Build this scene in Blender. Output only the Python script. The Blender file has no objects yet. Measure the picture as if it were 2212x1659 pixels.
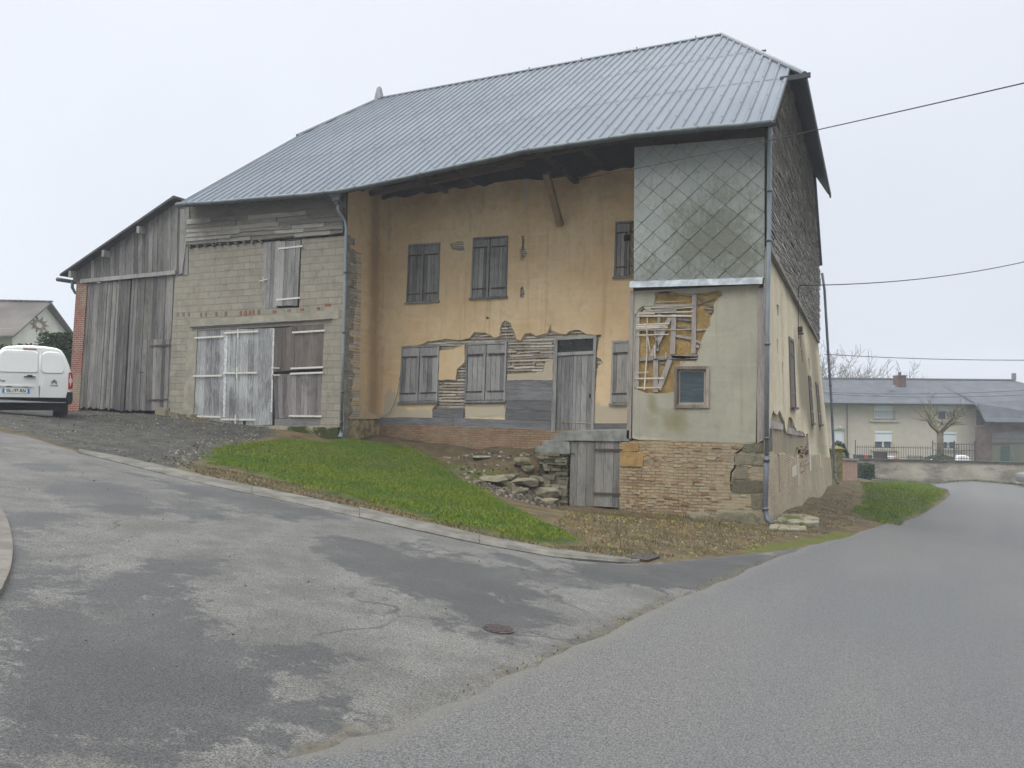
import bpy, bmesh, math, random
import numpy as np
from mathutils import Vector, Matrix, geometry, noise as mnoise

S = bpy.context.scene
random.seed(7); np.random.seed(7)
# ---------------------------------------------------------------- camera
CAM = Vector((2.24, -18.76, 1.6))
PITCH = math.radians(1.615); ROLL = math.radians(0.5); FPX = 1720.4
_f = Vector((-.4147, .91, 0)).normalized(); _r0 = Vector((.91, .4147, 0)).normalized()
FWD = (_f * math.cos(PITCH) + Vector((0, 0, math.sin(PITCH)))).normalized()
_u0 = _r0.cross(FWD)
RGT = _r0 * math.cos(ROLL) + _u0 * math.sin(ROLL)
UPV = _u0 * math.cos(ROLL) - _r0 * math.sin(ROLL)
cam = bpy.data.cameras.new('camera'); camo = bpy.data.objects.new('camera', cam)
S.collection.objects.link(camo)
cam.lens = 28; cam.sensor_width = 36; cam.clip_end = 1500; cam.clip_start = .05
camo.matrix_world = Matrix(((RGT.x, UPV.x, -FWD.x, CAM.x), (RGT.y, UPV.y, -FWD.y, CAM.y), (RGT.z, UPV.z, -FWD.z, CAM.z), (0, 0, 0, 1)))
S.camera = camo
# ---------------------------------------------------------------- world, sun, exposure
SUN_EL, SUN_AZ = math.radians(60), math.radians(205)     # azimuth measured from +Y clockwise
world = bpy.data.worlds.new('World'); S.world = world; world.use_nodes = True
nt = world.node_tree; nt.nodes.clear()
def _n(t): return nt.nodes.new(t)
out = _n('ShaderNodeOutputWorld'); bg = _n('ShaderNodeBackground'); nt.links.new(bg.outputs[0], out.inputs[0])
sky = _n('ShaderNodeTexSky'); sky.sky_type = 'NISHITA'; sky.sun_disc = False
sky.sun_elevation = SUN_EL; sky.sun_rotation = SUN_AZ; sky.dust_density = 5; sky.air_density = 1
# overcast veil: pale cloud, brighter towards the zenith
tc = _n('ShaderNodeTexCoord'); sep = _n('ShaderNodeSeparateXYZ'); nt.links.new(tc.outputs['Generated'], sep.inputs[0])
rp = _n('ShaderNodeValToRGB'); nt.links.new(sep.outputs['Z'], rp.inputs[0])
el = rp.color_ramp.elements
el[0].position = 0; el[0].color = (.073, .078, .086, 1)
el[1].position = 1; el[1].color = (.50, .515, .53, 1)
e = el.new(.12); e.color = (.0805, .0855, .0935, 1)
e = el.new(.46); e.color = (.089, .093, .101, 1)
e = el.new(.62); e.color = (.27, .28, .295, 1)
sc_ = _n('ShaderNodeVectorMath'); sc_.operation = 'SCALE'; sc_.inputs['Scale'].default_value = 100
nt.links.new(rp.outputs[0], sc_.inputs[0])
# soft cloud mottling
no = _n('ShaderNodeTexNoise'); no.inputs['Scale'].default_value = 1.6; no.inputs['Detail'].default_value = 3
nt.links.new(tc.outputs['Generated'], no.inputs['Vector'])
mr = _n('ShaderNodeMapRange'); mr.inputs[1].default_value = .3; mr.inputs[2].default_value = .7; mr.inputs[3].default_value = .95; mr.inputs[4].default_value = 1.05
nt.links.new(no.outputs[0], mr.inputs[0])
sc2 = _n('ShaderNodeVectorMath'); sc2.operation = 'SCALE'; nt.links.new(sc_.outputs[0], sc2.inputs[0]); nt.links.new(mr.outputs[0], sc2.inputs['Scale'])
dt = _n('ShaderNodeVectorMath'); dt.operation = 'DOT_PRODUCT'; nt.links.new(tc.outputs['Generated'], dt.inputs[0]); dt.inputs[1].default_value = (-.91, -.41, 0)
mr2 = _n('ShaderNodeMapRange'); mr2.inputs[1].default_value = -.6; mr2.inputs[2].default_value = .6; mr2.inputs[3].default_value = .93; mr2.inputs[4].default_value = 1.07
nt.links.new(dt.outputs['Value'], mr2.inputs[0])
sc3 = _n('ShaderNodeVectorMath'); sc3.operation = 'SCALE'; nt.links.new(sc2.outputs[0], sc3.inputs[0]); nt.links.new(mr2.outputs[0], sc3.inputs['Scale']); sc2 = sc3
# added dimming of the unseen sky behind the viewer, deepens shade under the eaves
dt2 = _n('ShaderNodeVectorMath'); dt2.operation = 'DOT_PRODUCT'; nt.links.new(tc.outputs['Generated'], dt2.inputs[0]); dt2.inputs[1].default_value = (.4147, -.91, 0)
mr3 = _n('ShaderNodeMapRange'); mr3.inputs[1].default_value = .05; mr3.inputs[2].default_value = .85; mr3.inputs[3].default_value = 1; mr3.inputs[4].default_value = .6
nt.links.new(dt2.outputs['Value'], mr3.inputs[0])
sc4 = _n('ShaderNodeVectorMath'); sc4.operation = 'SCALE'; nt.links.new(sc2.outputs[0], sc4.inputs[0]); nt.links.new(mr3.outputs[0], sc4.inputs['Scale']); sc2 = sc4
mx = _n('ShaderNodeMix'); mx.data_type = 'RGBA'; mx.inputs[0].default_value = .93
nt.links.new(sky.outputs[0], mx.inputs[6]); nt.links.new(sc2.outputs[0], mx.inputs[7])
nt.links.new(mx.outputs[2], bg.inputs[0]); bg.inputs[1].default_value = .1
sun = bpy.data.lights.new('sun', 'SUN'); sun.energy = 1.5; sun.angle = math.radians(40); sun.color = (1, .97, .92)
suno = bpy.data.objects.new('sun', sun); S.collection.objects.link(suno)
_sd = Vector((math.sin(SUN_AZ) * math.cos(SUN_EL), math.cos(SUN_AZ) * math.cos(SUN_EL), math.sin(SUN_EL)))
suno.rotation_euler = _sd.to_track_quat('Z', 'Y').to_euler()
S.view_settings.view_transform = 'Standard'; S.view_settings.look = 'None'
S.view_settings.exposure = 0; S.view_settings.gamma = 1
S.render.engine = 'CYCLES'
S.cycles.max_bounces = 6; S.cycles.diffuse_bounces = 3; S.cycles.glossy_bounces = 3; S.cycles.volume_bounces = 0
S.cycles.use_denoising = True; S.cycles.denoiser = 'OPENIMAGEDENOISE'; S.cycles.denoising_input_passes = 'RGB_ALBEDO_NORMAL'; S.cycles.denoising_prefilter = 'ACCURATE'
# ---------------------------------------------------------------- rays of the picture onto real planes
def ray(u, v): return FWD + RGT * ((u - 1106) / FPX) - UPV * ((v - 829.5) / FPX)
def PY(u, v, y0=0.0):
    r = ray(u, v); t = (y0 - CAM.y) / r.y; p = CAM + r * t; return (p.x, p.z)
def PXp(u, v, x0=0.0):
    r = ray(u, v); t = (x0 - CAM.x) / r.x; p = CAM + r * t; return (p.y, p.z)
def W(xc, zc, z=0.0): return Vector((CAM.x + .91 * xc - .4147 * zc, CAM.y + .4147 * xc + .91 * zc, z))
def PD(u, v, zc):
    r = ray(u, v); h = r.dot(_f); p = CAM + r * (zc / h)
    return ((p - CAM).dot(_r0), p.z)
# ---------------------------------------------------------------- terrain
def plane(X, Y): return -.1099 * (X - 2.24) - .0665 * (Y + 18.76)
_cp = []
def cw(X, Y, z=None):
    b = 6 * np.tanh(plane(X, Y) / 6); _cp.append((X, Y, 0 if z is None else z - b))
def cc(xc, zc, z=None):
    p = W(xc, zc); cw(p.x, p.y, z)
for a in [(0, 2), (-3, 4), (3, 4), (0, 6), (-5, 7), (5, 7), (0, 9.5), (-6, 11), (6, 11), (2, 12), (-2.5, 12.5), (9, 14), (-8.5, 13.5), (12, 18), (14, 22), (-12, 14), (0, -8), (-10, -5), (10, -5), (-1.98, 16.5), (-5.5, 15), (4, 15)]: cc(*a)
for a in [(-11.45, -.2, .63), (-13, -.2, .8), (-14.8, 0, .93), (-16.5, 0, 1.08), (-18.5, 0, 1.2), (-20.5, 0, 1.25), (-23.2, 0, 1.31), (-21, -3, 1.25),
          (-17, -2.5, 1.0), (-14, -2.5, .72),
          (-11.7, -.7, .52), (-8.8, .38, .22), (-8.8, 1.9, .42), (-10.8, 1.9, .6), (-7, 1.9, .42), (-6, 1.9, .46), (-5.9, .3, .34), (-6.6, .2, .3), (-5.8, -1.4, -.36), (-6.8, -1.2, -.02),
          (-4.9, -.15, -.86), (-4.0, -.15, -.86), (-3.2, -.15, -.88), (-4.4, -1.2, -.82), (-2, -.2, -.92), (0, -.1, -1.0), (.4, 4.2, -1.12), (.5, 9, -1.28), (.65, 17.4, -1.56),
          (-8, 20, 0), (-18, 20, 1), (1.5, 1.5, -1.13)]: cw(*a)
for a in [(-11.5, 20, 1.17), (11.02, 26, -1.57), (15.3, 36, -1.69), (20.7, 38, -2.31), (11.35, 24, -1.86), (23.7, 52, -2.95), (31, 48, -2.9), (45, 46, -3), (38, 38, -2.75), (24, 30, -2.45),
          (30, 70, -2.7), (15, 70, -2.5), (45, 80, -2.8), (20, 58, -2.7), (-20, 30, 1.5), (-35, 55, 2.5), (-35, 40, 2), (-20, 60, 2), (-45, 20, 2), (-18, 19, 1.4), (-14, 22, 1.25), (-11.5, 22.5, 1.2), (-15.5, 28, 1.3)]: cc(*a)
_CP = np.array(_cp)
def T(X, Y):
    X = np.asarray(X, float); Y = np.asarray(Y, float)
    d2 = (X[..., None] - _CP[:, 0]) ** 2 + (Y[..., None] - _CP[:, 1]) ** 2
    w = 1 / (d2 + .12) ** 2
    return 6 * np.tanh(plane(X, Y) / 6) + (w * _CP[:, 2]).sum(-1) / w.sum(-1)
def t1(X, Y): return float(T(X, Y))
def PG(u, v):
    r = ray(u, v); ts = np.concatenate([np.arange(2, 40, .05), np.arange(40, 160, .25)])
    X = CAM.x + r.x * ts; Y = CAM.y + r.y * ts; Z = CAM.z + r.z * ts
    b = np.nonzero(Z < T(X, Y))[0]
    i = b[0] if len(b) else len(ts) - 1
    return (float(X[i]), float(Y[i]))
def PGs(pts, f=None): return [PG(*(f(*p) if f else p)) for p in pts]
# ---------------------------------------------------------------- objects
COL = S.collection
def tag(o, label=None, cat=None, group=None, kind=None):
    if label: o['label'] = label
    if cat: o['category'] = cat
    if group: o['group'] = group
    if kind: o['kind'] = kind
    return o
def empty(name, loc, label, cat, group=None, rz=0):
    o = bpy.data.objects.new(name, None); COL.objects.link(o); o.location = loc; o.rotation_euler.z = rz
    o.empty_display_size = .2
    return tag(o, label, cat, group)
def link(name, me, mat, parent=None, local=False):
    o = bpy.data.objects.new(name, me); COL.objects.link(o)
    for m in (mat if isinstance(mat, (list, tuple)) else [mat]):
        if m: me.materials.append(m)
    if parent:
        o.parent = parent
        if not local:
            o.matrix_parent_inverse = rootmat(parent).inverted()   # mesh given in world space
    return o
def rootmat(p):
    m = p.matrix_basis.copy()
    if p.parent: m = rootmat(p.parent) @ p.matrix_parent_inverse @ m
    return m
class MB:
    """collects shapes that become ONE mesh"""
    def __init__(s): s.v = []; s.f = []; s.t = []; s.m = []; s.g = []
    def add(s, vs, fs, tint=None, mi=0):
        k = len(s.v); s.g.append((k, len(s.f))); s.v += [tuple(p) for p in vs]
        t = random.random() if tint is None else tint
        for f in fs: s.f.append(tuple(k + i for i in f)); s.t.append(t); s.m.append(mi)
    def box(s, c, d, R=None, tint=None, mi=0):
        c = Vector(c); x, y, z = d[0] / 2, d[1] / 2, d[2] / 2
        vs = [Vector(((-x, x)[i & 1], (-y, y)[i >> 1 & 1], (-z, z)[i >> 2 & 1])) for i in range(8)]
        if R is not None: vs = [R @ p for p in vs]
        s.add([p + c for p in vs], [(0, 2, 3, 1), (4, 5, 7, 6), (0, 1, 5, 4), (2, 6, 7, 3), (0, 4, 6, 2), (1, 3, 7, 5)], tint, mi)
    def beam(s, p0, p1, w, d, up=(0, 0, 1), tint=None, mi=0):
        p0 = Vector(p0); p1 = Vector(p1); z = (p1 - p0); L = z.length; z.normalize(); up = Vector(up)
        x = up.cross(z)
        if x.length < 1e-4: x = Vector((1, 0, 0)).cross(z)
        x.normalize(); y = z.cross(x)
        s.box((p0 + p1) / 2, (w, d, L), Matrix((x, y, z)).transposed(), tint, mi)
    def prism(s, pts, fn, d0, d1, tint=None, mi=0):
        n = len(pts)
        a = sum(pts[i][0] * pts[(i + 1) % n][1] - pts[(i + 1) % n][0] * pts[i][1] for i in range(n))
        if a < 0: pts = pts[::-1]
        vs = [fn(p[0], p[1], d1) for p in pts] + [fn(p[0], p[1], d0) for p in pts]
        s.add(vs, [tuple(range(n)), tuple(range(2 * n - 1, n - 1, -1))] + [(i, n + i, n + (i + 1) % n, (i + 1) % n) for i in range(n)], tint, mi)
    def tube(s, pts, r, n=8, tint=None, mi=0, caps=True):
        pts = [Vector(p) for p in pts]; rs = r if isinstance(r, (list, tuple)) else [r] * len(pts)
        vs = []; fs = []; prev = None
        for i, p in enumerate(pts):
            d = (pts[min(i + 1, len(pts) - 1)] - pts[max(i - 1, 0)]).normalized()
            x = prev - d * prev.dot(d) if prev else (Vector((0, 0, 1)).cross(d) if abs(d.z) < .9 else Vector((1, 0, 0)).cross(d))
            x.normalize(); prev = x; y = d.cross(x)
            for k in range(n):
                a = 2 * math.pi * k / n; vs.append(p + (x * math.cos(a) + y * math.sin(a)) * rs[i])
        for i in range(len(pts) - 1):
            for k in range(n): fs.append((i * n + k, i * n + (k + 1) % n, (i + 1) * n + (k + 1) % n, (i + 1) * n + k))
        if caps: fs += [tuple(range(n - 1, -1, -1)), tuple((len(pts) - 1) * n + k for k in range(n))]
        s.add(vs, fs, tint, mi)
    def mesh(s, name, smooth=False):
        me = bpy.data.meshes.new(name); me.from_pydata(s.v, [], s.f); me.update()
        a = me.attributes.new('tint', 'FLOAT', 'FACE'); a.data.foreach_set('value', s.t)
        me.polygons.foreach_set('material_index', s.m)
        if smooth: me.polygons.foreach_set('use_smooth', [True] * len(me.polygons))
        return me
    def build(s, name, mat, parent=None, smooth=False, bevel=0):
        o = link(name, s.mesh(name, smooth), mat, parent)
        if bevel:
            b = o.modifiers.new('bevel', 'BEVEL'); b.width = bevel; b.segments = 1; b.limit_method = 'ANGLE'
        return o
def each(mb, name, mat, parent=None, smooth=False):
    """every shape in mb becomes a mesh of its own"""
    o = []
    for i, (v0, f0) in enumerate(mb.g):
        v1, f1 = mb.g[i + 1] if i + 1 < len(mb.g) else (len(mb.v), len(mb.f)); m = MB()
        m.v = mb.v[v0:v1]; m.f = [tuple(k - v0 for k in f) for f in mb.f[f0:f1]]; m.t = mb.t[f0:f1]; m.m = mb.m[f0:f1]; o.append(m.build(name, mat, parent, smooth))
    return o
def fY(y0): return lambda a, b, d: (a, y0 - d, b)
def lean(Y, Z): return .62 * (max(0, min(Y, 18)) / 17.4) * max(0, min(1, (5 - Z) / 6.5))
def fX(x0): return lambda a, b, d: (x0 + d + lean(a, b), a, b)
def inside(p, poly):
    x, y = p; c = False; j = len(poly) - 1
    for i in range(len(poly)):
        xi, yi = poly[i]; xj, yj = poly[j]
        if (yi > y) != (yj > y) and x < (xj - xi) * (y - yi) / (yj - yi) + xi: c = not c
        j = i
    return c
def inside_np(X, Y, poly):
    c = np.zeros(X.shape, bool); j = len(poly) - 1
    for i in range(len(poly)):
        xi, yi = poly[i]; xj, yj = poly[j]
        if yi != yj:
            c ^= ((yi > Y) != (yj > Y)) & (X < (xj - xi) * (Y - yi) / (yj - yi) + xi)
        j = i
    return c
def sdf_np(X, Y, poly):
    """signed distance, positive inside"""
    d = np.full(X.shape, 1e9); n = len(poly)
    for i in range(n):
        ax, ay = poly[i]; bx, by = poly[(i + 1) % n]; ex, ey = bx - ax, by - ay
        L = ex * ex + ey * ey + 1e-12
        t = np.clip(((X - ax) * ex + (Y - ay) * ey) / L, 0, 1)
        d = np.minimum(d, np.hypot(X - ax - t * ex, Y - ay - t * ey))
    return np.where(inside_np(X, Y, poly), d, -d)
def ragged(poly, step=.12, amp=.04, seed=0, closed=True):
    r = random.Random(seed); o = []
    n = len(poly)
    for i in range(n if closed else n - 1):
        a, b = poly[i], poly[(i + 1) % n]; L = math.hypot(b[0] - a[0], b[1] - a[1]); k = max(1, int(L / step))
        for j in range(k):
            t = j / k; w = amp if j or True else 0
            o.append((a[0] + (b[0] - a[0]) * t + r.uniform(-w, w), a[1] + (b[1] - a[1]) * t + r.uniform(-w, w)))
    return o if closed else o + [poly[-1]]
def cdt(outline, holes=(), step=0, extra=None):
    P = [Vector(p) for p in outline]; E = [(i, (i + 1) % len(outline)) for i in range(len(outline))]
    for h in holes:
        k = len(P); P += [Vector(p) for p in h]; E += [(k + i, k + (i + 1) % len(h)) for i in range(len(h))]
    if step:
        xs = [p[0] for p in outline]; ys = [p[1] for p in outline]
        gx, gy = np.meshgrid(np.arange(math.floor(min(xs) / step) * step, max(xs), step), np.arange(math.floor(min(ys) / step) * step, max(ys), step))
        gx = gx.ravel(); gy = gy.ravel()
        k = sdf_np(gx, gy, outline) > step * .3
        gx, gy = gx[k], gy[k]
        for h in holes:
            k = sdf_np(gx, gy, h) < -step * .2; gx, gy = gx[k], gy[k]
        P += [Vector((float(a), float(b))) for a, b in zip(gx, gy)]
    V, _, F, *_x = geometry.delaunay_2d_cdt(P, E, [], 0, 1e-6)
    V = [(v.x, v.y) for v in V]
    C = np.array([[sum(V[i][0] for i in f) / len(f), sum(V[i][1] for i in f) / len(f)] for f in F])
    k = inside_np(C[:, 0], C[:, 1], outline)
    for h in holes: k &= ~inside_np(C[:, 0], C[:, 1], h)
    F = [tuple(f) for f, q in zip(F, k) if q]
    return V, F
def inset(poly, dmin, dmax, seed=0):
    r = random.Random(seed); n = len(poly); s = 1 if sum(poly[i][0] * poly[(i + 1) % n][1] - poly[(i + 1) % n][0] * poly[i][1] for i in range(n)) > 0 else -1; o = []
    for i in range(n):
        a, b = poly[i - 1], poly[(i + 1) % n]; dx, dy = b[0] - a[0], b[1] - a[1]; L = math.hypot(dx, dy) + 1e-9; k = r.uniform(dmin, dmax) * s
        o.append((poly[i][0] - dy / L * k, poly[i][1] + dx / L * k))
    return o
def sheet(name, outline, holes, fn, th, mat, parent=None, step=0, attrs=None, back=0.0):
    V, F = cdt(outline, holes, step)
    n = len(V); vs = [fn(a, b, th) for a, b in V] + [fn(a, b, back) for a, b in V]
    cnt = {}; fs = []
    for f in F:
        a = sum(V[f[i]][0] * V[f[(i + 1) % len(f)]][1] - V[f[(i + 1) % len(f)]][0] * V[f[i]][1] for i in range(len(f)))
        if a < 0: f = f[::-1]
        fs.append(f)
        for i in range(len(f)): cnt[(f[i], f[(i + 1) % len(f)])] = 1
    if th != back:
        for (a, b) in list(cnt):
            if (b, a) not in cnt: fs.append((a, n + a, n + b, b))
    me = bpy.data.meshes.new(name); me.from_pydata([tuple(p) for p in vs], [], fs); me.update()
    XY = np.array(V + V)
    for k, fnc in (attrs or {}).items():
        at = me.attributes.new(k, 'FLOAT', 'POINT'); at.data.foreach_set('value', fnc(XY[:, 0], XY[:, 1]).astype(np.float32))
    return link(name, me, mat, parent)
def bilerp(q, s, t):   # q = TL,TR,BR,BL ; t downwards
    a = [q[0][i] + (q[1][i] - q[0][i]) * s for i in (0, 1)]; b = [q[3][i] + (q[2][i] - q[3][i]) * s for i in (0, 1)]
    return (a[0] + (b[0] - a[0]) * t, a[1] + (b[1] - a[1]) * t)
def planks(mb, q, n, fn, d0, d1, gap=.006, horiz=False, rag=0.0, jd=.004, seed=0, tint=None):
    r = random.Random(seed); w = [r.uniform(.7, 1.3) for _ in range(n)]; s = sum(w); c = 0
    L = math.hypot(q[1][0] - q[0][0], q[1][1] - q[0][1]) if not horiz else math.hypot(q[3][0] - q[0][0], q[3][1] - q[0][1])
    g = gap / L / 2
    for k in range(n):
        a = c / s + g; c += w[k]; b = c / s - g; j = r.uniform(-jd, jd)
        t0 = r.uniform(0, rag) * .4; t1_ = 1 - r.uniform(0, rag)
        if horiz: pts = [bilerp(q, t0, a), bilerp(q, t1_, a), bilerp(q, t1_, b), bilerp(q, t0, b)]
        else: pts = [bilerp(q, a, t0), bilerp(q, b, t0 + r.uniform(-.2, .2) * rag), bilerp(q, b, t1_ + r.uniform(-.2, .2) * rag), bilerp(q, a, t1_)]
        mb.prism(pts, fn, d0, d1 + j, r.random() if tint is None else tint + r.uniform(-.1, .1))
def rect(a0, b0, a1, b1): return [(a0, b1), (a1, b1), (a1, b0), (a0, b0)]
# ---------------------------------------------------------------- materials
class N:
    def __init__(s, name, rough=.9, spec=.25):
        s.m = bpy.data.materials.new(name); s.m.use_nodes = True; s.nt = s.m.node_tree; s.nt.nodes.clear()
        s.o = s.nt.nodes.new('ShaderNodeOutputMaterial'); s.p = s.nt.nodes.new('ShaderNodeBsdfPrincipled')
        s.nt.links.new(s.p.outputs[0], s.o.inputs[0]); s.p.inputs['Roughness'].default_value = rough
        s.p.inputs['Specular IOR Level'].default_value = spec
        s.co = s.nt.nodes.new('ShaderNodeTexCoord').outputs['Object']
    def L(s, a, b): s.nt.links.new(a, b)
    def put(s, v, i):
        if isinstance(v, bpy.types.NodeSocket): s.L(v, i)
        elif isinstance(v, (tuple, list)): i.default_value = tuple(v) + ((1,) if len(v) == 3 and len(i.default_value) == 4 else ())
        else: i.default_value = v
    def map(s, sc, vec=None, loc=(0, 0, 0), rot=(0, 0, 0)):
        n = s.nt.nodes.new('ShaderNodeMapping'); s.L(vec or s.co, n.inputs[0]); n.inputs['Scale'].default_value = sc; n.inputs['Location'].default_value = loc; n.inputs['Rotation'].default_value = rot
        return n.outputs[0]
    def swz(s, order):   # e.g. 'xz' -> (x, z, 0)
        a = s.nt.nodes.new('ShaderNodeSeparateXYZ'); s.L(s.co, a.inputs[0]); b = s.nt.nodes.new('ShaderNodeCombineXYZ')
        for i, ch in enumerate(order): s.L(a.outputs['xyz'.index(ch)], b.inputs[i])
        return b.outputs[0]
    def noise(s, scale, detail=4, rough=.55, vec=None, dist=0.0, col=False):
        n = s.nt.nodes.new('ShaderNodeTexNoise'); s.L(vec or s.co, n.inputs['Vector']); n.inputs['Scale'].default_value = scale
        n.inputs['Detail'].default_value = detail; n.inputs['Roughness'].default_value = rough; n.inputs['Distortion'].default_value = dist
        return n.outputs[1 if col else 0]
    def voro(s, scale, vec=None, feat='F1', out=0, rnd=1.0):
        n = s.nt.nodes.new('ShaderNodeTexVoronoi'); n.feature = feat; s.L(vec or s.co, n.inputs['Vector']); n.inputs['Scale'].default_value = scale; n.inputs['Randomness'].default_value = rnd
        return n.outputs[out]
    def math(s, op, a, b=0.0, clamp=False):
        n = s.nt.nodes.new('ShaderNodeMath'); n.operation = op; n.use_clamp = clamp; s.put(a, n.inputs[0]); s.put(b, n.inputs[1]); return n.outputs[0]
    def rng(s, v, a, b, c=0.0, d=1.0, smooth=True):
        n = s.nt.nodes.new('ShaderNodeMapRange'); n.interpolation_type = 'SMOOTHSTEP' if smooth else 'LINEAR'; n.clamp = True
        s.put(v, n.inputs[0]); n.inputs[1].default_value = a; n.inputs[2].default_value = b; n.inputs[3].default_value = c; n.inputs[4].default_value = d; return n.outputs[0]
    def mix(s, f, a, b, mode='MIX'):
        n = s.nt.nodes.new('ShaderNodeMix'); n.data_type = 'RGBA'; n.blend_type = mode; s.put(f, n.inputs[0]); s.put(a, n.inputs[6]); s.put(b, n.inputs[7]); return n.outputs[2]
    def ramp(s, f, stops):
        n = s.nt.nodes.new('ShaderNodeValToRGB'); s.put(f, n.inputs[0]); e = n.color_ramp.elements
        e[0].position, e[0].color = stops[0][0], tuple(stops[0][1]) + (1,); e[1].position, e[1].color = stops[-1][0], tuple(stops[-1][1]) + (1,)
        for p, c in stops[1:-1]: k = e.new(p); k.color = tuple(c) + (1,)
        return n.outputs[0]
    def attr(s, name):
        n = s.nt.nodes.new('ShaderNodeAttribute'); n.attribute_name = name; return n.outputs['Fac']
    def brick(s, vec, bw, bh, mortar, c1, c2, cm, off=.5, bias=0.0, smooth=.1):
        n = s.nt.nodes.new('ShaderNodeTexBrick'); s.L(vec, n.inputs['Vector']); n.offset = off
        s.put(c1, n.inputs['Color1']); s.put(c2, n.inputs['Color2']); s.put(cm, n.inputs['Mortar'])
        n.inputs['Scale'].default_value = 1; n.inputs['Mortar Size'].default_value = mortar; n.inputs['Mortar Smooth'].default_value = smooth
        n.inputs['Bias'].default_value = bias; n.inputs['Brick Width'].default_value = bw; n.inputs['Row Height'].default_value = bh
        return n.outputs[0], n.outputs[1]
    def warp(s, vec, scale, amt):
        c = s.noise(scale, 2, col=True)
        n = s.nt.nodes.new('ShaderNodeVectorMath'); n.operation = 'SUBTRACT'; s.L(c, n.inputs[0]); n.inputs[1].default_value = (.5, .5, .5)
        m = s.nt.nodes.new('ShaderNodeVectorMath'); m.operation = 'MULTIPLY_ADD'; s.L(n.outputs[0], m.inputs[0]); m.inputs[1].default_value = (amt,) * 3; s.L(vec, m.inputs[2]); return m.outputs[0]
    def done(s, col, bump=None, bs=.5, bd=.02, rough=None, metal=None):
        s.put(col, s.p.inputs['Base Color'])
        if bump is not None:
            b = s.nt.nodes.new('ShaderNodeBump'); b.inputs['Strength'].default_value = bs; b.inputs['Distance'].default_value = bd; s.L(bump, b.inputs['Height']); s.L(b.outputs[0], s.p.inputs['Normal'])
        if rough is not None: s.put(rough, s.p.inputs['Roughness'])
        if metal is not None: s.p.inputs['Metallic'].default_value = metal
        return s.m
def plain(name, col, rough=.8, spec=.3, metal=0, var=.15, sc=6, bump=.2):
    n = N(name, rough, spec); f = n.noise(sc, 5)
    return n.done(n.mix(n.rng(f, .3, .7), tuple(c * (1 - var) for c in col), tuple(min(1, c * (1 + var)) for c in col)), n.noise(sc * 8, 3), bump, .004, metal=metal)
def wood(name, dark, light, axis='z', moss=0.0, paint=0.0):
    """weathered boards; grain runs along axis"""
    n = N(name, .88, .2)
    scl = {'z': (14, 14, .7), 'x': (.7, 14, 14), 'y': (14, .7, 14)}[axis]
    fine = n.noise(3.2, 6, .7, n.map(scl)); broad = n.noise(.55, 3, .5, n.map(tuple(a ** .5 for a in scl)))
    t = n.attr('tint')
    f = n.math('ADD', n.math('MULTIPLY', fine, .62), n.math('ADD', n.math('MULTIPLY', t, .26), n.math('MULTIPLY', broad, .34)))
    c = n.mix(n.rng(f, .36, .86), dark, light)
    crack = n.rng(n.noise(7, 4, .65, n.map(scl)), .57, .70)
    c = n.mix(n.rng(n.noise(1.7, 5, .7, n.map(tuple(a ** .35 for a in scl), loc=(4, 2, 7))), .5, .72, 0, .5), c, tuple(v * .6 for v in dark))
    c = n.mix(n.math('MULTIPLY', crack, .75), c, tuple(v * .28 for v in dark))
    if moss:
        k = n.rng(n.noise(1.4, 5, .6), .5, .72); c = n.mix(n.math('MULTIPLY', k, moss), c, (.09, .10, .035))
    if paint:
        k = n.rng(n.math('ADD', n.noise(5, 5, .7, n.map(scl)), n.math('MULTIPLY', n.noise(.8, 2), .55)), .74, .86); c = n.mix(n.math('MULTIPLY', k, paint), c, (.52, .54, .52))
    return n.done(c, fine, .6, .012)
# ================================================================ GROUND
c6 = lambda x, y: (719 + .4251 * x, 1106 + .4251 * y)
c5 = lambda x, y: (x * .4668, 885 + .4668 * y)
GRASS1 = ragged(PGs([(428, 985), (455, 968), (520, 957), (640, 951), (760, 950), (850, 960), (905, 972), (945, 992), (985, 1022), (1050, 1060), (1120, 1098), (1190, 1130), (1255, 1160), (1262, 1175), (1200, 1180), (1120, 1168), (1000, 1140), (880, 1110), (760, 1080), (640, 1052), (540, 1022), (450, 1003)]), .25, .07, 1)
GRASS2 = ragged(PGs([(1856, 1043), (1900, 1041), (1960, 1044), (2020, 1050), (2045, 1062), (2040, 1078), (2010, 1100), (1960, 1125), (1925, 1135), (1900, 1132), (1870, 1122), (1835, 1108), (1850, 1090), (1862, 1070)]), .4, .08, 2)
YARD = PGs([(0, 925), (60, 938), (120, 958), (200, 983), (300, 1003), (400, 1012), (440, 990), (500, 962), (560, 948), (600, 935), (560, 915), (420, 916), (360, 896), (170, 888), (100, 897), (-80, 900)])
LITTER = PGs([(1190, 1130), (1240, 1110), (1330, 1098), (1500, 1105), (1620, 1135), (1690, 1160), (1640, 1185), (1500, 1205), (1400, 1210), (1300, 1200), (1255, 1170)])
MOSS = [PGs(p) for p in ([(1590, 1190), (1640, 1178), (1720, 1165), (1790, 1152), (1850, 1148), (1840, 1160), (1760, 1175), (1690, 1190), (1620, 1196)],
                         [(1410, 1098), (1470, 1092), (1550, 1100), (1540, 1110), (1460, 1112)], [(935, 985), (985, 1000), (1060, 1015), (1120, 1035), (1090, 1050), (1030, 1040), (980, 1018)],
                         [(1355, 1198), (1390, 1193), (1405, 1200), (1380, 1207), (1360, 1206)])]
def ax(lo, a, b, hi, st, g=1.25, mid=0):
    o = list(np.arange(a, b, st)); x = b; s = st
    if mid: m_ = list(np.arange(b, mid, .5)); o += m_; x = m_[-1] + .5; s = .5
    while x < hi: o.append(x); s *= g; x += s
    x = a; s = st; l = []
    while x > lo: s *= g; x -= s; l.append(x)
    return np.array(l[::-1] + o)
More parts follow.
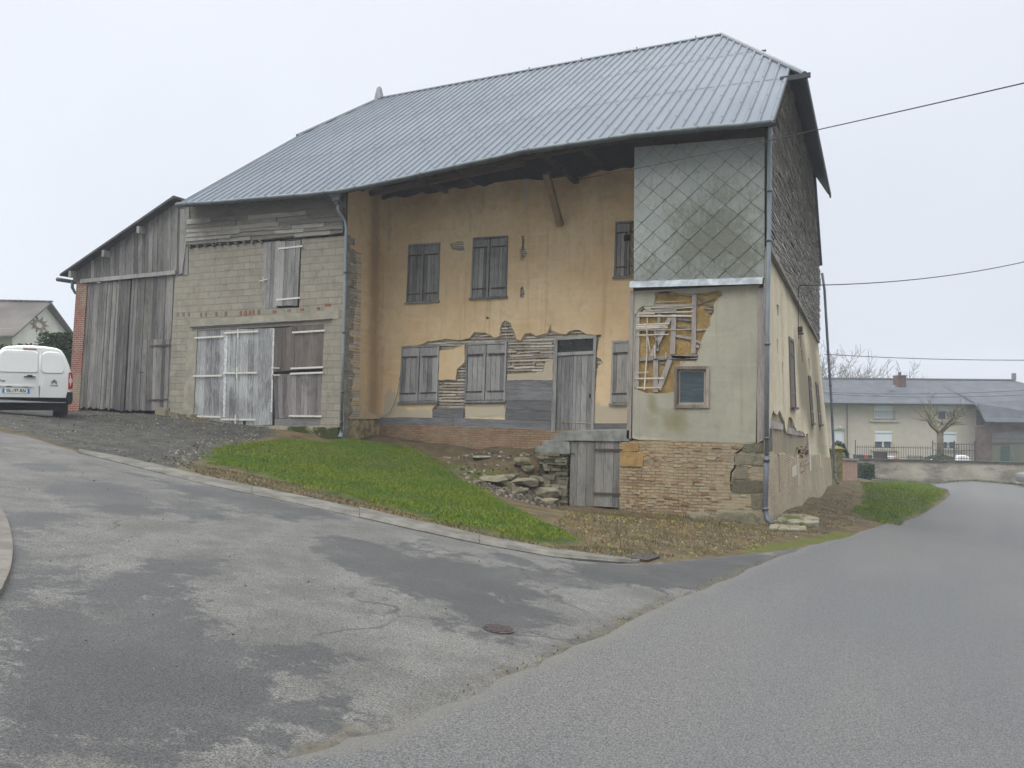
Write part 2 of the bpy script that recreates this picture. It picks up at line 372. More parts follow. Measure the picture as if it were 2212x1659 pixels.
gx = ax(-150, -24, 15, 150, .2, mid=38); gy = ax(-80, -12, 6, 200, .2, mid=44)
# finer steps further up the road on the right
GX, GY = np.meshgrid(gx, gy); GZ = T(GX, GY)
nz = np.array([[mnoise.noise((x * 1.7, y * 1.7, 0)) + .5 * mnoise.noise((x * 5, y * 5, 3)) for x in gx] for y in gy])
near = (np.abs(GX + 5) < 20) & (np.abs(GY + 3) < 12)
ter = GZ - .004
nx, ny = len(gx), len(gy)
me = bpy.data.meshes.new('ground')
gm_grass = np.maximum(sdf_np(GX, GY, GRASS1), sdf_np(GX, GY, GRASS2))
gm_yard = sdf_np(GX, GY, YARD)
vb_ = [W(-32, 15), W(-9.5, 17), W(-9.5, 24), W(-16, 29), W(-32, 30)]; gm_yard = np.maximum(gm_yard, sdf_np(GX, GY, [(p.x, p.y) for p in vb_]))
gm_moss = np.maximum.reduce([sdf_np(GX, GY, m) for m in MOSS])
far_green = np.where((GY > 46) | (GX < -30) | (GX > 60), 1.0, -1.0)
V = np.stack([GX, GY, ter + np.where(gm_grass > 0, np.minimum(gm_grass, .3) * .12, 0)], -1).reshape(-1, 3)
idx = np.arange(nx * ny).reshape(ny, nx)
F = np.stack([idx[:-1, :-1], idx[:-1, 1:], idx[1:, 1:], idx[1:, :-1]], -1).reshape(-1, 4)
me.from_pydata(V.tolist(), [], F.tolist()); me.update()
for k, a in (('grass', gm_grass), ('yard', gm_yard), ('moss', gm_moss), ('far', far_green)):
    at = me.attributes.new(k, 'FLOAT', 'POINT'); at.data.foreach_set('value', np.clip(a, -5, 5).ravel().astype(np.float32))
me.polygons.foreach_set('use_smooth', [True] * len(me.polygons))
n = N('soil', .95, .15)
nA = n.noise(2.2, 5, .6); nB = n.noise(11, 4, .6); nC = n.noise(60, 3, .6)
soil = n.mix(n.rng(nA, .35, .65), (.060, .044, .025), (.115, .088, .050))
soil = n.mix(n.rng(nB, .45, .75, 0, .6), soil, (.075, .072, .024))
soil = n.mix(n.rng(n.noise(1.1, 4, .6, n.map((1, 1, 1), loc=(7, 3, 0))), .52, .66, 0, .55), soil, (.145, .09, .04))
peb = n.voro(26); pebc = n.voro(26, out=1)
soil = n.mix(n.math('MULTIPLY', n.rng(peb, .28, .2), n.rng(n.noise(3, 3), .42, .62)), soil, n.mix(n.rng(nC, .3, .7), (.14, .125, .09), (.24, .22, .155)))
yard = n.mix(n.rng(nA, .35, .7), (.032, .032, .031), (.066, .062, .055))
yard = n.mix(n.rng(n.noise(5, 5, .7), .5, .68, 0, .5), yard, (.125, .115, .088))
yard = n.mix(n.rng(nB, .55, .75, 0, .5), yard, (.06, .075, .02))
yard = n.mix(n.rng(peb, .22, .14), yard, (.17, .165, .14))
c = n.mix(n.rng(n.math('ADD', n.attr('yard'), n.math('MULTIPLY', n.math('SUBTRACT', nB, .5), 1.2)), -.15, .2), soil, yard)
c = n.mix(n.rng(n.math('ADD', n.attr('moss'), n.math('MULTIPLY', n.math('SUBTRACT', nB, .5), .7)), -.04, .12, 0, .85), c, n.mix(nC, (.045, .060, .008), (.10, .115, .018)))
gr = n.mix(n.rng(nA, .3, .7), (.028, .042, .010), (.055, .07, .016))
c = n.mix(n.rng(n.math('ADD', n.attr('grass'), n.math('MULTIPLY', n.math('SUBTRACT', nB, .5), .5)), -.05, .12), c, gr)
c = n.mix(n.rng(n.attr('far'), -.5, .5), c, (.05, .08, .02))
M_SOIL = n.done(c, n.math('ADD', nC, n.math('ADD', n.math('MULTIPLY', nB, 1.6), n.rng(peb, .4, .1, 0, .6))), .8, .03)
tag(link('ground', me, M_SOIL), kind='structure')

# ---- road sheets
def smooth_sheet(name, outline, mat, off, step, attrs=None, hz=None):
    V, F = cdt(outline, (), step)
    A = np.array(V); Z = T(A[:, 0], A[:, 1]) + off
    if hz is not None: Z = Z + hz(A[:, 0], A[:, 1])
    fs = []
    for f in F:
        a = sum(V[f[i]][0] * V[f[(i + 1) % len(f)]][1] - V[f[(i + 1) % len(f)]][0] * V[f[i]][1] for i in range(len(f)))
        fs.append(f if a > 0 else f[::-1])
    me = bpy.data.meshes.new(name); me.from_pydata(np.column_stack([A, Z]).tolist(), [], fs); me.update()
    for k, fn in (attrs or {}).items():
        at = me.attributes.new(k, 'FLOAT', 'POINT'); at.data.foreach_set('value', fn(A[:, 0], A[:, 1]).astype(np.float32))
    me.polygons.foreach_set('use_smooth', [True] * len(me.polygons))
    return link(name, me, mat)
KERB_TOP = [(170, 976), (300, 1000), (450, 1036), (640, 1074), (800, 1110), (1000, 1157), (1150, 1187), (1250, 1203), (1340, 1213), (1382, 1215)]
KERB_BOT = [(170, 981), (300, 1012), (450, 1050), (640, 1090), (800, 1126), (1000, 1172), (1150, 1200), (1250, 1214), (1340, 1221), (1382, 1219)]
kt = PGs(KERB_TOP); kb = PGs(KERB_BOT)
def resamp(p, st):
    o = []
    for a, b in zip(p, p[1:]):
        k = max(1, int(math.hypot(b[0] - a[0], b[1] - a[1]) / st))
        o += [(a[0] + (b[0] - a[0]) * i / k, a[1] + (b[1] - a[1]) * i / k) for i in range(k)]
    return o + [p[-1]]
def catmull(p, k=6):
    o = []; P = [p[0]] + list(p) + [p[-1]]
    for i in range(1, len(P) - 2):
        for j in range(k):
            t = j / k; q = []
            for a in (0, 1):
                p0, p1, p2, p3 = P[i - 1][a], P[i][a], P[i + 1][a], P[i + 2][a]
                q.append(.5 * (2 * p1 + (p2 - p0) * t + (2 * p0 - 5 * p1 + 4 * p2 - p3) * t * t + (3 * p1 - p0 - 3 * p2 + p3) * t ** 3))
            o.append(tuple(q))
    return o + [p[-1]]
joint = catmull(PGs([(640, 1659), (850, 1592), (1000, 1530), (1150, 1452), (1310, 1378), (1500, 1288), (1600, 1245), (1700, 1203), (1770, 1178), (1880, 1146), (1955, 1128)]), 5)
r2 = random.Random(5)
joint = [(x + r2.uniform(-.03, .03), y + r2.uniform(-.03, .03)) for x, y in joint]
isl_edge = PGs([(1985, 1118), (2030, 1090), (2052, 1072), (2048, 1060), (2010, 1050), (1960, 1043), (1905, 1039), (1855, 1037), (1820, 1035)])
dirn = (joint[0][0] - joint[4][0], joint[0][1] - joint[4][1]); L = math.hypot(*dirn); dirn = (dirn[0] / L, dirn[1] / L)
jstart = (joint[0][0] + dirn[0] * 14, joint[0][1] + dirn[1] * 14)
wA = W(23.7, 51.9); wB = W(31, 47.9); wC = W(60, 42)
main_poly = [jstart] + joint + isl_edge + [(wA.x - 6, wA.y + 2.2), (wA.x, wA.y), (wB.x, wB.y), (wC.x, wC.y), (60, -20), (20, -60), (jstart[0] + 8, jstart[1] - 10)]
side_poly = [(-60, -9)] + PGs([(-60, 925), (0, 934), (60, 945), (115, 962), (170, 980)]) + kb[1:] + PGs([(1400, 1219), (1440, 1216), (1540, 1206), (1640, 1197), (1700, 1189), (1760, 1178), (1830, 1165), (1900, 1150)]) + PGs([(1960, 1137)])
jr = joint[::-1]
side_poly += [(x + .25 * .7, y - .25 * .7) for x, y in jr[4:]] + [(jstart[0] + .3, jstart[1] - .3), (-20, -60), (-60, -50)]
def wet_maps():
    P = []
    P.append(([(-60, 930), (130, 930), (220, 940), (330, 965), (430, 985), (520, 960), (600, 910), (720, 880), (800, 870), (900, 900), (960, 930), (970, 1000), (1020, 1040), (1010, 1070), (1100, 1090), (1250, 1080), (1400, 1090), (1520, 1130), (1580, 1170), (1540, 1210), (1400, 1240), (1280, 1260), (1280, 1310), (1400, 1350), (1560, 1370), (1700, 1370), (1659, 1480), (1500, 1530), (1350, 1540), (1200, 1620), (1050, 1545), (850, 1590), (600, 1560), (560, 1659), (-60, 1700)], c5))
    P.append(([(360, 800), (480, 790), (600, 780), (700, 740), (800, 690), (920, 700), (970, 740), (960, 800), (900, 850), (930, 900), (800, 870), (600, 910), (520, 960), (440, 960), (460, 910), (400, 880), (350, 850)], c5))
    P.append(([(200, 370), (330, 340), (560, 330), (640, 370), (720, 430), (790, 500), (700, 500), (500, 490), (350, 440), (300, 420)], c5))
    P.append(([(-60, 470), (60, 470), (200, 480), (330, 490), (460, 540), (420, 555), (330, 530), (250, 540), (170, 560), (150, 640), (100, 720), (120, 780), (200, 830), (80, 880), (-60, 930)], c5))
    P.append(([(280, 230), (420, 250), (560, 310), (600, 290), (800, 340), (1000, 360), (1150, 390), (1400, 450), (1659, 510), (1500, 520), (1300, 510), (1200, 490), (1050, 440), (850, 400), (700, 340)], c5))
    P.append(([(720, 430), (900, 420), (1000, 450), (1120, 510), (900, 530), (800, 500)], c5))
    P.append(([(220, 720), (400, 700), (560, 760), (520, 800), (300, 770)], c5)); P.append(([(30, 260), (250, 250), (330, 280), (180, 300)], c5))
    P.append(([(0, 120), (150, 150), (240, 160), (400, 210), (560, 240), (700, 260), (760, 250), (1000, 290), (1200, 340), (1350, 360), (1500, 385), (1360, 400), (1050, 370), (980, 400), (900, 400), (880, 420), (1050, 430), (1170, 450), (1160, 490), (1050, 500), (1190, 545), (1150, 560), (1050, 550), (1000, 580), (1060, 650), (960, 670), (800, 660), (700, 620), (640, 590), (560, 590), (530, 560), (640, 540), (620, 500), (500, 480), (400, 460), (420, 420), (330, 400), (120, 350), (130, 320), (60, 300), (-40, 270), (-120, 200)], c6))
    P.append(([(440, 150), (600, 180), (900, 230), (1100, 260), (1400, 272), (1650, 265), (1800, 230), (2150, 222), (2300, 200), (2500, 170), (2212, 330), (1950, 430), (1800, 410), (1500, 390), (1250, 370), (1150, 300), (900, 260), (700, 215), (440, 200)], c6))
    P.append(([(-60, 960), (200, 965), (230, 1010), (200, 1060), (100, 1100), (-60, 1130)], c6))
    P.append(([(200, 510), (320, 490), (360, 540), (260, 590), (190, 560)], c6))
    return [[PG(*f(*p)) for p in pts] for pts, f in P]
WET = wet_maps()
LIGHTS = [[PG(*c5(*p)) for p in q] for q in ([(580, 1580), (700, 1570), (800, 1600), (1000, 1600), (1060, 1550), (1180, 1560), (1290, 1600), (1260, 1660), (600, 1659)], [(1500, 1510), (1620, 1500), (1600, 1530), (1520, 1540)])]
def wetf(X, Y):
    w = np.full(X.shape, -9.)
    for p in WET: w = np.maximum(w, sdf_np(X, Y, p))
    for p in LIGHTS: w = np.minimum(w, -sdf_np(X, Y, p))
    return np.clip(w, -3, 3)
jl = [(p[0], p[1]) for p in joint]
def jdist(X, Y):
    d = np.full(X.shape, 1e9)
    for a, b in zip(jl, jl[1:]):
        ex, ey = b[0] - a[0], b[1] - a[1]; LL = ex * ex + ey * ey + 1e-9
        t = np.clip(((X - a[0]) * ex + (Y - a[1]) * ey) / LL, 0, 1); d = np.minimum(d, np.hypot(X - a[0] - t * ex, Y - a[1] - t * ey))
    return np.clip(d, 0, 3)
def asphalt(n, base, fine_amt=1.0):
    g = n.noise(85, 3, .7); g2 = n.noise(240, 2, .6); v = n.voro(150)
    k = n.math('ADD', n.math('MULTIPLY', g, .6), n.math('MULTIPLY', g2, .4))
    hi = tuple(min(1, c * 1.75) for c in base); lo = tuple(c * .38 for c in base)
    return n.mix(n.rng(k, .36, .64), lo, hi), n.math('ADD', k, n.math('MULTIPLY', v, .5))
n = N('side road asphalt', .85, .3)
dry, h = asphalt(n, (.086, .083, .0765)); wet, _h = asphalt(n, (.031, .031, .0305))
s1 = n.map((1, 1, 1)); w = n.math('ADD', n.attr('wet'), n.math('ADD', n.math('MULTIPLY', n.math('SUBTRACT', n.noise(2.4, 9, .78), .5), 2.0), n.math('MULTIPLY', n.math('SUBTRACT', n.noise(11, 6, .75, n.map((.6, 1.4, 1), rot=(0, 0, .5))), .5), .6)))
wf = n.rng(w, -.06, .09)
blot = n.rng(n.noise(1.3, 7, .7, n.map((1, 1, 1), loc=(3, 9, 0))), .35, .68, .74, 1.16)
sc = n.nt.nodes.new('ShaderNodeVectorMath'); sc.operation = 'SCALE'; n.L(dry, sc.inputs[0]); n.L(blot, sc.inputs['Scale'])
wf = n.math('MULTIPLY', wf, n.rng(n.noise(.9, 6, .7, n.map((1, 1, 1), loc=(5, 5, 1))), .3, .62, .62, 1))
c = n.mix(wf, sc.outputs[0], wet)
dirtk = n.rng(n.math('ADD', n.attr('jd'), n.math('MULTIPLY', n.noise(5, 6, .7), .42)), .40, .27)
c = n.mix(n.math('MULTIPLY', dirtk, .85), c, n.mix(n.rng(n.noise(14, 4), .4, .6), (.035, .033, .030), (.075, .065, .042)))
cr = n.voro(.42, n.warp(n.warp(n.co, 1.3, .9), 6, .10), 'DISTANCE_TO_EDGE'); c = n.mix(n.math('MULTIPLY', n.rng(cr, .010, .003, 0, .55), n.rng(n.noise(.5, 2), .48, .6)), c, (.025, .025, .025))
c = n.mix(n.rng(n.voro(2.3), .035, .025, 0, .6), c, (.03, .03, .03))
M_SIDE = n.done(c, h, .5, .008, rough=n.mix(wf, (.9, .9, .9), (.62, .62, .62)))
so = smooth_sheet('side_road', side_poly, M_SIDE, .012, .3, {'wet': wetf, 'jd': jdist})
tag(so, kind='structure')
n = N('main road asphalt', .85, .3)
rd = math.atan2(joint[30][1] - joint[8][1], joint[30][0] - joint[8][0])
mc, h = asphalt(n, (.080, .0785, .077))
rv = n.map((1, 1, 1), rot=(0, 0, -rd))
band = n.noise(1.0, 3, .5, n.map((.05, .55, 1), rv))
band2 = n.noise(.8, 6, .65, n.map((.35, 1.1, 1), rv))
warm = n.mix(n.rng(band, .4, .6), (.93, .95, .97), (1.07, 1.06, 1.04))
c = n.mix(1.0, mc, warm, 'MULTIPLY'); c = n.mix(n.rng(band2, .5, .75, 0, .15), c, (.072, .076, .083))
edge = n.rng(n.math('ADD', n.attr('jd'), n.math('MULTIPLY', n.noise(4, 6, .7), .4)), .36, .20)
c = n.mix(n.math('MULTIPLY', edge, .6), c, (.11, .103, .088))
M_MAIN = n.done(c, h, .6, .012)
mo = smooth_sheet('main_road', main_poly, M_MAIN, .034, .5, {'jd': jdist}); tag(mo, kind='structure')

# ---- concrete kerb in cast lengths
M_KERB = (lambda n: n.done(n.mix(n.rng(n.noise(3, 6, .65), .35, .68), (.075, .07, .06), (.135, .128, .11)), n.noise(60, 4), .5, .006))(N('kerb concrete', .92, .2))
ktc = catmull(kt, 5); kbc = catmull(kb, 5)
mb = MB(); seg = 0
Ls = [0]
for a, b in zip(ktc, ktc[1:]): Ls.append(Ls[-1] + math.hypot(b[0] - a[0], b[1] - a[1]))
def at_len(p, s):
    for i in range(len(Ls) - 1):
        if Ls[i + 1] >= s: t = (s - Ls[i]) / (Ls[i + 1] - Ls[i] + 1e-9); return (p[i][0] + (p[i + 1][0] - p[i][0]) * t, p[i][1] + (p[i + 1][1] - p[i][1]) * t)
    return p[-1]
s = 0
rk = random.Random(9)
while s < Ls[-1] - .05:
    e_ = min(s + 2.0, Ls[-1]); q = [at_len(ktc, s + .004), at_len(ktc, (s + e_) / 2), at_len(ktc, e_ - .004)]; w_ = [at_len(kbc, s + .004), at_len(kbc, (s + e_) / 2), at_len(kbc, e_ - .004)]
    up = .05 + rk.uniform(-.008, .012); tn = rk.random()
    vs = []
    for a, b in zip(q, w_):
        za, zb = t1(*a), t1(*b)
        vs += [(a[0], a[1], za - .15), (a[0], a[1], za + up), (b[0] * .85 + a[0] * .15, b[1] * .85 + a[1] * .15, zb + up), (b[0], b[1], zb + up * .45), (b[0], b[1], zb - .15)]
    fs = []
    for i in (0, 5): fs += [(i + 1, i + 2, i + 7, i + 6), (i + 2, i + 3, i + 8, i + 7), (i + 3, i + 4, i + 9, i + 8), (i, i + 1, i + 6, i + 5)]
    fs += [(0, 4, 3, 2, 1), (10, 11, 12, 13, 14)]
    mb.add(vs, fs, tn); s = e_
tag(mb.build('kerb', M_KERB), kind='structure')
# paved roundabout edge at the far left
isl = PGs([(-90, 1090), (-30, 1096), (0, 1112), (14, 1135), (24, 1170), (27, 1205), (22, 1245), (8, 1280), (0, 1296), (-30, 1320), (-90, 1340)])
M_ISL = (lambda n: n.done(n.mix(n.rng(n.noise(4, 6, .65), .35, .68), (.095, .085, .075), (.145, .132, .115)), n.noise(60, 4), .5, .006))(N('paved island concrete', .92, .2))
c_ = catmull(isl, 4)
mb = MB(); zz = [t1(*p) for p in c_]
nI = len(c_)
mb.add([(p[0], p[1], z + .06) for p, z in zip(c_, zz)] + [(p[0], p[1], z - .1) for p, z in zip(c_, zz)], [tuple(range(nI))] + [(i, (i + 1) % nI, nI + (i + 1) % nI, nI + i) for i in range(nI)])
tag(mb.build('paved_island', M_ISL), kind='structure')

# ---- grass blades
def scatter(poly, n, rs):
    xs = [p[0] for p in poly]; ys = [p[1] for p in poly]
    X = rs.uniform(min(xs), max(xs), n * 3); Y = rs.uniform(min(ys), max(ys), n * 3); k = inside_np(X, Y, poly)
    return X[k][:n], Y[k][:n]
def area(p): return abs(sum(p[i][0] * p[(i + 1) % len(p)][1] - p[(i + 1) % len(p)][0] * p[i][1] for i in range(len(p)))) / 2
def blades(poly, n, h, wd, rs, zoff=.02, edge=.3):
    X, Y = scatter(poly, n, rs); nn_ = np.array([mnoise.noise((x * 2.2, y * 2.2, 9)) + .6 * mnoise.noise((x * 6, y * 6, 2)) for x, y in zip(X, Y)])
    sd_ = sdf_np(X, Y, poly); keep = (sd_ > edge * (.5 + nn_)) & (nn_ > -.95); X, Y, sd_ = X[keep], Y[keep], sd_[keep]; m = len(X); Z = T(X, Y) + np.clip(sdf_np(X, Y, poly), 0, .3) * .12 - .01 + zoff * 0
    a = rs.uniform(0, 6.283, m); hh = h * rs.uniform(.45, 1.25, m) * (1 + .5 * np.array([mnoise.noise((x * 1.3, y * 1.3, 5)) for x, y in zip(X, Y)]))
    lx = rs.normal(0, .45, m) * hh; ly = rs.normal(0, .45, m) * hh; dx = np.cos(a) * wd; dy = np.sin(a) * wd
    v = np.stack([np.stack([X - dx, Y - dy, Z], -1), np.stack([X + dx, Y + dy, Z], -1), np.stack([X + lx * .4 + dx * .6, Y + ly * .4 + dy * .6, Z + hh * .6], -1), np.stack([X + lx, Y + ly, Z + hh], -1)], 1).reshape(-1, 3)
    return v, np.clip(rs.uniform(0, .93, m) + np.where(rs.uniform(0, 1, m) < np.clip(.5 - sd_ * 1.6, .02, .5), .6, 0), 0, 1)
def leafmesh(name, vs, ts, mat, kindlabel):
    V = np.concatenate(vs); t = np.concatenate(ts); m = len(t)
    me = bpy.data.meshes.new(name); F = np.arange(m * 4).reshape(m, 4); me.from_pydata(V.tolist(), [], F.tolist()); me.update()
    a = me.attributes.new('tint', 'FLOAT', 'FACE'); a.data.foreach_set('value', t.astype(np.float32))
    o = link(name, me, mat); tag(o, kindlabel[0], kindlabel[1], kind='stuff'); return o
n = N('grass blades', .7, .2)
c = n.ramp(n.attr('tint'), [(0, (.056, .092, .008)), (.55, (.130, .185, .013)), (.85, (.20, .235, .022)), (1, (.27, .21, .06))])
pch = n.noise(.9, 3); c = n.mix(n.rng(pch, .38, .66), c, n.mix(.5, c, (.055, .14, .016)))
c = n.mix(n.rng(n.noise(2.1, 4, .6, n.map((1, 1, 1), loc=(4, 0, 0))), .55, .7, 0, .5), c, (.115, .12, .022))
M_GRASS = n.done(c)
rs = np.random.RandomState(3)
ga, gb = blades(GRASS1, int(area(GRASS1) * 1700), .046, .006, rs)
leafmesh('grass', [ga], [gb], M_GRASS, ('short green grass on the bank between kerb and farmhouse', 'grass'))
ga, gb = blades(GRASS2, int(area(GRASS2) * 420), .075, .011, rs)
leafmesh('grass', [ga], [gb], M_GRASS, ('green grass wedge beside the main road behind the gable', 'grass'))
# sparse dry tufts on the verge
n = N('dry grass blades', .8, .15); M_DRY = n.done(n.ramp(n.attr('tint'), [(0, (.07, .052, .022)), (.5, (.15, .11, .05)), (1, (.075, .095, .022))]))
strip = PGs([(390, 1003), (450, 1010), (560, 1030), (700, 1066), (880, 1110), (1050, 1153), (1200, 1182), (1280, 1180), (1400, 1195), (1480, 1200), (1340, 1211), (1150, 1186), (1000, 1156), (800, 1108), (640, 1072), (450, 1034)])
vv = [blades(strip, int(area(strip) * 420), .045, .006, rs, edge=0), blades(LITTER, int(area(LITTER) * 160), .05, .006, rs, edge=0)]
side_strip = PGs([(1700, 1110), (1760, 1085), (1830, 1060), (1850, 1050), (1850, 1080), (1830, 1105), (1880, 1130), (1800, 1150), (1690, 1165), (1640, 1140)])
vv.append(blades(side_strip, int(area(side_strip) * 60), .05, .008, rs))
leafmesh('dry_grass', [a for a, _ in vv], [b for _, b in vv], M_DRY, ('thin straw coloured grass on the bare verge along the kerb', 'dry grass'))
# litter: fallen leaves, chips and pebbles
def chips(polys, rs, size):
    mb = MB()
    for poly, n_, sz, z0 in polys:
        X, Y = scatter(poly, n_, rs)
        for x, y, z in zip(X, Y, T(X, Y)):
            s_ = sz * rs.uniform(.4, 1.4); a = rs.uniform(0, 6.28); k = rs.randint(4, 6)
            pts = [(x + math.cos(a + 6.283 * i / k) * s_ * rs.uniform(.6, 1), y + math.sin(a + 6.283 * i / k) * s_ * rs.uniform(.5, 1)) for i in range(k)]
            h_ = s_ * rs.uniform(.25, .7)
            mb.add([(p[0], p[1], z - .01) for p in pts] + [((p[0] - x) * .6 + x, (p[1] - y) * .6 + y, z + h_ + z0) for p in pts], [tuple(range(k, 2 * k))] + [(i, (i + 1) % k, k + (i + 1) % k, k + i) for i in range(k)], rs.uniform())
    return mb
so_area = PGs([(60, 1000), (500, 1080), (1100, 1210), (1350, 1240), (1500, 1260), (1200, 1420), (800, 1590), (100, 1640)])
n = N('stone chips', .9, .2); M_CHIP = n.done(n.ramp(n.attr('tint'), [(0, (.03, .028, .025)), (.4, (.085, .075, .06)), (.75, (.15, .135, .10)), (.95, (.28, .26, .20)), (1, (.17, .08, .05))]))
mb = chips([(YARD, 1500, .022, 0), (LITTER, 1500, .018, 0), (so_area, 160, .011, .012), (strip, 500, .02, 0), (PGs([(300, 1000), (400, 965), (520, 935), (560, 925), (560, 950), (450, 985), (400, 1005)]), 900, .034, 0), (PGs([(170, 890), (360, 898), (520, 925), (400, 935), (180, 905)]), 500, .032, 0), (PGs([(1020, 1035), (1110, 1020), (1190, 1040), (1222, 1090), (1130, 1085), (1060, 1062)]), 130, .075, 0), (side_strip, 500, .025, 0),
            (PGs([(950, 985), (1130, 975), (1210, 1010), (1225, 1090), (1100, 1080), (1000, 1040)]), 500, .05, 0)], rs, 1)
tag(mb.build('gravel', M_CHIP), 'loose gravel and stone chips strewn over yard and verge', 'gravel', kind='stuff')
n = N('fallen leaves', .8, .2); M_LEAF = n.done(n.ramp(n.attr('tint'), [(0, (.09, .05, .02)), (.5, (.16, .12, .04)), (.8, (.30, .26, .08)), (1, (.15, .18, .04))]))
mb = chips([(LITTER, 700, .028, 0), (PGs([(1200, 1100), (1500, 1100), (1640, 1140), (1500, 1150), (1260, 1130)]), 250, .03, 0)], rs, 1)
jb = [(x - .14, y + .14) for x, y in joint[8:36]] + [(x + .05, y - .05) for x, y in joint[8:36]][::-1]
mb2 = chips([(jb, 500, .008, .02)], rs, 1)
mb.v, mb.f, mb.t, mb.m = mb.v + mb2.v, mb.f + [tuple(i + len(mb.v) for i in f) for f in mb2.f], mb.t + mb2.t, mb.m + mb2.m
tag(mb.build('fallen_leaves', M_LEAF), 'scattered yellow and brown leaves on the verge by the corner', 'leaves', kind='stuff')
# ================================================================ FARMHOUSE
c2 = lambda x, y: (663.7 + .35006 * x, 387.2 + .35006 * y)
c4 = lambda x, y: (1161.5 + .35 * x, 608.4 + .35 * y)
c1 = lambda x, y: (.35006 * x, 387.2 + .35006 * y)
c7 = lambda x, y: (331.9 + .2167 * x, 608.4 + .2167 * y)
c3 = lambda x, y: (1327.4 + .1667 * x, 608.4 + .1667 * y)      # mud bay close-up
YR = 1.96
O = lambda x, y: PY(*c2(x, y), YR)
B = lambda x, y: PY(*c4(x, y), 0)
A = lambda x, y: PY(*c1(x, y), 0)
D7 = lambda x, y: PY(*c7(x, y), 0)
M3 = lambda x, y: PY(*c3(x, y), 0)
fO = fY(YR); fF = fY(0)
W_GREY = wood('weathered grey boards', (.11, .108, .108), (.36, .35, .325), 'z', moss=.25)
W_GREYH = wood('weathered grey boards lying', (.095, .092, .09), (.30, .29, .28), 'x', moss=.3)
W_SHUT = wood('shutter boards', (.14, .14, .137), (.43, .425, .405), 'z')
W_SHUTD = wood('stained upper shutter boards', (.10, .098, .098), (.36, .35, .335), 'z', moss=.4)
W_PAINT = wood('flaking painted door boards', (.12, .12, .122), (.31, .31, .31), 'z', paint=.6)
W_BROWN = wood('brown grey boards', (.075, .064, .056), (.25, .215, .19), 'z')
W_BARN = wood('dark barn boards', (.062, .057, .057), (.27, .257, .238), 'z', moss=.3)
W_TIMB = wood('old framing timber', (.13, .115, .105), (.40, .355, .32), 'z')
W_LATH = wood('split laths', (.28, .25, .205), (.66, .60, .51), 'x')
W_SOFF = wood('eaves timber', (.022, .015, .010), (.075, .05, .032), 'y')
W_SIDE = wood('cracked horizontal siding', (.13, .12, .10), (.36, .34, .30), 'x', moss=.25)
ZINC = plain('zinc gutter', (.085, .098, .10), .5, .4, .35, .2, 3)
ZINC_L = plain('bright zinc flashing', (.27, .30, .315), .6, .4, .2, .3, 5)
PIPE = plain('zinc downspout', (.24, .275, .30), .45, .4, .4, .12, 3)
IRON = plain('rusty iron', (.075, .055, .05), .8, .3, .2, .35, 30)
HINGE_W = (lambda n: n.done(n.mix(n.rng(n.noise(9, 5, .7), .57, .68), (.60, .58, .52), (.34, .13, .05)), n.noise(60, 3), .3, .003))(N('white hinge paint with rust', .7, .3))
DARK = plain('dark interior', (.012, .011, .010), .95, .05)
CONC = plain('old concrete', (.20, .205, .185), .92, .2, 0, .25, 4, .5)
# plaster
def plaster(name, a, b, grime_shade, streak=True):
    n = N(name, .93, .15)
    big = n.noise(.55, 5, .6); mid = n.noise(4, 6, .65); fn = n.noise(38, 4, .7)
    c = n.mix(n.rng(big, .34, .66), a, b)
    c = n.mix(n.rng(mid, .45, .72, 0, .35), c, tuple(v * .78 for v in a))
    hz_ = n.noise(1.0, 4, .6, n.map((.5, .5, 7))); c = n.mix(n.rng(hz_, .54, .72, 0, .28), c, tuple(min(1, v * 1.22) for v in b))
    c = n.mix(n.rng(n.noise(1.9, 7, .75), .52, .68, 0, .4), c, tuple(v * .72 for v in b))
    ck = n.voro(.55, n.warp(n.warp(n.co, 1.1, .8), 7, .08), 'DISTANCE_TO_EDGE'); c = n.mix(n.math('MULTIPLY', n.rng(ck, .006, .001, 0, .14), n.rng(n.noise(.8, 2), .5, .6)), c, tuple(v * .35 for v in a))
    if streak:
        st = n.noise(1.0, 5, .6, n.map((5, 5, .35))); c = n.mix(n.rng(st, .54, .76, 0, .38), c, grime_shade)
        st2 = n.noise(1.0, 4, .6, n.map((9, 9, .5), loc=(3, 1, 2))); c = n.mix(n.rng(st2, .60, .74, 0, .3), c, tuple(min(1, v * 1.35) for v in b))
    c = n.mix(n.rng(fn, .60, .8, 0, .35), c, tuple(v * .6 for v in a))
    s_ = n.attr('stain_shade'); c = n.mix(n.rng(n.math('ADD', s_, n.math('MULTIPLY', n.math('SUBTRACT', mid, .5), .5)), .1, .9, 0, .8), c, grime_shade)
    p_ = n.attr('pale'); c = n.mix(n.rng(n.math('ADD', p_, n.math('MULTIPLY', n.math('SUBTRACT', mid, .5), 1.1)), .3, .75, 0, .85), c, (.47, .42, .32))
    return n.done(c, n.math('ADD', fn, n.math('MULTIPLY', mid, .5)), .8, .014)
P_OR = plaster('orange ochre render', (.66, .47, .265), (.74, .575, .36), (.33, .23, .125))
P_GR = plaster('grey green render', (.31, .30, .235), (.37, .355, .275), (.21, .19, .095))
P_BE = plaster('beige gable render', (.50, .43, .30), (.60, .53, .39), (.155, .135, .085))
n = N('daub clay', .95, .1); P_MUD = n.done(n.mix(n.rng(n.noise(3, 6, .65), .35, .68), (.24, .16, .058), (.38, .265, .105)), n.noise(14, 6, .7), .9, .03)
n = N('lath backing plaster', .95, .1); P_BACK = n.done(n.mix(n.rng(n.noise(5, 6, .65), .35, .66), (.22, .175, .095), (.46, .375, .225)), n.noise(20, 5), .9, .03)
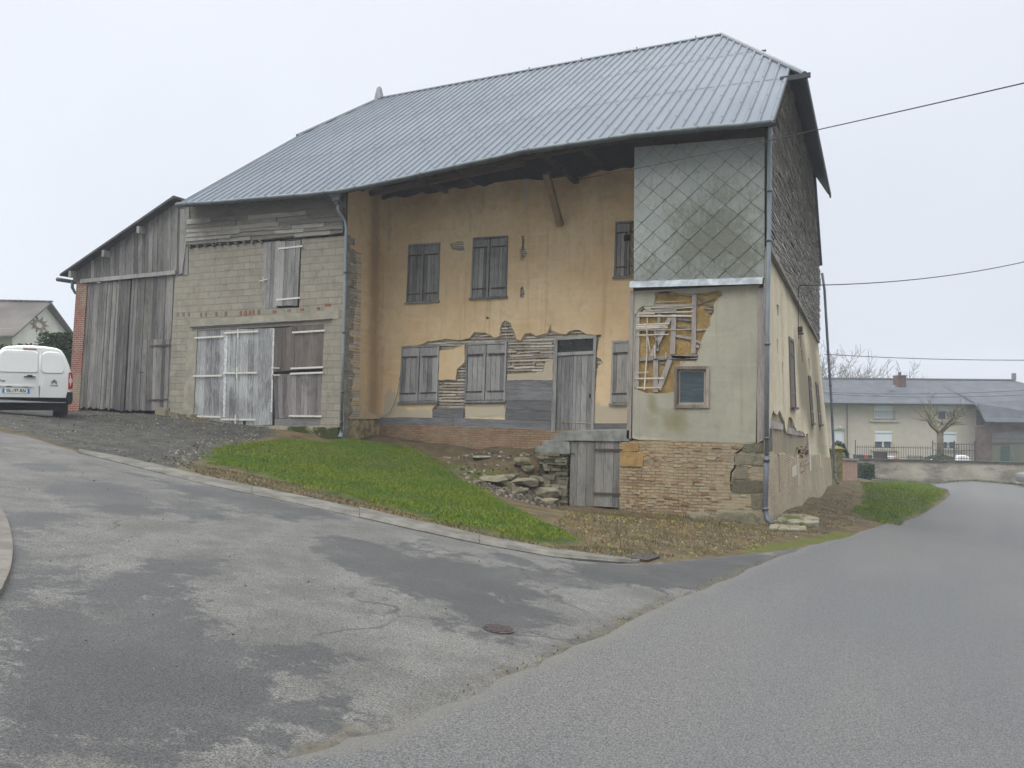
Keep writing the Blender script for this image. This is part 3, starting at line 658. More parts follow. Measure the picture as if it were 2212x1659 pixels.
def bricks(name, order, cols, mortar, bw=.22, bh=.068, ms=.011, over=None, warp=.05):
    n = N(name, .93, .15); v = n.warp(n.swz(order), 2.2, warp)
    c, f = n.brick(v, bw, bh, ms, cols[0], cols[1], mortar, bias=-.1)
    nb = n.noise(1.1, 5, .65); n2 = n.noise(6.5, 5, .7)
    if order == 'xz' and warp == .05:
        sx = n.nt.nodes.new('ShaderNodeSeparateXYZ'); n.L(n.co, sx.inputs[0])
        c = n.mix(n.rng(n.math('ADD', sx.outputs[0], n.math('MULTIPLY', n.noise(1.5, 5, .7), 1.6)), -1.5, .4, 0, .6), c, (.33, .30, .215))
    c = n.mix(n.rng(nb, .38, .68, 0, .75), c, cols[2])
    c = n.mix(n.rng(n2, .50, .72, 0, .6), c, tuple(m * .62 for m in cols[1]))
    c = n.mix(n.rng(n.noise(.8, 5, .6, n.map((1, 1, 1), loc=(9, 2, 4))), .5, .68, 0, .6), c, (.30, .265, .185))
    c = n.mix(n.rng(n.noise(3, 5, .7, n.map((1, 1, 1), loc=(1, 8, 4))), .62, .74, 0, .5), c, (.075, .08, .03))
    h = n.math('ADD', n.math('MULTIPLY', f, -1), n.math('MULTIPLY', n.noise(30, 4, .7), .5))
    return n.done(c, h, .9, .02)
BR_F = bricks('old mixed brick plinth', 'xz', ((.39, .29, .165), (.24, .14, .08), (.36, .295, .18)), (.14, .115, .075), bh=.072, ms=.013, warp=.05)
BR_O = bricks('plinth brick under boards', 'xz', ((.34, .21, .12), (.24, .13, .08), (.33, .235, .15)), (.16, .13, .09), ms=.012)
BR_S = bricks('gable foot brick', 'yz', ((.40, .32, .215), (.31, .235, .155), (.42, .37, .27)), (.26, .225, .165), ms=.011)
BR_P = bricks('red pier brick', 'xz', ((.24, .085, .055), (.18, .06, .042), (.26, .10, .07)), (.36, .31, .26), .21, .072, .012, warp=.01)
n = N('concrete block wall', .94, .15); v = n.warp(n.swz('xz'), 2.5, .035)
c, f = n.brick(v, .46, .205, .010, (.31, .285, .23), (.245, .225, .18), (.20, .185, .15))
c = n.mix(n.rng(n.noise(.5, 5, .6), .36, .66, 0, .7), c, (.285, .262, .205)); c = n.mix(n.rng(n.noise(2.4, 7, .75), .46, .68, 0, .65), c, (.165, .152, .115)); c = n.mix(n.rng(n.noise(22, 4, .7), .55, .75, 0, .35), c, (.42, .41, .34))
BLOCK = n.done(c, n.math('ADD', n.math('MULTIPLY', f, -1.0), n.math('MULTIPLY', n.noise(40, 4, .7), .5)), .9, .014)
n = N('rubble stone', .93, .15)
STONE = n.done(n.mix(n.rng(n.noise(3.5, 6, .7), .5, .68, 0, .7), n.mix(n.rng(n.math('ADD', n.math('MULTIPLY', n.attr('tint'), .6), n.math('MULTIPLY', n.noise(4, 5), .5)), .2, .9), (.11, .098, .065), (.245, .22, .155)), (.06, .068, .016)), n.noise(18, 5, .7), .9, .03)
n = N('ochre sandstone', .93, .15); OCHRE = n.done(n.mix(n.rng(n.noise(5, 5), .35, .65), (.26, .165, .06), (.36, .235, .095)), n.noise(20, 5, .7), .8, .02)
# metal roof
n = N('ribbed zinc roofing', .6, .3)
s_ = n.swz('xyz'); bw_ = n.noise(1, 3, .6, n.map((3.4, .35, .35))); cl = n.noise(.35, 4, .6)
c = n.mix(n.rng(n.math('ADD', n.math('MULTIPLY', bw_, .5), n.math('MULTIPLY', cl, .5)), .36, .64), (.074, .091, .111), (.100, .119, .140))
c = n.mix(n.rng(n.noise(12, 5, .7), .5, .8, 0, .25), c, (.085, .10, .12))
c = n.mix(n.math('MULTIPLY', n.attr('tint'), .5), c, (.060, .072, .088))
ROOF = n.done(c, n.noise(3, 3), .15, .01, metal=.25)
n = N('fibre cement diamond slates', .9, .2)
t_ = n.attr('tint'); c = n.mix(t_, (.245, .265, .25), (.315, .33, .305))
lich = n.rng(n.math('ADD', n.math('ADD', n.math('MULTIPLY', n.noise(1.1, 3, .6), .35), n.math('MULTIPLY', n.noise(13, 7, .8, n.map((1, 1, .6))), .65)), n.math('ADD', n.math('MULTIPLY', n.attr('tint'), .12), n.math('MULTIPLY', n.attr('lich'), .26))), .50, .84); c = n.mix(n.math('MULTIPLY', lich, .8), c, (.10, .105, .075))
c = n.mix(n.rng(n.noise(34, 3, .7), .62, .72, 0, .5), c, (.38, .38, .33)); c = n.mix(n.rng(n.noise(1, 4, .6, n.map((6, 6, .4))), .56, .72, 0, .35), c, (.16, .165, .14))
SLATE_D = n.done(c, n.noise(30, 4), .3, .004)
n = N('grey wood shingles', .92, .15)
SHING = n.done(n.mix(n.rng(n.noise(2.2, 6, .72), .5, .66, 0, .75), n.mix(n.attr('tint'), (.125, .115, .10), (.36, .335, .30)), (.075, .07, .062)), n.noise(40, 4), .5, .01)

barn = empty('farmhouse', (-8, 0, .5), 'large derelict half timbered farmhouse with orange render and blue grey ribbed metal roof', 'farmhouse')
# --- eaves profile
EAVE = [PY(u, v, -.5) for u, v in [(389, 441), (470, 436), (560, 428), (660, 420), (735, 412), (780, 404), (880, 383), (1000, 356), (1080, 339), (1130, 326), (1180, 319), (1250, 309), (1370, 291), (1450, 283), (1520, 276), (1600, 270), (1675, 263)]]
def E(X):
    if X <= EAVE[0][0]: return EAVE[0][1]
    for a, b in zip(EAVE, EAVE[1:]):
        if X <= b[0]: t = (X - a[0]) / (b[0] - a[0]); return a[1] + (b[1] - a[1]) * t
    return EAVE[-1][1]
XL, XRK = EAVE[0][0], .2
RZ, RY = 14.16, 8.7
RX0, RX1 = PY(820, 214, RY)[0], PY(1560, 76, RY)[0]
RZ0, RZ1 = PY(820, 214, RY)[1], PY(1560, 76, RY)[1]
def ridz(X): return RZ0 + (RZ1 - RZ0) * (X - RX0) / (RX1 - RX0)
def Zr(X, Y):
    if Y <= RY: t = (Y + .5) / (RY + .5); return E(X) * (1 - t) + ridz(X) * t
    t = (17.9 - Y) / (17.9 - RY); return 7.9 * (1 - t) + ridz(X) * t
HXR, HY0, HY1 = .64, 2.55, 14.85
LY0 = 5.04
HZ = Zr(XRK, HY0) + .03
def ytop(X):
    if X > RX1: return RY + (HY0 - RY) * (X - RX1) / (HXR - RX1)
    if X < RX0: return RY + (LY0 - RY) * (X - RX0) / (XL - RX0)
    return RY
# roof sheets: individual sheets with slight tint, ribs, laps, clips
RIB = .29
mb = MB(); xs = []
x = XRK
while x > XL: xs.append(x); x -= RIB
xs.append(XL)
xs = sorted(set(xs + [RX0, RX1]))
rr = random.Random(3)
laps = [0, .30, .62, 1.0]
for a, b in zip(xs, xs[1:]):
    cuts = [-.55, 2.6, 5.7, 8.8]
    for j in range(3):
        ya0, ya1 = cuts[j], min(cuts[j + 1], ytop(a)); yb0, yb1 = cuts[j], min(cuts[j + 1], ytop(b))
        if ya1 <= ya0 and yb1 <= yb0: continue
        ya1 = max(ya1, ya0); yb1 = max(yb1, yb0)
        o = -.003 * j + .012
        vs = []
        for zz in (o, o - .05): vs += [(a, ya0, Zr(a, ya0) + zz), (b, yb0, Zr(b, yb0) + zz), (b, yb1, Zr(b, yb1) + zz - .006), (a, ya1, Zr(a, ya1) + zz - .006)]
        mb.add(vs, [(0, 1, 2, 3), (7, 6, 5, 4), (0, 4, 5, 1), (3, 2, 6, 7), (0, 3, 7, 4), (1, 5, 6, 2)], rr.random() * .28)
        if j and ya1 > ya0: mb.add([(a, ya0 - .02, Zr(a, ya0 - .02) + .017), (b, yb0 - .02, Zr(b, yb0 - .02) + .017), (b, yb0 + .02, Zr(b, yb0 + .02) + .017), (a, ya0 + .02, Zr(a, ya0 + .02) + .017)], [(0, 1, 2, 3)], .55)
for i, x in enumerate(np.arange(XRK - .02, XL, -RIB)):
    yt = ytop(x) - .03
    for (w, h) in ((.055, .045),):
        segs = [(-.58, 2.62), (2.62, 5.72), (5.72, yt)]
        for (y0, y1) in segs:
            y1 = min(y1, yt)
            if y1 <= y0 + .05: continue
            vs = []
            for y in (y0, y1):
                z = Zr(x, y) + .01
                vs += [(x - w, y, z), (x - w * .45, y, z + h), (x + w * .45, y, z + h), (x + w, y, z)]
            mb.add(vs, [(0, 1, 5, 4), (1, 2, 6, 5), (2, 3, 7, 6), (3, 2, 1, 0), (4, 5, 6, 7)], .25 + rr.random() * .2)
        for q in range(8):
            y = -.35 + q * 1.22 + (i % 3) * .35
            if y < yt - .2: mb.box((x, y, Zr(x, y) + .057), (.03, .02, .014), tint=.8)
# rear slope
xs2 = [XL, RX0, -9, RX1, XRK]
for a, b in zip(xs2, xs2[1:]):
    ya, yb = 17.4 - ytop(a), 17.4 - ytop(b)
    vs = []
    for zz in (0, -.06): vs += [(a, 17.95, Zr(a, 17.95) + zz), (b, 17.95, Zr(b, 17.95) + zz), (b, max(yb, RY), Zr(b, max(yb, RY)) + zz), (a, max(ya, RY), Zr(a, max(ya, RY)) + zz)]
    mb.add(vs, [(3, 2, 1, 0), (4, 5, 6, 7), (0, 1, 5, 4), (0, 4, 7, 3), (1, 2, 6, 5)], .5)
# half hips
zL = Zr(XL, LY0) + .02
for tri in ([(HXR, HY0, HZ), (HXR, HY1, HZ), (RX1, RY, RZ1 + .01)], [(XL - .05, 17.4 - LY0, zL), (XL - .05, LY0, zL), (RX0, RY, RZ0 + .01)]):
    mb.add([p for p in tri] + [(p[0], p[1], p[2] - .06) for p in tri], [(0, 1, 2), (5, 4, 3), (0, 3, 4, 1), (1, 4, 5, 2), (2, 5, 3, 0)], .4)
roof = mb.build('roof', ROOF, barn)
# caps along ridge and hips
mb = MB()
def cap(p, q, w=.13, tint=.2):
    mb.tube([Vector(p) + Vector((0, 0, .02)), Vector(q) + Vector((0, 0, .02))], w * .55, 8, tint)
cap((RX0, RY, RZ0), (RX1, RY, RZ1)); cap((RX1, RY, RZ1), (HXR, HY0, HZ)); cap((RX1, RY, RZ1), (HXR, HY1, HZ)); cap((RX0, RY, RZ0), (XL - .05, LY0, zL)); cap((RX0, RY, RZ0), (XL - .05, 17.4 - LY0, zL))
for k in range(4): mb.box((RX1 - .9 - 2.1 * k, RY, ridz(RX1 - .9 - 2.1 * k) + .10), (.035, .035, .09))
mb.build('ridge_cap', plain('ridge cap metal', (.11, .12, .135), .5, .4, .3, .15, 3), roof)
mb = MB(); fx, fz = RX0 - .02, RZ0
for s0, s1, a, b in ((.15, .075, -.02, .46), (.075, .05, .46, .52)):
    vs = [(fx + i * s0, RY + j * s0, fz + a) for i, j in ((-1, -1), (1, -1), (1, 1), (-1, 1))] + [(fx + i * s1, RY + j * s1, fz + b) for i, j in ((-1, -1), (1, -1), (1, 1), (-1, 1))]
    mb.add(vs, [(3, 2, 1, 0), (4, 5, 6, 7), (0, 1, 5, 4), (1, 2, 6, 5), (2, 3, 7, 6), (3, 0, 4, 7)])
mb.build('finial', plain('zinc finial', (.20, .215, .23), .6, .4, .2, .2, 5), roof)
# hip eaves gutter board, rake trims
mb = MB()
mb.box((HXR + .03, (HY0 + HY1) / 2, HZ - .08), (.06, HY1 - HY0 + .1, .16)); mb.box((HXR / 2 + .1, HY0 - .05, HZ - .05), (HXR + .1, .07, .12))
mb.beam((XRK + .02, -.5, E(XRK) - .02), (XRK + .02, HY0, HZ - .05), .04, .12)
mb.beam((XL - .02, -.5, E(XL) - .02), (XL - .02, LY0, zL - .05), .05, .12)
each(mb, 'fascia', plain('dark fascia', (.05, .055, .06), .7), roof)
# front gutter
mb = MB(); g = [(x, -.60, E(x) - .05) for x in [EAVE[0][0] - .05] + [p[0] for p in EAVE[1:-1]] + [XRK]]
mb.tube(g, .075, 8)
for x in np.arange(XL + .4, XRK, 1.05): mb.tube([(x, -.60, E(x) - .05), (x + .035, -.60, E(x + .035) - .05)], .088, 8, 1)
mb.build('gutter', ZINC, barn, True)
# rafters, plates and braces under the eave
mb = MB()
for x in np.arange(XL + .3, XRK, .58): mb.beam((x, -.25, Zr(x, -.25) - .16), (x, 2.2, Zr(x, 2.2) - .16), .09, .12)
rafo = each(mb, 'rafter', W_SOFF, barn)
mb = MB()
for x in np.arange(XL, XRK, .25): mb.box((x + .125, .6, Zr(x + .1, .6) - .085), (.25, .02, .02))
for yv in np.arange(-.45, 2.2, .16):
    for a, b in zip(EAVE, EAVE[1:]): mb.beam((a[0], yv, Zr(a[0], yv) - .085), (b[0], yv, Zr(b[0], yv) - .085), .145, .018)
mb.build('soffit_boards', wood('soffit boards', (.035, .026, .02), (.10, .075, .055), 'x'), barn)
mb = MB()
XB = PY(743, 720, 0)[0]; XBAY = PY(1368, 470, 0)[0]
mb.beam((XB - .3, .55, Zr(XB, .55) - .36), (XBAY + .3, .55, Zr(XBAY, .55) - .36), .18, .2)
mb.beam((XB, 1.8, Zr(XB, 1.8) - .35), (-7.2, 1.8, Zr(-7.2, 1.8) - .30), .2, .22); mb.beam((-7.2, 1.8, Zr(-7.2, 1.8) - .30), (XBAY, 1.8, Zr(XBAY, 1.8) - .35), .2, .22)
each(mb, 'wall_plate', W_SOFF, barn)
# dark timber sheet, ragged below, closing the wall head below the rafters
mb = MB(); px = [(748, 432), (800, 436), (850, 424), (905, 417), (960, 408), (1010, 402), (1060, 396), (1110, 386), (1160, 384), (1215, 378), (1250, 384), (1290, 368), (1340, 360), (1400, 350)]
lowp = [PY(u, v, YR - .16) for u, v in px]; lowp[0] = (XB + .02, lowp[0][1])
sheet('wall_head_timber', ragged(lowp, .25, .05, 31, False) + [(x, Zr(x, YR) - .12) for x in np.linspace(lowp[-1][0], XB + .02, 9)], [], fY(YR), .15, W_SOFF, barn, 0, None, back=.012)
mb = MB(); a_, b_ = PY(800, 418, .9), PY(1132, 352, .9); mb.beam((a_[0], .9, a_[1]), (b_[0], .9, b_[1]), .13, .15); mb.build('purlin', wood('brown purlin', (.05, .034, .02), (.14, .095, .055), 'x'), barn)
for u, v in ((915, 395), (985, 376), (1180, 345), (1265, 330)):
    mb = MB(); a_ = PY(u, v, .6); mb.beam((a_[0], .2, a_[1] + .05), (a_[0], YR, a_[1] + .1), .1, .12); mb.build('joist_end', W_SOFF, barn)
mb = MB(); p1 = PY(1210, 486, YR - .12); p0 = PY(1180, 374, .75)
mb.beam((p0[0], .75, p0[1]), (p1[0], YR - .10, p1[1]), .17, .15, tint=.8)
mb.build('brace', wood('brace timber', (.11, .085, .05), (.28, .225, .14), 'z'), barn)
mb = MB()
for u0, v0, u1, v1, yt in ((1218, 366, 1246, 392, 1.2),):
    a = PY(u0, v0, yt); b = PY(u1, v1, YR - .05); mb.beam((a[0], yt, a[1]), (b[0], YR - .05, b[1]), .14, .16)
each(mb, 'bracket', W_SOFF, barn)

# --- orange wall
zt = lambda X: Zr(X, YR) - .10
fl = lambda X: t1(X, YR) - .3
xl, xr = XB, XBAY + .45
print('corner', XB, PY(836, 700, YR)[0])
topz = [(x, zt(x)) for x in np.linspace(xr, xl, 14)]
base = [O(395, 1475), O(1500, 1482), O(1765, 1512), O(2010, 1512)]
zb0 = base[0][1]
outl = [(xl, zb0)] + [base[0]] + ragged([O(560, 1470), O(770, 1468)], .2, .0)[:2] + [O(775, 1472), O(1500, 1495), O(1770, 1508), O(1985, 1508), (xr, O(1985, 1508)[1])] + topz
WIN = {  # frame corners TL TR BR BL in wall coordinates
    'u1': [O(628, 403), O(822, 390), O(812, 752), O(612, 765)], 'u2': [O(1025, 362), O(1240, 348), O(1232, 727), O(1008, 738)],
    'u3': [O(1903, 265), O(2085, 250), O(2080, 598), O(1893, 608)],
    'g1': [O(585, 1030), O(815, 1022), O(803, 1374), O(568, 1380)], 'g2': [O(985, 1012), O(1232, 1003), O(1222, 1370), O(972, 1374)],
    'g3': [O(1882, 998), O(2110, 985), O(2110, 1382), O(1870, 1388)]}
DOOR = [O(1530, 975), O(1787, 962), O(1768, 1552), O(1505, 1560)]
def shrink(q, m=.01):
    cx = sum(p[0] for p in q) / 4; cy = sum(p[1] for p in q) / 4
    return [(p[0] + (cx - p[0]) * m, p[1] + (cy - p[1]) * m) for p in q]
holes = [shrink(WIN[k], .03) for k in ('u1', 'u2', 'u3')]
R = lambda pts, **k: ragged([O(*p) for p in pts], **k)
holes.append(R([(882, 400), (905, 392), (935, 382), (965, 385), (970, 438), (930, 440), (905, 436), (890, 430)], step=.1, amp=.012, seed=3))
holes.append(R([(1322, 347), (1338, 345), (1345, 380), (1335, 420), (1358, 455), (1350, 480), (1325, 488), (1320, 440), (1326, 400)], step=.1, amp=.012, seed=4))
holes.append(R([(1315, 672), (1328, 664), (1342, 700), (1336, 732), (1310, 728)], step=.1, amp=.01, seed=5))
holes.append(R([(1100, 852), (1118, 848), (1126, 860), (1110, 868)], step=.1, amp=.006, seed=6))
# the big loss: from the left shutters to beyond the door, all in one outline
big = [O(*p) for p in [(585, 1034), (705, 1020), (740, 1002), (790, 992), (850, 985), (900, 988), (960, 990), (1000, 980), (1015, 960), (1035, 942), (1065, 948), (1095, 945), (1130, 960), (1150, 978), (1170, 976), (1188, 965), (1186, 920), (1200, 885), (1218, 872), (1235, 880), (1255, 888), (1268, 920), (1278, 945), (1290, 985), (1315, 998), (1332, 972), (1345, 950), (1380, 948), (1415, 965), (1450, 960), (1482, 950), (1492, 925), (1500, 905), (1510, 930), (1525, 942), (1560, 950), (1600, 955), (1618, 938), (1640, 930), (1680, 928), (1705, 945), (1722, 958), (1770, 958), (1815, 962), (1800, 1000), (1795, 1040), (1785, 1095), (1812, 1105), (1830, 1130), (1800, 1150), (1790, 1180), (1780, 1250), (1776, 1330), (1768, 1400), (1772, 1505),
                                 (1500, 1495), (1505, 1245), (1228, 1240), (1222, 1370), (1218, 1465), (1150, 1455), (1080, 1468), (1020, 1460), (972, 1470), (900, 1468), (775, 1466), (770, 1420), (800, 1390), (803, 1376), (568, 1382)]]
isl1 = ragged([O(*p) for p in [(818, 1062), (900, 1046), (970, 1022), (974, 1105), (968, 1130), (945, 1155), (925, 1172), (920, 1205), (915, 1240), (860, 1236), (808, 1240)]], .12, .015, 8)
isl2 = ragged([O(*p) for p in [(1520, 1110), (1512, 1240), (1235, 1238), (1236, 1205), (1400, 1195), (1455, 1188), (1475, 1128)]], .12, .012, 9)
isl3 = ragged([O(*p) for p in [(974, 1384), (1220, 1384), (1216, 1462), (1150, 1455), (1080, 1468), (1020, 1460), (974, 1468)]], .12, .014, 10)
ib = big.index(O(1772, 1505)) + 0
bigr = ragged(big[:ib], .1, .017, 7, False) + big[ib:]
for q in (bigr,): holes.append(q)
def blobs(spec):   # soft vertical stains and painted shade: (u, v0, v1, half width m)
    S_ = [(O(u, v0), O(u2, v1), w, a) for (u, v0, u2, v1, w, a) in spec]
    def f(X, Y):
        o = np.zeros(X.shape)
        for p, q, w, a in S_:
            t = np.clip((Y - p[1]) / (q[1] - p[1] + 1e-6), 0, 1); cx = p[0] + (q[0] - p[0]) * t
            k = np.exp(-((X - cx) / w) ** 2) * np.clip(1.15 - t, 0, 1) * ((Y <= p[1] + .2) & (Y >= q[1] - .3)); o = np.maximum(o, k * a)
        return o
    return f
stain_shade = blobs([(400, 560, 380, 1450, .35, .9), (1322, 480, 1322, 800, .06, 1.0), (1500, 860, 1500, 960, .1, .8), (700, 100, 700, 330, 1.2, .6), (1000, 60, 1000, 300, 1.2, .6), (1300, 40, 1300, 260, 1.2, .6), (1600, 30, 1600, 260, 1.2, .65), (1850, 0, 1850, 240, 1.2, .6), (330, 800, 330, 1400, .2, .8)])  # wide top blobs paint eave shade and grime into the render colour
pale_top = blobs([(1345, 30, 1328, 330, .13, .9), (520, 160, 470, 900, .16, .7), (1560, 300, 1530, 700, .1, .35)])
plz = O(420, 1260)
PALE = [[O(*p) for p in q] for q in ([(395, 1260), (470, 1240), (500, 1330), (545, 1300), (568, 1330), (568, 1475), (395, 1475)], [(568, 1420), (770, 1415), (775, 1475), (568, 1475)], [(1776, 1390), (1990, 1410), (1990, 1515), (1770, 1515)], [(1236, 1100), (1520, 1100), (1520, 1245), (1230, 1245)], [(970, 1380), (1222, 1380), (1222, 1475), (970, 1475)])]
def palef(X, Y):
    o = pale_top(X, Y)
    for p in PALE: o = np.maximum(o, np.clip(.55 + sdf_np(X, Y, p) * 4, 0, 1))
    return o
AT = {'stain_shade': stain_shade, 'pale': palef}
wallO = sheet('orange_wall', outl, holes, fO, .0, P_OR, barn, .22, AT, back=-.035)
UNDER = plaster('crumbled undercoat', (.30, .25, .165), (.40, .345, .25), (.20, .16, .10))
ring = [O(560, 860), O(1850, 860), O(1850, 1500), O(560, 1480)]
uh = ragged(inset(ragged(big[:ib], .16, .0, 3, False), .012, .06, 5), .08, .012, 6, False) + big[ib:]
sheet('undercoat', ring, [uh], fO, -.024, UNDER, wallO, 0, None, back=-.05)
for q in (isl1, isl2, isl3): sheet('undercoat', ragged(inset(q, -.045, -.008, 7), .1, .006, 2), [], fO, -.02, UNDER, wallO, 0, None, back=-.05)
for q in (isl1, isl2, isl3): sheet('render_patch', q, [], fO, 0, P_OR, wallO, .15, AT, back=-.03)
# backing behind the lost render, with laths and studs
mb = MB(); mb.prism([(xl - .1, fl(xl) - .5), (xr + .2, fl(xr) - .9), (xr + .2, zt(xr) - .25), (xl - .1, zt(xl) - .35)], fO, -.30, -.085)
mb.build('daub_backing', P_BACK, barn)
mb = MB(); rl = random.Random(12)
z = O(700, 1470)[1]
xa, xb = O(690, 1000)[0], O(1835, 1000)[0]
ztop = O(1218, 866)[1]
while z < ztop:
    x = xa
    while x < xb:
        l = rl.uniform(.5, 1.3); e1 = rl.uniform(-.02, .02); w = rl.uniform(.016, .028)
        mb.beam((x, YR + .055 - rl.uniform(0, .012), z + e1), (min(x + l, xb), YR + .055 - rl.uniform(0, .012), z + rl.uniform(-.02, .02)), w * 2, .012, (0, 1, 0))
        x += l + rl.choice([.0, .0, .05])
    z += rl.uniform(.072, .10)
for k in ((1322, 345, 1358, 488), (1308, 664, 1342, 732), (882, 382, 970, 440)):
    a, b = O(k[0], k[1]), O(k[2], k[3]); z = b[1]
    while z < a[1]: mb.beam((a[0] - .05, YR + .05, z), (b[0] + .05, YR + .05, z + rl.uniform(-.01, .01)), .035, .012, (0, 1, 0)); z += .06
mb.build('laths', W_LATH, barn)
mb = MB()
for u in (720, 955, 1100, 1245, 1395, 1500, 1800): a = O(u, 985); b = O(u - 8, 1470); mb.beam((a[0], YR + .075, a[1]), (b[0], YR + .075, b[1]), .10, .03, (0, 1, 0))
a = O(1218, 870); b = O(1225, 1010); mb.beam((a[0], YR + .062, a[1]), (b[0], YR + .062, b[1]), .035, .03, (0, 1, 0))
a, b = O(700, 1012), O(1530, 988); mb.beam((a[0], YR + .07, a[1]), (b[0], YR + .07, b[1]), .10, .03, (0, 1, 0))
each(mb, 'stud', W_TIMB, barn)
# boards nailed over the foot of the wall
mb = MB()
for k, (a, b, c_, d) in enumerate([((1232, 1240), (1516, 1240), (1514, 1302), (1230, 1298)), ((1230, 1300), (1514, 1304), (1512, 1366), (1228, 1360)), ((1228, 1362), (1512, 1368), (1510, 1428), (1226, 1420)), ((1226, 1422), (1508, 1430), (1506, 1492), (1222, 1480)), ((905, 1472), (1506, 1494), (1502, 1553), (905, 1524)),
                                   ((400, 1470), (903, 1474), (903, 1522), (400, 1513)), ((775, 1416), (968, 1418), (968, 1474), (775, 1470)), ((1768, 1506), (1985, 1506), (1985, 1548), (1765, 1552))]):
    mb.prism([O(*a), O(*b), O(*c_), O(*d)], fO, -.02, .03 + .004 * (k % 3), rl.random() * .8)
each(mb, 'foot_board', wood('grey blue foot boards', (.10, .10, .105), (.30, .30, .30), 'x', moss=.1), barn)
# brick plinth under orange wall
sheet('brick_plinth', [(xl, t1(xl, YR) - .4), (xr, -.9), (xr, O(1985, 1530)[1]), O(1500, 1550), O(905, 1524), O(400, 1510), (xl, O(400, 1510)[1])], [], fO, .035, BR_O, barn, 0, None, back=-.1)
# shutters and windows
def hinge(mb, p, q, y, w=.04, pl=None):
    mb.beam((p[0], y, p[1]), (q[0], y, q[1]), w, .012, (0, 1, 0))
def shutter_window(key, mat, fr=.055, hfr=(.17, .86), half=None, sill=True, peep=False):
    q = WIN[key]; mb = MB()
    inn = [(q[0][0] + fr, q[0][1] - fr), (q[1][0] - fr, q[1][1] - fr), (q[2][0] - fr, q[2][1] + fr * .5), (q[3][0] + fr, q[3][1] + fr * .5)]
    for i in range(4):
        j = (i + 1) % 4; mb.prism([q[i], q[j], inn[j], inn[i]], fO, -.06, .028)
    if sill: mb.prism([(q[3][0] - .03, q[3][1] + .02), (q[2][0] + .03, q[2][1] + .02), (q[2][0] + .03, q[2][1] - .03), (q[3][0] - .03, q[3][1] - .03)], fO, -.06, .07)
    win = mb.build('window', W_SHUT if mat is not W_SHUTD else W_SHUTD, barn)
    for s0, s1 in ((0, .492), (.508, 1)):
        mb = MB(); lq = [bilerp(inn, s0, 0), bilerp(inn, s1, 0), bilerp(inn, s1, 1), bilerp(inn, s0, 1)]
        lq = shrink(lq, .012); planks(mb, lq, 4, fO, -.05, .006, gap=.01, seed=hash(key) % 7 + int(s0 * 9), jd=.005)
        mb.prism([bilerp(lq, .0, .01), bilerp(lq, 1, .01), bilerp(lq, 1, .155), bilerp(lq, 0, .155)], fO, 0, .022, .6)
        if key[0] == 'g': mb.prism([bilerp(lq, .0, .86), bilerp(lq, 1, .86), bilerp(lq, 1, .99), bilerp(lq, 0, .99)], fO, 0, .020, .5)
        if s0 == 0 or key not in ('u3',):
            mb.build('shutter', mat, win)
        mb = MB()
        for h in hfr:
            a, b = (bilerp(lq, -.04, h), bilerp(lq, .86, h)) if s0 == 0 else (bilerp(lq, .12, h), bilerp(lq, 1.04, h))
            hinge(mb, a, b, YR - .03, .038)
        each(mb, 'hinge', IRON, win)
    if peep:
        a = bilerp(inn, .38, .22); mb = MB(); mb.prism(rect(a[0] - .08, a[1] - .17, a[0] + .09, a[1]), fO, 0, .012); mb.build('peephole', DARK, win)
shutter_window('u1', W_SHUTD, hfr=(.17, .87)); shutter_window('u2', W_SHUTD, hfr=(.14, .86)); shutter_window('u3', W_SHUTD, hfr=(.17, .83), peep=True)
shutter_window('g1', W_SHUT, hfr=(.17, .85)); shutter_window('g2', W_SHUT, hfr=(.18, .84)); shutter_window('g3', W_SHUT, hfr=(.17, .85))
# front door
fr = .085; q = DOOR
inn = [(q[0][0] + fr, q[0][1] - fr), (q[1][0] - fr, q[1][1] - fr), (q[2][0] - fr * .8, q[2][1]), (q[3][0] + fr * 1.6, q[3][1])]
mb = MB()
mb.prism([q[0], q[1], inn[1], inn[0]], fO, -.12, .05, .9); mb.prism([q[1], q[2], inn[2], inn[1]], fO, -.12, .045, .7); mb.prism([q[0], inn[0], inn[3], q[3]], fO, -.12, .045, .5)
za = bilerp(inn, 0, .165)[1]; mb.prism([bilerp(inn, 0, .135), bilerp(inn, 1, .135), bilerp(inn, 1, .17), bilerp(inn, 0, .17)], fO, -.12, .02, .9)
dfr = mb.build('front_door', W_SHUT, barn)
mb = MB(); planks(mb, [bilerp(inn, 0, .172), bilerp(inn, 1, .172), bilerp(inn, 1, 1), bilerp(inn, 0, 1)], 8, fO, -.09, -.018, gap=.008, seed=4); mb.build('door_leaf', W_SHUT, dfr)
GLASS_D = plain('dark dusty glass', (.014, .013, .012), .25, .5)
mb = MB(); mb.prism([bilerp(inn, 0, 0), bilerp(inn, 1, 0), bilerp(inn, 1, .135), bilerp(inn, 0, .135)], fO, -.09, -.022); mb.build('transom_pane', GLASS_D, dfr)
mb = MB(); a = bilerp(inn, .93, .62); mb.box((a[0], YR + .02, a[1]), (.04, .05, .10)); mb.build('handle', IRON, dfr)
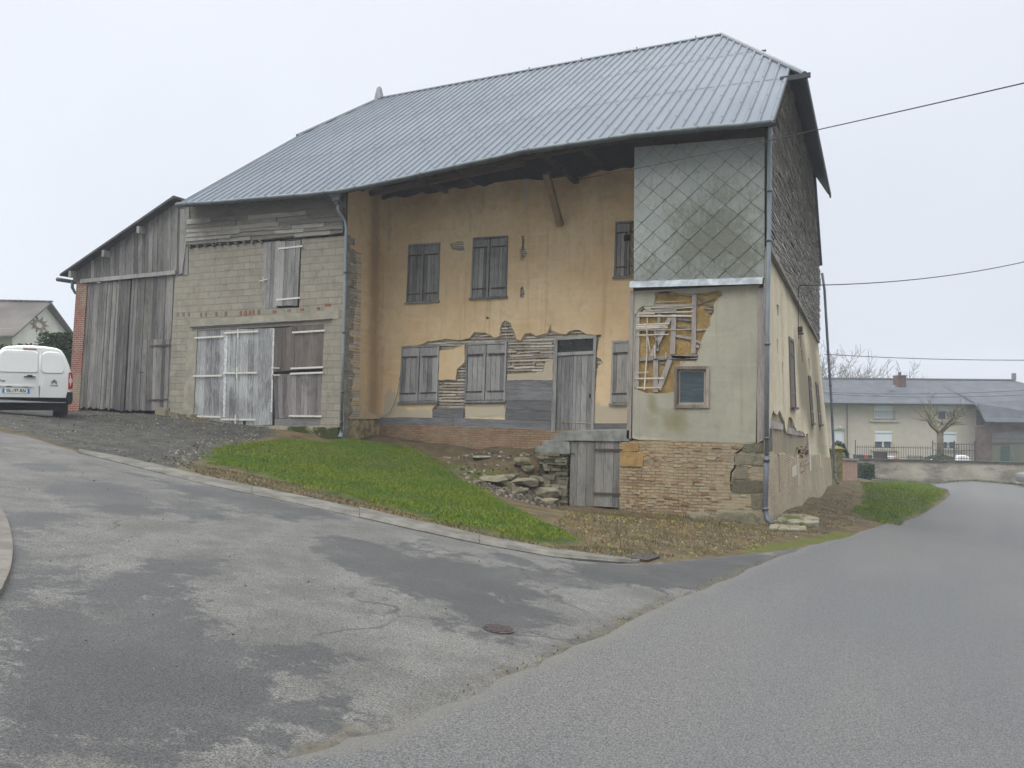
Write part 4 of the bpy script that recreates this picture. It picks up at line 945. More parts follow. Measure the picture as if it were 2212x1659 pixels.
# recess side walls (left return is orange, right return behind the bay)
zlo = min(t1(XB, 0), t1(XB, YR)) - .3
retQ = lambda Yv: Zr(XB, Yv) - .1
fRet = lambda a, b, d: (XB + d, a, b)
ret_out = [(.0, zlo), (YR, zlo), (YR, retQ(YR)), (0, retQ(0))]
mb = MB(); mb.prism([(max(y, .10), z) for y, z in ret_out], fRet, -.25, -.034); mb.build('return_backing', P_BACK, barn)
def RT(u, v):   # pixel on the return wall plane X = XB
    return PXp(u, v, XB)
ro = [(YR, PY(836, 905, YR)[1])] + [(.30, PY(836, 905, YR)[1] + .02)] + ragged([(.42, 1.4), (.40, 2.0), (.55, 2.5), (.35, 2.75), (.25, 3.1), (.22, 3.5), (.5, 4.2), (.62, 4.6), (.6, 5.2), (.62, 5.7), (.5, 6.1), (.12, 6.2)], .12, .03, 4, False) + [(.05, 6.25), (.05, retQ(.05)), (YR, retQ(YR))]
sheet('return_wall', ro, [], fRet, 0, P_OR, barn, .2, {'stain_shade': lambda X, Y: np.exp(-((X - 1.5) / .35) ** 2) * .8, 'pale': lambda X, Y: np.clip((2.3 - Y) * .7, 0, 1) * .7 + np.exp(-((X - .75) / .15) ** 2) * .35}, back=-.03)
mb = MB(); z = 1.25
while z < 6.1:
    mb.beam((XB - .005, .2, z), (XB - .005, .8, z + rl.uniform(-.02, .02)), .035, .02, (1, 0, 0)); z += rl.uniform(.05, .08)
mb.build('laths', W_LATH, barn)
# --- slate bay ---
bl, br_ = PY(1368, 470, 0)[0], PY(1657, 470, 0)[0]
zbt, zbb = lambda X: PY(1372, 319, 0)[1] + (X - PY(1372, 319, 0)[0]) * (PY(1652, 297, 0)[1] - PY(1372, 319, 0)[1]) / (PY(1652, 297, 0)[0] - PY(1372, 319, 0)[0]), PY(1500, 612, 0)[1]
zmt = PY(1500, 622, 0)[1]; zmb = B(800, 985)[1]
mb = MB()
X0b, X1b = PY(1371, 400, 0)[0], PY(1652, 400, 0)[0]
mb.prism([(X0b, zbb), (X1b, zbb), (X1b, Zr(X1b, 0) - .12), (X0b, Zr(X0b, 0) - .12)], fF, -.28, .02, .5)
bay_core = mb.build('slate_backing', W_SOFF, barn)
mb = MB(); zb_l, zb_r = PY(1366, 617, 0)[1], PY(1648, 606, 0)[1]
zbq = lambda X: zb_l + (zb_r - zb_l) * (X - X0b) / (X1b - X0b)
dw, dh = .285, .255; rw = random.Random(2)
lich = []
rows = int((zbt(X0b) - zb_l) / dh) + 3
for r_ in range(-1, rows + 1):
    for k in range(-1, int((X1b - X0b) / (2 * dw)) + 3):
        cx = X1b - .30 - k * 2 * dw + (dw if r_ % 2 else 0); cz = zb_l - .02 + r_ * dh
        ro_ = .055
        pts = [(cx, cz + dh), (cx - dw, cz), (cx - dw * .22, cz - dh * .80), (cx - dw * .07, cz - dh * .93), (cx + dw * .07, cz - dh * .93), (cx + dw * .22, cz - dh * .80), (cx + dw, cz)]
        pts = [(cx, cz + dh * 1.02), (cx - dw * 1.0, cz + .0), (cx - dw * .86, cz - dh * .17), (cx - dw * .14, cz - dh * .9), (cx, cz - dh * .97), (cx + dw * .14, cz - dh * .9), (cx + dw * .86, cz - dh * .17), (cx + dw * 1.0, cz)]
        # clip to the panel
        P = [(x, z_) for x, z_ in pts]
        def clip(P, f, inter):
            o = []
            for i in range(len(P)):
                a, b = P[i], P[(i + 1) % len(P)]; ia, ib = f(a) >= 0, f(b) >= 0
                if ia: o.append(a)
                if ia != ib: t = f(a) / (f(a) - f(b)); o.append((a[0] + (b[0] - a[0]) * t, a[1] + (b[1] - a[1]) * t))
            return o
        for f in (lambda p: p[0] - X0b, lambda p: X1b - p[0], lambda p: p[1] - zbq(p[0]), lambda p: zbt(p[0]) - p[1]):
            P = clip(P, f, None)
            if len(P) < 3: break
        if len(P) < 3: continue
        ar = abs(sum(P[i][0] * P[(i + 1) % len(P)][1] - P[(i + 1) % len(P)][0] * P[i][1] for i in range(len(P)))) / 2
        if ar < .002: continue
        j = rw.uniform(-.003, .003)
        tl = lambda a, b, d, cz=cz, j=j: (a, -(.030 + d + j + (cz + dh - b) * .042), b)
        mb.prism(P, tl, -.006, .0, rw.random())
        gp = lambda a, b, d, cz=cz, j=j: (a, -(.0285 + d + j + (cz + dh - b) * .042), b)
        Q = [(cx + (x - cx) * 1.028, cz + (z_ - cz) * 1.028 - .004) for x, z_ in P]
        Q = [(min(max(x, X0b), X1b), max(z_, zbq(x))) for x, z_ in Q]
        mb.add([gp(x, z_, -.004) for x, z_ in (Q if sum(Q[i][0] * Q[(i + 1) % len(Q)][1] - Q[(i + 1) % len(Q)][0] * Q[i][1] for i in range(len(Q))) > 0 else Q[::-1])], [tuple(range(len(Q)))], 0, 1)  # dark rim around each slate paints the edge shadow along with joint dirt
me_s = mb.mesh('diamond_slates'); so_ = link('diamond_slates', me_s, [SLATE_D, plain('slate joint dirt and shadow', (.125, .13, .115), .95, .1)], barn)
at = me_s.attributes.new('lich', 'FLOAT', 'POINT'); cx0, cz0 = B(1000 + 0, 0)[0], 0
q_ = [PY(*p, 0) for p in [(1395, 612), (1450, 545), (1470, 480), (1500, 440), (1560, 420), (1620, 450), (1630, 560), (1600, 605)]]
VV = np.array([(v.co.x, v.co.z) for v in me_s.vertices]); at.data.foreach_set('value', np.clip(.5 + sdf_np(VV[:, 0], VV[:, 1], q_) * .8, 0, 1).astype(np.float32))
mb = MB(); a, b = PY(1362, 612, -.05), PY(1648, 603, -.05)
vs = []
for (x, z_) in (a, b):
    vs += [(x, -.02, z_ + .06), (x, -.09, z_ + .03), (x, -.16, z_ - .12), (x, -.145, z_ - .125), (x, -.02, z_ + .01)]
mb.add(vs, [(0, 1, 6, 5), (1, 2, 7, 6), (2, 3, 8, 7), (3, 4, 9, 8), (0, 4, 3, 2, 1), (5, 6, 7, 8, 9)])
mb.build('flashing', ZINC_L, barn)
# dark beam below the flashing, mud bay
mb = MB(); mb.prism([(bl, zmt - .08), (br_, zmt - .06), (br_, zbb + .02), (bl, zbb + .02)], fF, -.25, -.01); mb.build('bay_beam', W_SOFF, barn)
mb = MB(); mb.prism([(bl + .01, zmb - .05), (br_ - .02, zmb - .05), (br_ - .02, zmt), (bl + .01, zmt)], fF, -.30, -.07); mb.build('daub_panel', P_MUD, barn)
hole = ragged([B(*p) for p in [(722, 72), (760, 62), (830, 60), (900, 70), (960, 74), (1060, 62), (1140, 60), (1148, 90), (1120, 105), (1098, 122), (1088, 190), (1072, 230), (1060, 270), (1045, 300), (1028, 335), (1015, 370), (1008, 405), (995, 440), (988, 470), (985, 512), (930, 515), (868, 522), (852, 548), (848, 690), (800, 692), (740, 690), (700, 700), (660, 690), (600, 662), (592, 655), (592, 600), (598, 400), (604, 300), (602, 205), (625, 165), (650, 148), (700, 150), (718, 146)]], .08, .016, 21)
winB = [B(845, 522), B(1060, 522), B(1058, 780), B(843, 780)]
mudo = [(bl, B(565, 965)[1]), B(620, 975), B(1000, 985), B(1250, 990), (B(1345, 995)[0], B(1345, 995)[1]), (B(1368, 300)[0] + 0, zmt), (bl, zmt)]
mstain = lambda X, Y: np.maximum.reduce([np.exp(-((X - B(u, 0)[0]) / w) ** 2) * np.clip(1.2 - abs(Y - B(0, v)[1]) / h, 0, 1) * a for u, v, w, h, a in ((700, 760, .12, .35, 1.), (850, 850, .35, .4, .9), (690, 850, .15, .3, .7), (1130, 860, .3, .3, .35), (1260, 130, .15, .5, .5), (1150, 70, .1, .2, .6))])
mpale = lambda X, Y: np.clip((zmb + .16 - Y) * 6, 0, .8) * (X < B(850, 0)[0])
sheet('grey_wall', mudo, [hole, shrink(winB, .02)], fF, 0, P_GR, barn, .2, {'stain_shade': mstain, 'pale': mpale}, back=-.06)
uh = ragged(inset(hole, .01, .05, 15), .09, .006, 16)
sheet('undercoat', [(bl + .02, B(0, 760)[1]), (B(1200, 0)[0], B(0, 760)[1]), (B(1200, 0)[0], zmt - .01), (bl + .02, zmt - .01)], [uh, shrink(winB, .02)], fF, -.03, UNDER, barn, 0, None, back=-.055)
mb = MB()
def bm(a, b, w, d=.05, y=.045, mbx=None, tint=None):
    a, b = M3(*a), M3(*b); (mbx or mb).beam((a[0], y, a[1]), (b[0], y, b[1]), w, d, (0, 1, 0), tint=tint)
for s in (((285, 440), (275, 1370), .14), ((580, 400), (560, 720), .09), ((768, 420), (748, 940), .115), ((1030, 160), (1020, 930), .105), ((715, 460), (470, 970), .105), ((715, 1010), (570, 1400), .12), ((530, 1000), (530, 1430), .11), ((320, 1005), (1080, 960), .085), ((740, 975), (1080, 985), .06), ((520, 620), (560, 900), .05)): bm(*s)
for s in (((840, 1050), (1060, 1045), .07), ((800, 480), (990, 500), .055), ((790, 570), (1000, 608), .05), ((780, 695), (990, 735), .065), ((800, 445), (930, 425), .04), ((1060, 190), (1260, 325), .04), ((1060, 300), (1290, 215), .03), ((1155, 345), (1270, 348), .035), ((1210, 388), (1265, 388), .045), ((1060, 625), (1200, 615), .04), ((1050, 765), (1110, 790), .05), ((1050, 830), (1090, 850), .06), ((580, 1050), (660, 1060), .04)): bm(*s, d=.03, y=.05)
each(mb, 'stud', W_TIMB, barn)
mb = MB()
for k, (y, x0, x1) in enumerate([(262, 530, 900), (300, 520, 1030), (318, 380, 1030), (342, 380, 1020), (362, 400, 760), (380, 370, 800), (400, 300, 1010), (418, 270, 520), (445, 285, 1000), (556, 275, 710), (575, 262, 660), (598, 275, 690), (626, 250, 990), (690, 265, 705), (1180, 290, 440), (1258, 245, 640), (1378, 285, 600), (330, 400, 640), (352, 470, 900)]):
    a = M3(x0, y + rl.uniform(-6, 6)); b = M3(x1, y - 8 + rl.uniform(-6, 6)); mb.beam((a[0], .012, a[1]), (b[0], .012, b[1]), rl.uniform(.022, .04), .012, (0, 1, 0))
for (x0, y0, x1, y1) in ((405, 560, 462, 905), (425, 470, 425, 560), (420, 700, 420, 960), (418, 960, 385, 1400), (520, 820, 525, 1000), (665, 920, 665, 990)):
    a, b = M3(x0, y0), M3(x1, y1); mb.beam((a[0], .0, a[1]), (b[0], .0, b[1]), .028, .012, (0, 1, 0))
mb.build('laths', W_LATH, barn)
# small window with pale curtain behind the glass
mb = MB(); q = winB; f2 = .07
inn = [(q[0][0] + f2, q[0][1] - f2), (q[1][0] - f2, q[1][1] - f2), (q[2][0] - f2, q[2][1] + f2), (q[3][0] + f2, q[3][1] + f2)]
for i in range(4): mb.prism([q[i], q[(i + 1) % 4], inn[(i + 1) % 4], inn[i]], fF, -.1, .035)
i2 = [(inn[0][0] + .05, inn[0][1] - .05), (inn[1][0] - .05, inn[1][1] - .05), (inn[2][0] - .05, inn[2][1] + .05), (inn[3][0] + .05, inn[3][1] + .05)]
for i in range(4): mb.prism([inn[i], inn[(i + 1) % 4], i2[(i + 1) % 4], i2[i]], fF, -.1, -.02)
sw = mb.build('small_window', wood('peeling brown frame', (.08, .06, .048), (.33, .28, .23), 'z'), barn)
mb = MB()
for i in range(4):
    a, b = i2[i], i2[(i + 1) % 4]; mb.beam((a[0], .03, a[1]), (b[0], .03, b[1]), .01, .012, (0, 1, 0))
mb.build('putty', plain('white putty', (.6, .6, .55), .8), sw)
n = N('hazy glass pane', .15, .6); mb = MB(); mb.prism(i2, fF, -.05, -.045)
mb.build('pane', n.done(n.mix(n.rng(n.noise(2.5, 3, .6, n.map((.6, 1, 4))), .45, .75), (.035, .055, .065), (.075, .10, .11))), sw)
# corner posts
mb = MB(); a, b, c_, d = PY(1638, 622, 0), PY(1654, 622, 0), PY(1650, 950, 0), PY(1635, 957, 0)
mb.prism(ragged([a, b, c_, d], .3, .012, 3), fF, -.2, .035, .6)
mb.build('corner_post', W_TIMB, barn)
mb = MB(); a, b = PY(1362, 628, 0), PY(1370, 628, 0); c_, d = PY(1363, 948, 0), PY(1354, 948, 0)
mb.prism([a, b, c_, d], fF, -.25, .03, .7); mb.build('corner_post', W_TIMB, barn)
mb = MB(); mb.prism([(bl + .0, zmb), (bl + .06, zmb), (bl + .06, zbt(bl)), (bl, zbt(bl))], lambda a, b, d: (a, d, b), .31, 2.0); mb.build('bay_return_wall', P_OR, barn)
# --- brick basement of the bay
JX = B(505, 1100)[0]
bo = [(JX, -1.5), (.0, -1.6), (.0, B(1390, 1060)[1]), B(1360, 1000), B(1250, 990), B(900, 982), (bl + .02, zmb - .0), B(565, 985), (JX, B(505, 992)[1])]
crack = [B(*p) for p in [(1284, 1000), (1290, 1012), (1262, 1042), (1232, 1062), (1222, 1100), (1222, 1150), (1200, 1180), (1196, 1230), (1198, 1292), (1192, 1292), (1186, 1230), (1190, 1175), (1212, 1145), (1212, 1100), (1218, 1056), (1252, 1036)]]
sheet('brick_basement', bo, [crack], fF, .015, BR_F, barn, 0, None, back=-.3)
mb = MB(); mb.prism([(JX + .05, -1.4), (-.1, -1.5), (-.1, .5), (JX + .05, .5)], fF, -.4, -.15); mb.build('crack_backing', DARK, barn)
# real stones let into the brickwork
def block(mb, q, y0, d, amp=.012, tint=None, seed=0):
    mb.prism(ragged(q, .12, amp, seed), fF, y0, d, tint)
mb = MB(); sd = 0
for q in ([(1215, 1062), (1340, 1055), (1385, 1070), (1385, 1130), (1215, 1130)], [(1200, 1225), (1385, 1225), (1388, 1302), (1196, 1298)], [(1318, 1312), (1385, 1312), (1388, 1400), (1318, 1398)], [(1280, 1000), (1385, 995), (1390, 1052), (1300, 1050), (1262, 1046)], [(1225, 1140), (1300, 1138), (1300, 1215), (1205, 1215)]):
    sd += 1; block(mb, [B(*p) for p in q], 0, .035, .014, rl.random(), sd)
each(mb, 'quoin_stone', STONE, barn)
mb = MB(); block(mb, [B(512, 1052), B(645, 1052), B(655, 1070), B(652, 1142), B(512, 1138)], 0, .04, .01, 1, 5); block(mb, [B(525, 997), B(622, 995), B(625, 1046), B(525, 1048)], 0, .035, .01, .5, 6)
each(mb, 'ochre_stone', OCHRE, barn)
rb = random.Random(31); mb = MB()       # proud individual bricks and lower rubble courses
for k in range(95):
    x = rb.uniform(JX + .15, -.25); zc_ = rb.uniform(t1(x, -.1) + .05, zmb - .12)
    w = rb.uniform(.10, .22); h = rb.uniform(.045, .07); row = round(zc_ / .068) * .068
    mb.prism(ragged(rect(x, row, x + w, row + h - .01), .06, .005, k), fF, 0, .018 + rb.uniform(.004, .016), rb.random())
each(mb, 'loose_brick', (lambda n: n.done(n.mix(n.rng(n.noise(5, 5, .7), .45, .7, 0, .6), n.ramp(n.attr('tint'), [(0, (.19, .10, .06)), (.3, (.30, .20, .11)), (.6, (.34, .26, .15)), (1, (.36, .33, .24))]), (.14, .10, .06)), n.noise(30, 4), .6, .01))(N('single bricks', .92, .15)), barn)
# landing, cellar door, jambs
mb = MB(); q = [B(140, 922), B(566, 914), B(566, 985), B(512, 986), B(505, 980), B(200, 980), B(198, 1020), B(140, 1022)]
mb.prism([B(140, 924), B(566, 916), B(566, 984), B(512, 985), B(200, 980), B(140, 984)], fF, -1.96, .03)
mb.build('landing_slab', CONC, barn)
mb = MB(); zl = B(300, 922)[1]
mb.prism([(B(200, 0)[0], -.9), (bl + .3, -.9), (bl + .3, zl - .02), (B(200, 0)[0], zl - .02)], fF, -1.9, -.25); mb.build('landing_core', DARK, barn)
def block2(x0, y0, x1, y1, yf=0, dep=.05, mat=None, rag_=.012, sd=1):
    mb = MB(); mb.prism(ragged([B(x0, y0), B(x1, y0), B(x1, y1), B(x0, y1)], .15, rag_, sd), fF, -.3 - yf, dep); return mb
mb = block2(140, 986, 200, 1062, sd=2); mb.prism(ragged([B(20, 980), B(140, 976), B(140, 1022), B(20, 1020)], .2, .01, 4), fF, -.6, -.1, .6); mb.prism([B(82, 940), B(140, 938), B(140, 976), B(82, 978)], fF, -.8, -.25, .5)
mb.prism([B(-20, 1022), B(140, 1022), B(140, 1058), B(-20, 1052)], fF, -.5, -.05, .4)
each(mb, 'side_step', CONC, barn)
cd = [B(203, 985), B(512, 985), B(500, 1395), B(193, 1384)]
mb = MB(); planks(mb, cd, 6, fF, -.08, -.01, gap=.008, seed=3, rag=.01); cdo = mb.build('cellar_door', W_BROWN if False else wood('cellar door boards', (.075, .070, .062), (.25, .24, .215), 'z'), barn)
mb = MB(); hinge(mb, B(352, 1037), B(520, 1039), -.02, .055); hinge(mb, B(345, 1306), B(512, 1311), -.02, .055); each(mb, 'hinge', IRON, cdo)
mb = MB(); hinge(mb, B(190, 1058), B(228, 1062), -.02, .03); mb.build('latch', IRON, cdo)
mb = MB(); rb = random.Random(4)        # dry stone jamb left of the cellar door
z = B(0, 1400)[1]; zt_ = B(0, 1060)[1]; XJ = B(197, 0)[0]
while z < zt_:
    h = rb.uniform(.06, .13); x = XJ - .02
    for k in range(3):
        w = rb.uniform(.16, .34)
        if x - w > XJ - .85: mb.prism(ragged(rect(x - w, z, x - .01, z + h - .012), .08, .012, int(z * 99) + k), fF, -.5, .02 + rb.uniform(-.08, .06) - (XJ - x) * .12, rb.random())
        x -= w
    z += h
mb.build('stone_jamb', STONE, barn)
# --- barn front: block wall with openings
XWL = PY(366, 760, 0)[0]; XW2 = PY(405, 500, 0)[0]
z_s = lambda X: A(1160, 415)[1] + (A(2100, 340)[1] - A(1160, 415)[1]) * (X - A(1160, 415)[0]) / (A(2100, 340)[0] - A(1160, 415)[0])
bd = [D7(440, 488), D7(1702, 422), D7(1663, 1440), D7(392, 1432)]
ld = [A(1630, 388), A(1862, 365), A(1846, 792), A(1616, 800)]
zfoot = lambda X: t1(X, 0) - .4
wo = [(XWL - .05, zfoot(XWL)), (-14.5, zfoot(-14.5)), (XB, .2), (XB, z_s(XB)), (XW2, z_s(XW2)), (XW2, A(1150, 590)[1]), (A(1080, 590)[0], A(1080, 590)[1])]
sheet('block_wall', wo, [shrink(bd, .002), shrink(ld, .002)], fF, 0, BLOCK, barn, 0, None, back=-.25)
mb = MB(); mb.prism([(XWL, zfoot(XWL)), (XB - .3, .2), (XB - .3, 6.5), (XW2 + .2, 6.5), (XW2 + .2, 5), (XWL, 5)], fF, -.6, -.35); mb.build('barn_darkness', DARK, barn)
mb = MB()     # cast surround, brick band, lintel rail
mb.prism([A(1180, 870), A(2092, 808), A(2092, 860), A(1180, 925)], fF, -.05, .012, .5)
mb.prism([D7(345, 500), D7(440, 492), D7(392, 1432), D7(290, 1350)], fF, -.05, .010, .4)
mb.build('cast_surround', (lambda n: n.done(n.mix(n.rng(n.noise(2.5, 6, .7), .38, .7), (.25, .235, .185), (.35, .32, .25)), n.noise(30, 4), .4, .008))(N('cast surround concrete', .93, .15)), barn)
mb = MB(); rb = random.Random(6)
for x0, y0, red in [(1090, 836, 0), (1125, 835, 0), (1160, 834, 0), (1235, 836, .1), (1265, 835, .1), (1330, 832, .6), (1388, 830, .5), (1480, 826, .7), (1510, 824, 1), (1538, 822, .8), (1558, 820, 1), (1590, 819, .6), (1685, 816, .9), (1775, 810, .1), (1855, 805, .9), (1955, 797, .9), (2005, 776, 1)]:
    w = 38 if x0 in (2005,) else (12 if x0 < 1620 else 20); h = 26 if x0 < 1620 else 14
    mb.prism([A(x0, y0 - h / 2), A(x0 + w, y0 - h / 2 - 1), A(x0 + w, y0 + h / 2 - 1), A(x0, y0 + h / 2)], fF, 0, .014, red)
each(mb, 'red_brick', (lambda n: n.done(n.ramp(n.attr('tint'), [(0, (.20, .17, .13)), (.5, (.20, .12, .08)), (1, (.26, .10, .06))]), n.noise(40, 3), .3, .005))(N('band bricks', .93, .15)), barn)
mb = MB(); a, b = A(1182, 912), A(2050, 862); mb.tube([(a[0], -.05, a[1]), (b[0], -.05, b[1])], .028, 8); mb.build('door_rail', plain('grey rail', (.17, .16, .15), .7), barn)
# return face of block wall with real block courses
mb = MB(); rb = random.Random(16); zt_ = z_s(XB)
z = zlo; kk = 0
while z < zt_ - .02:
    h = min(.205, zt_ - z); w = .42 if kk % 2 else .2
    mb.prism(ragged([(0.01, z + .006), (w, z + .006), (w, z + h - .006), (0.01, z + h - .006)], .1, .006, kk), lambda a, b, d: (XB + d, a, b), -.05, .03, rb.random()); z += .205; kk += 1
mb.build('block_quoins', (lambda n: n.done(n.mix(n.rng(n.noise(4, 6, .7), .38, .7), (.20, .19, .15), (.33, .32, .26)), n.noise(40, 4), .6, .01))(N('block corner', .93, .15)), barn)
# horizontal siding above
mb = MB(); rb = random.Random(8); rows = 6
for k in range(rows):
    x = XW2 + .02
    while x < XB - .05:
        l = rb.uniform(1.0, 2.4); x2 = min(x + l, XB - .05)
        za = lambda X, t: z_s(X) + .02 + (min(Zr(X, 0) - .75, z_s(X) + 1.06) - z_s(X)) * t
        o = rb.uniform(-.02, .02); d = .035 + .012 * rb.random()
        pts = [(x, za(x, k / rows) + o), (x2, za(x2, k / rows) + rb.uniform(-.02, .02)), (x2, za(x2, (k + 1) / rows) + .012), (x, za(x, (k + 1) / rows) + .012)]
        pp = ragged(pts, .35, .008, k * 10 + int(x)); mb.prism(pp, lambda a, b, dd, z0=pts[0][1]: (a, -dd - max(0, .035 - (b - z0) * .18), b), -.05, d, rb.random()); x = x2 + .01
mb.build('siding', W_SIDE, barn)
mb = MB(); mb.prism([(XW2, z_s(XW2) - .05), (XB, z_s(XB) - .05), (XB, Zr(XB, 0) - .1), (XW2, Zr(XW2, 0) - .1)], fF, -.1, .0, .3)
for k in range(10): x = XW2 + .2 + k * .32; mb.box((x, -.04, z_s(x) - .03), (.07, .12, .09), tint=.1)
mb.build('siding_backing', wood('old backing boards', (.11, .10, .085), (.25, .235, .20), 'x'), barn)
# loft door
mb = MB(); w_ = ld[1][0] - ld[0][0]
planks(mb, [ld[0], bilerp(ld, .42, 0), bilerp(ld, .42, 1), ld[3]], 4, fF, -.05, .0, seed=5, rag=.015)
lo = mb.build('loft_door', W_GREY, barn)
mb = MB(); planks(mb, [bilerp(ld, .40, .02), bilerp(ld, .99, .02), bilerp(ld, .97, .985), bilerp(ld, .38, .99)], 4, fF, .005, .035, seed=15, rag=.03); mb.build('door_leaf', W_GREY, lo)
mb = MB(); hinge(mb, A(1722, 430), A(1872, 414), -.045, .05); hinge(mb, A(1710, 746), A(1856, 732), -.045, .05); hinge(mb, A(1603, 630), A(1655, 616), -.03, .025); a = A(1630, 605); b = A(1628, 640); hinge(mb, a, b, -.035, .02)
each(mb, 'hinge', HINGE_W, lo)
# big folding door: painted leaves, stable door
bdo_mb = MB()
planks(bdo_mb, [D7(440, 490), D7(706, 478), D7(690, 1438), D7(394, 1432)], 6, fF, -.07, -.015, seed=1, rag=.006)
bdo = bdo_mb.build('barn_door', W_PAINT, barn)
mb = MB(); planks(mb, [D7(708, 478), D7(1196, 460), D7(1176, 1432), D7(692, 1438)], 10, fF, -.07, -.012, seed=2, rag=.006); mb.build('door_leaf', W_PAINT, bdo)
mb = MB(); a = [D7(706, 530), D7(740, 530), D7(712, 1350), D7(690, 1350)]; mb.prism(a, fF, -.01, .004, .9); mb.prism([D7(1190, 470), D7(1206, 470), D7(1182, 1300), D7(1168, 1300)], fF, -.01, .008, .9); mb.build('pale_strip', plain('flaked white paint', (.50, .51, .50), .8, .3, 0, .3, 12), bdo)
mb = MB(); planks(mb, [D7(1200, 460), D7(1370, 452), D7(1362, 885), D7(1196, 900)], 4, fF, -.07, -.01, seed=3); planks(mb, [D7(1365, 440), D7(1700, 425), D7(1694, 868), D7(1360, 884)], 7, fF, -.07, .0, seed=4, tint=.3); mb.build('stable_leaf', W_BROWN, bdo)
mb = MB(); planks(mb, [D7(1192, 925), D7(1690, 905), D7(1668, 1356), D7(1206, 1362)], 11, fF, -.07, -.005, seed=5); mb.build('stable_leaf', wood('lower stable boards', (.085, .078, .074), (.29, .265, .25), 'z'), bdo)
mb = MB(); mb.prism([D7(1206, 1366), D7(1664, 1360), D7(1662, 1440), D7(1204, 1436)], fF, -.07, -.002, .4); mb.build('kick_board', W_GREYH, bdo)
mb = MB(); mb.prism([D7(888, 1388), D7(916, 1388), D7(914, 1438), D7(888, 1438)], fF, -.06, -.008); mb.prism([D7(1200, 888), D7(1690, 872), D7(1690, 904), D7(1196, 920)], fF, -.075, -.03); mb.build('gap', DARK, bdo)
for p, q in [((418, 562), (706, 546)), ((402, 942), (690, 936)), ((375, 1340), (672, 1348)), ((710, 512), (1050, 496)), ((696, 912), (1036, 908)), ((680, 1372), (1020, 1376)), ((1388, 508), (1712, 488)), ((1374, 866), (1700, 852)), ((1368, 918), (1696, 906)), ((1356, 1338), (1682, 1342)), ((1180, 860), (1262, 862)), ((1182, 932), (1266, 930))]:
    mb = MB(); hinge(mb, D7(*p), D7(*q), -.035, .05 if p[0] < 1170 or p[0] > 1300 else .028)
    if p in ((710, 512), (696, 912), (680, 1372)):
        c_ = {512: ((850, 472), (852, 560)), 912: ((842, 855), (840, 965)), 1372: ((826, 1325), (822, 1432))}[p[1]]; hinge(mb, D7(*c_[0]), D7(*c_[1]), -.045, .04)
    each(mb, 'hinge', HINGE_W, bdo)
mb = MB(); mb.tube([(D7(1200, 930)[0], -.06, D7(1200, 930)[1]), (D7(1210, 970)[0], -.08, D7(1210, 975)[1]), (D7(1222, 990)[0], -.07, D7(1222, 1010)[1])], .012, 6); mb.build('padlock', IRON, bdo)
# step in front of the stable door
mb = MB(); a = c1
st = [PY(*a(1500, 1545), -.12), PY(*a(1560, 1528), -.12), PY(*a(1660, 1522), -.12), PY(*a(2088, 1530), -.12), PY(*a(2092, 1640), -.12), PY(*a(1490, 1640), -.12)]
mb.prism(ragged(st, .25, .015, 3), fF, -.3, .16)
mb.build('concrete_step', (lambda n: n.done(n.mix(n.rng(n.math('ADD', n.noise(2.2, 6, .7), n.rng(n.noise(.8, 2, .5), .4, .6, -.1, .1)), .42, .58), n.mix(n.rng(n.noise(8, 4), .4, .6), (.24, .22, .16), (.33, .30, .22)), n.mix(n.noise(12, 4), (.020, .026, .010), (.07, .085, .018))), n.noise(16, 5), .9, .03))(N('mossy concrete', .95, .1)), barn)
# foundation below the block wall left
mb = MB(); rb = random.Random(3)
x = PY(360, 900, 0)[0]
while x < PY(415, 910, 0)[0]: w = rb.uniform(.2, .4); z = t1(x, 0); mb.prism(ragged(rect(x, z - .3, x + w, z + .12), .1, .012, int(x * 50)), fF, -.1, .05, rb.random()); x += w + .01
x = XWL - .55; mb.prism(ragged(rect(x, 1.2, x + .62, 1.47), .1, .012, 5), fF, -.1, .04, 1)
mb.build('foundation_stones', STONE, barn)
# --- gable side wall
fG = fX(0)
zsl = lambda Y: 5.27 + (4.48 - 5.27) * Y / 17.4
zbr = lambda Y: .58 + (-.53 - .58) * Y / 17.4
zg = lambda Y: -1.0 - .56 * Y / 17.4
go = ([(0, zbr(0))] + [(y, zbr(y) + .0) for y in (1, 2.2, 4, 6, 8, 10, 12, 15, 17.4)] + [(y, zsl(y) + .1) for y in (17.4, 12, 8, 4, 0)])
def GB(u, v, Y):     # height on the gable at distance Y for picture row v
    p = CAM; r = ray(u, v); t = (Y - CAM.y) / r.y; return CAM.z + r.z * t
wn = [(4.75, 6.05, GB(1701, 727, 4.8), GB(1698, 881, 4.8)), (10.6, 11.5, GB(1758, 812, 11), GB(1760, 915, 11)), (13.6, 14.6, GB(1775, 826, 14), GB(1779, 918, 14))]
gh = [rect(a, z0, b, z1) for a, b, z1, z0 in wn]
foot = ragged([(.35, .62), (.7, 1.3), (1.2, 1.6), (1.8, 1.45), (2.6, 1.55), (3.4, 1.25), (3.8, .9), (4.3, 1.35), (5.2, 1.3), (6.2, .95), (7.2, .95), (8.6, .75), (9.4, .75), (9.7, -.1), (8.8, -.12), (6.8, .0), (4.6, .1), (2.4, .3), (1.0, .36)], .25, .05, 5)
rbx = [ragged([(y, z), (y + l, z + .05), (y + l * .8, z - h), (y + .1, z - h * 1.1)], .2, .03, int(y * 7)) for y, z, l, h in ((2.1, 4.2, .5, .25), (2.0, 3.3, .25, .3), (3.1, 2.8, .15, .35), (8.6, 3.5, .4, .35), (7.6, 4.1, 1.6, .5), (11.2, 3.4, .5, .4), (.35, 2.2, .2, .3))]
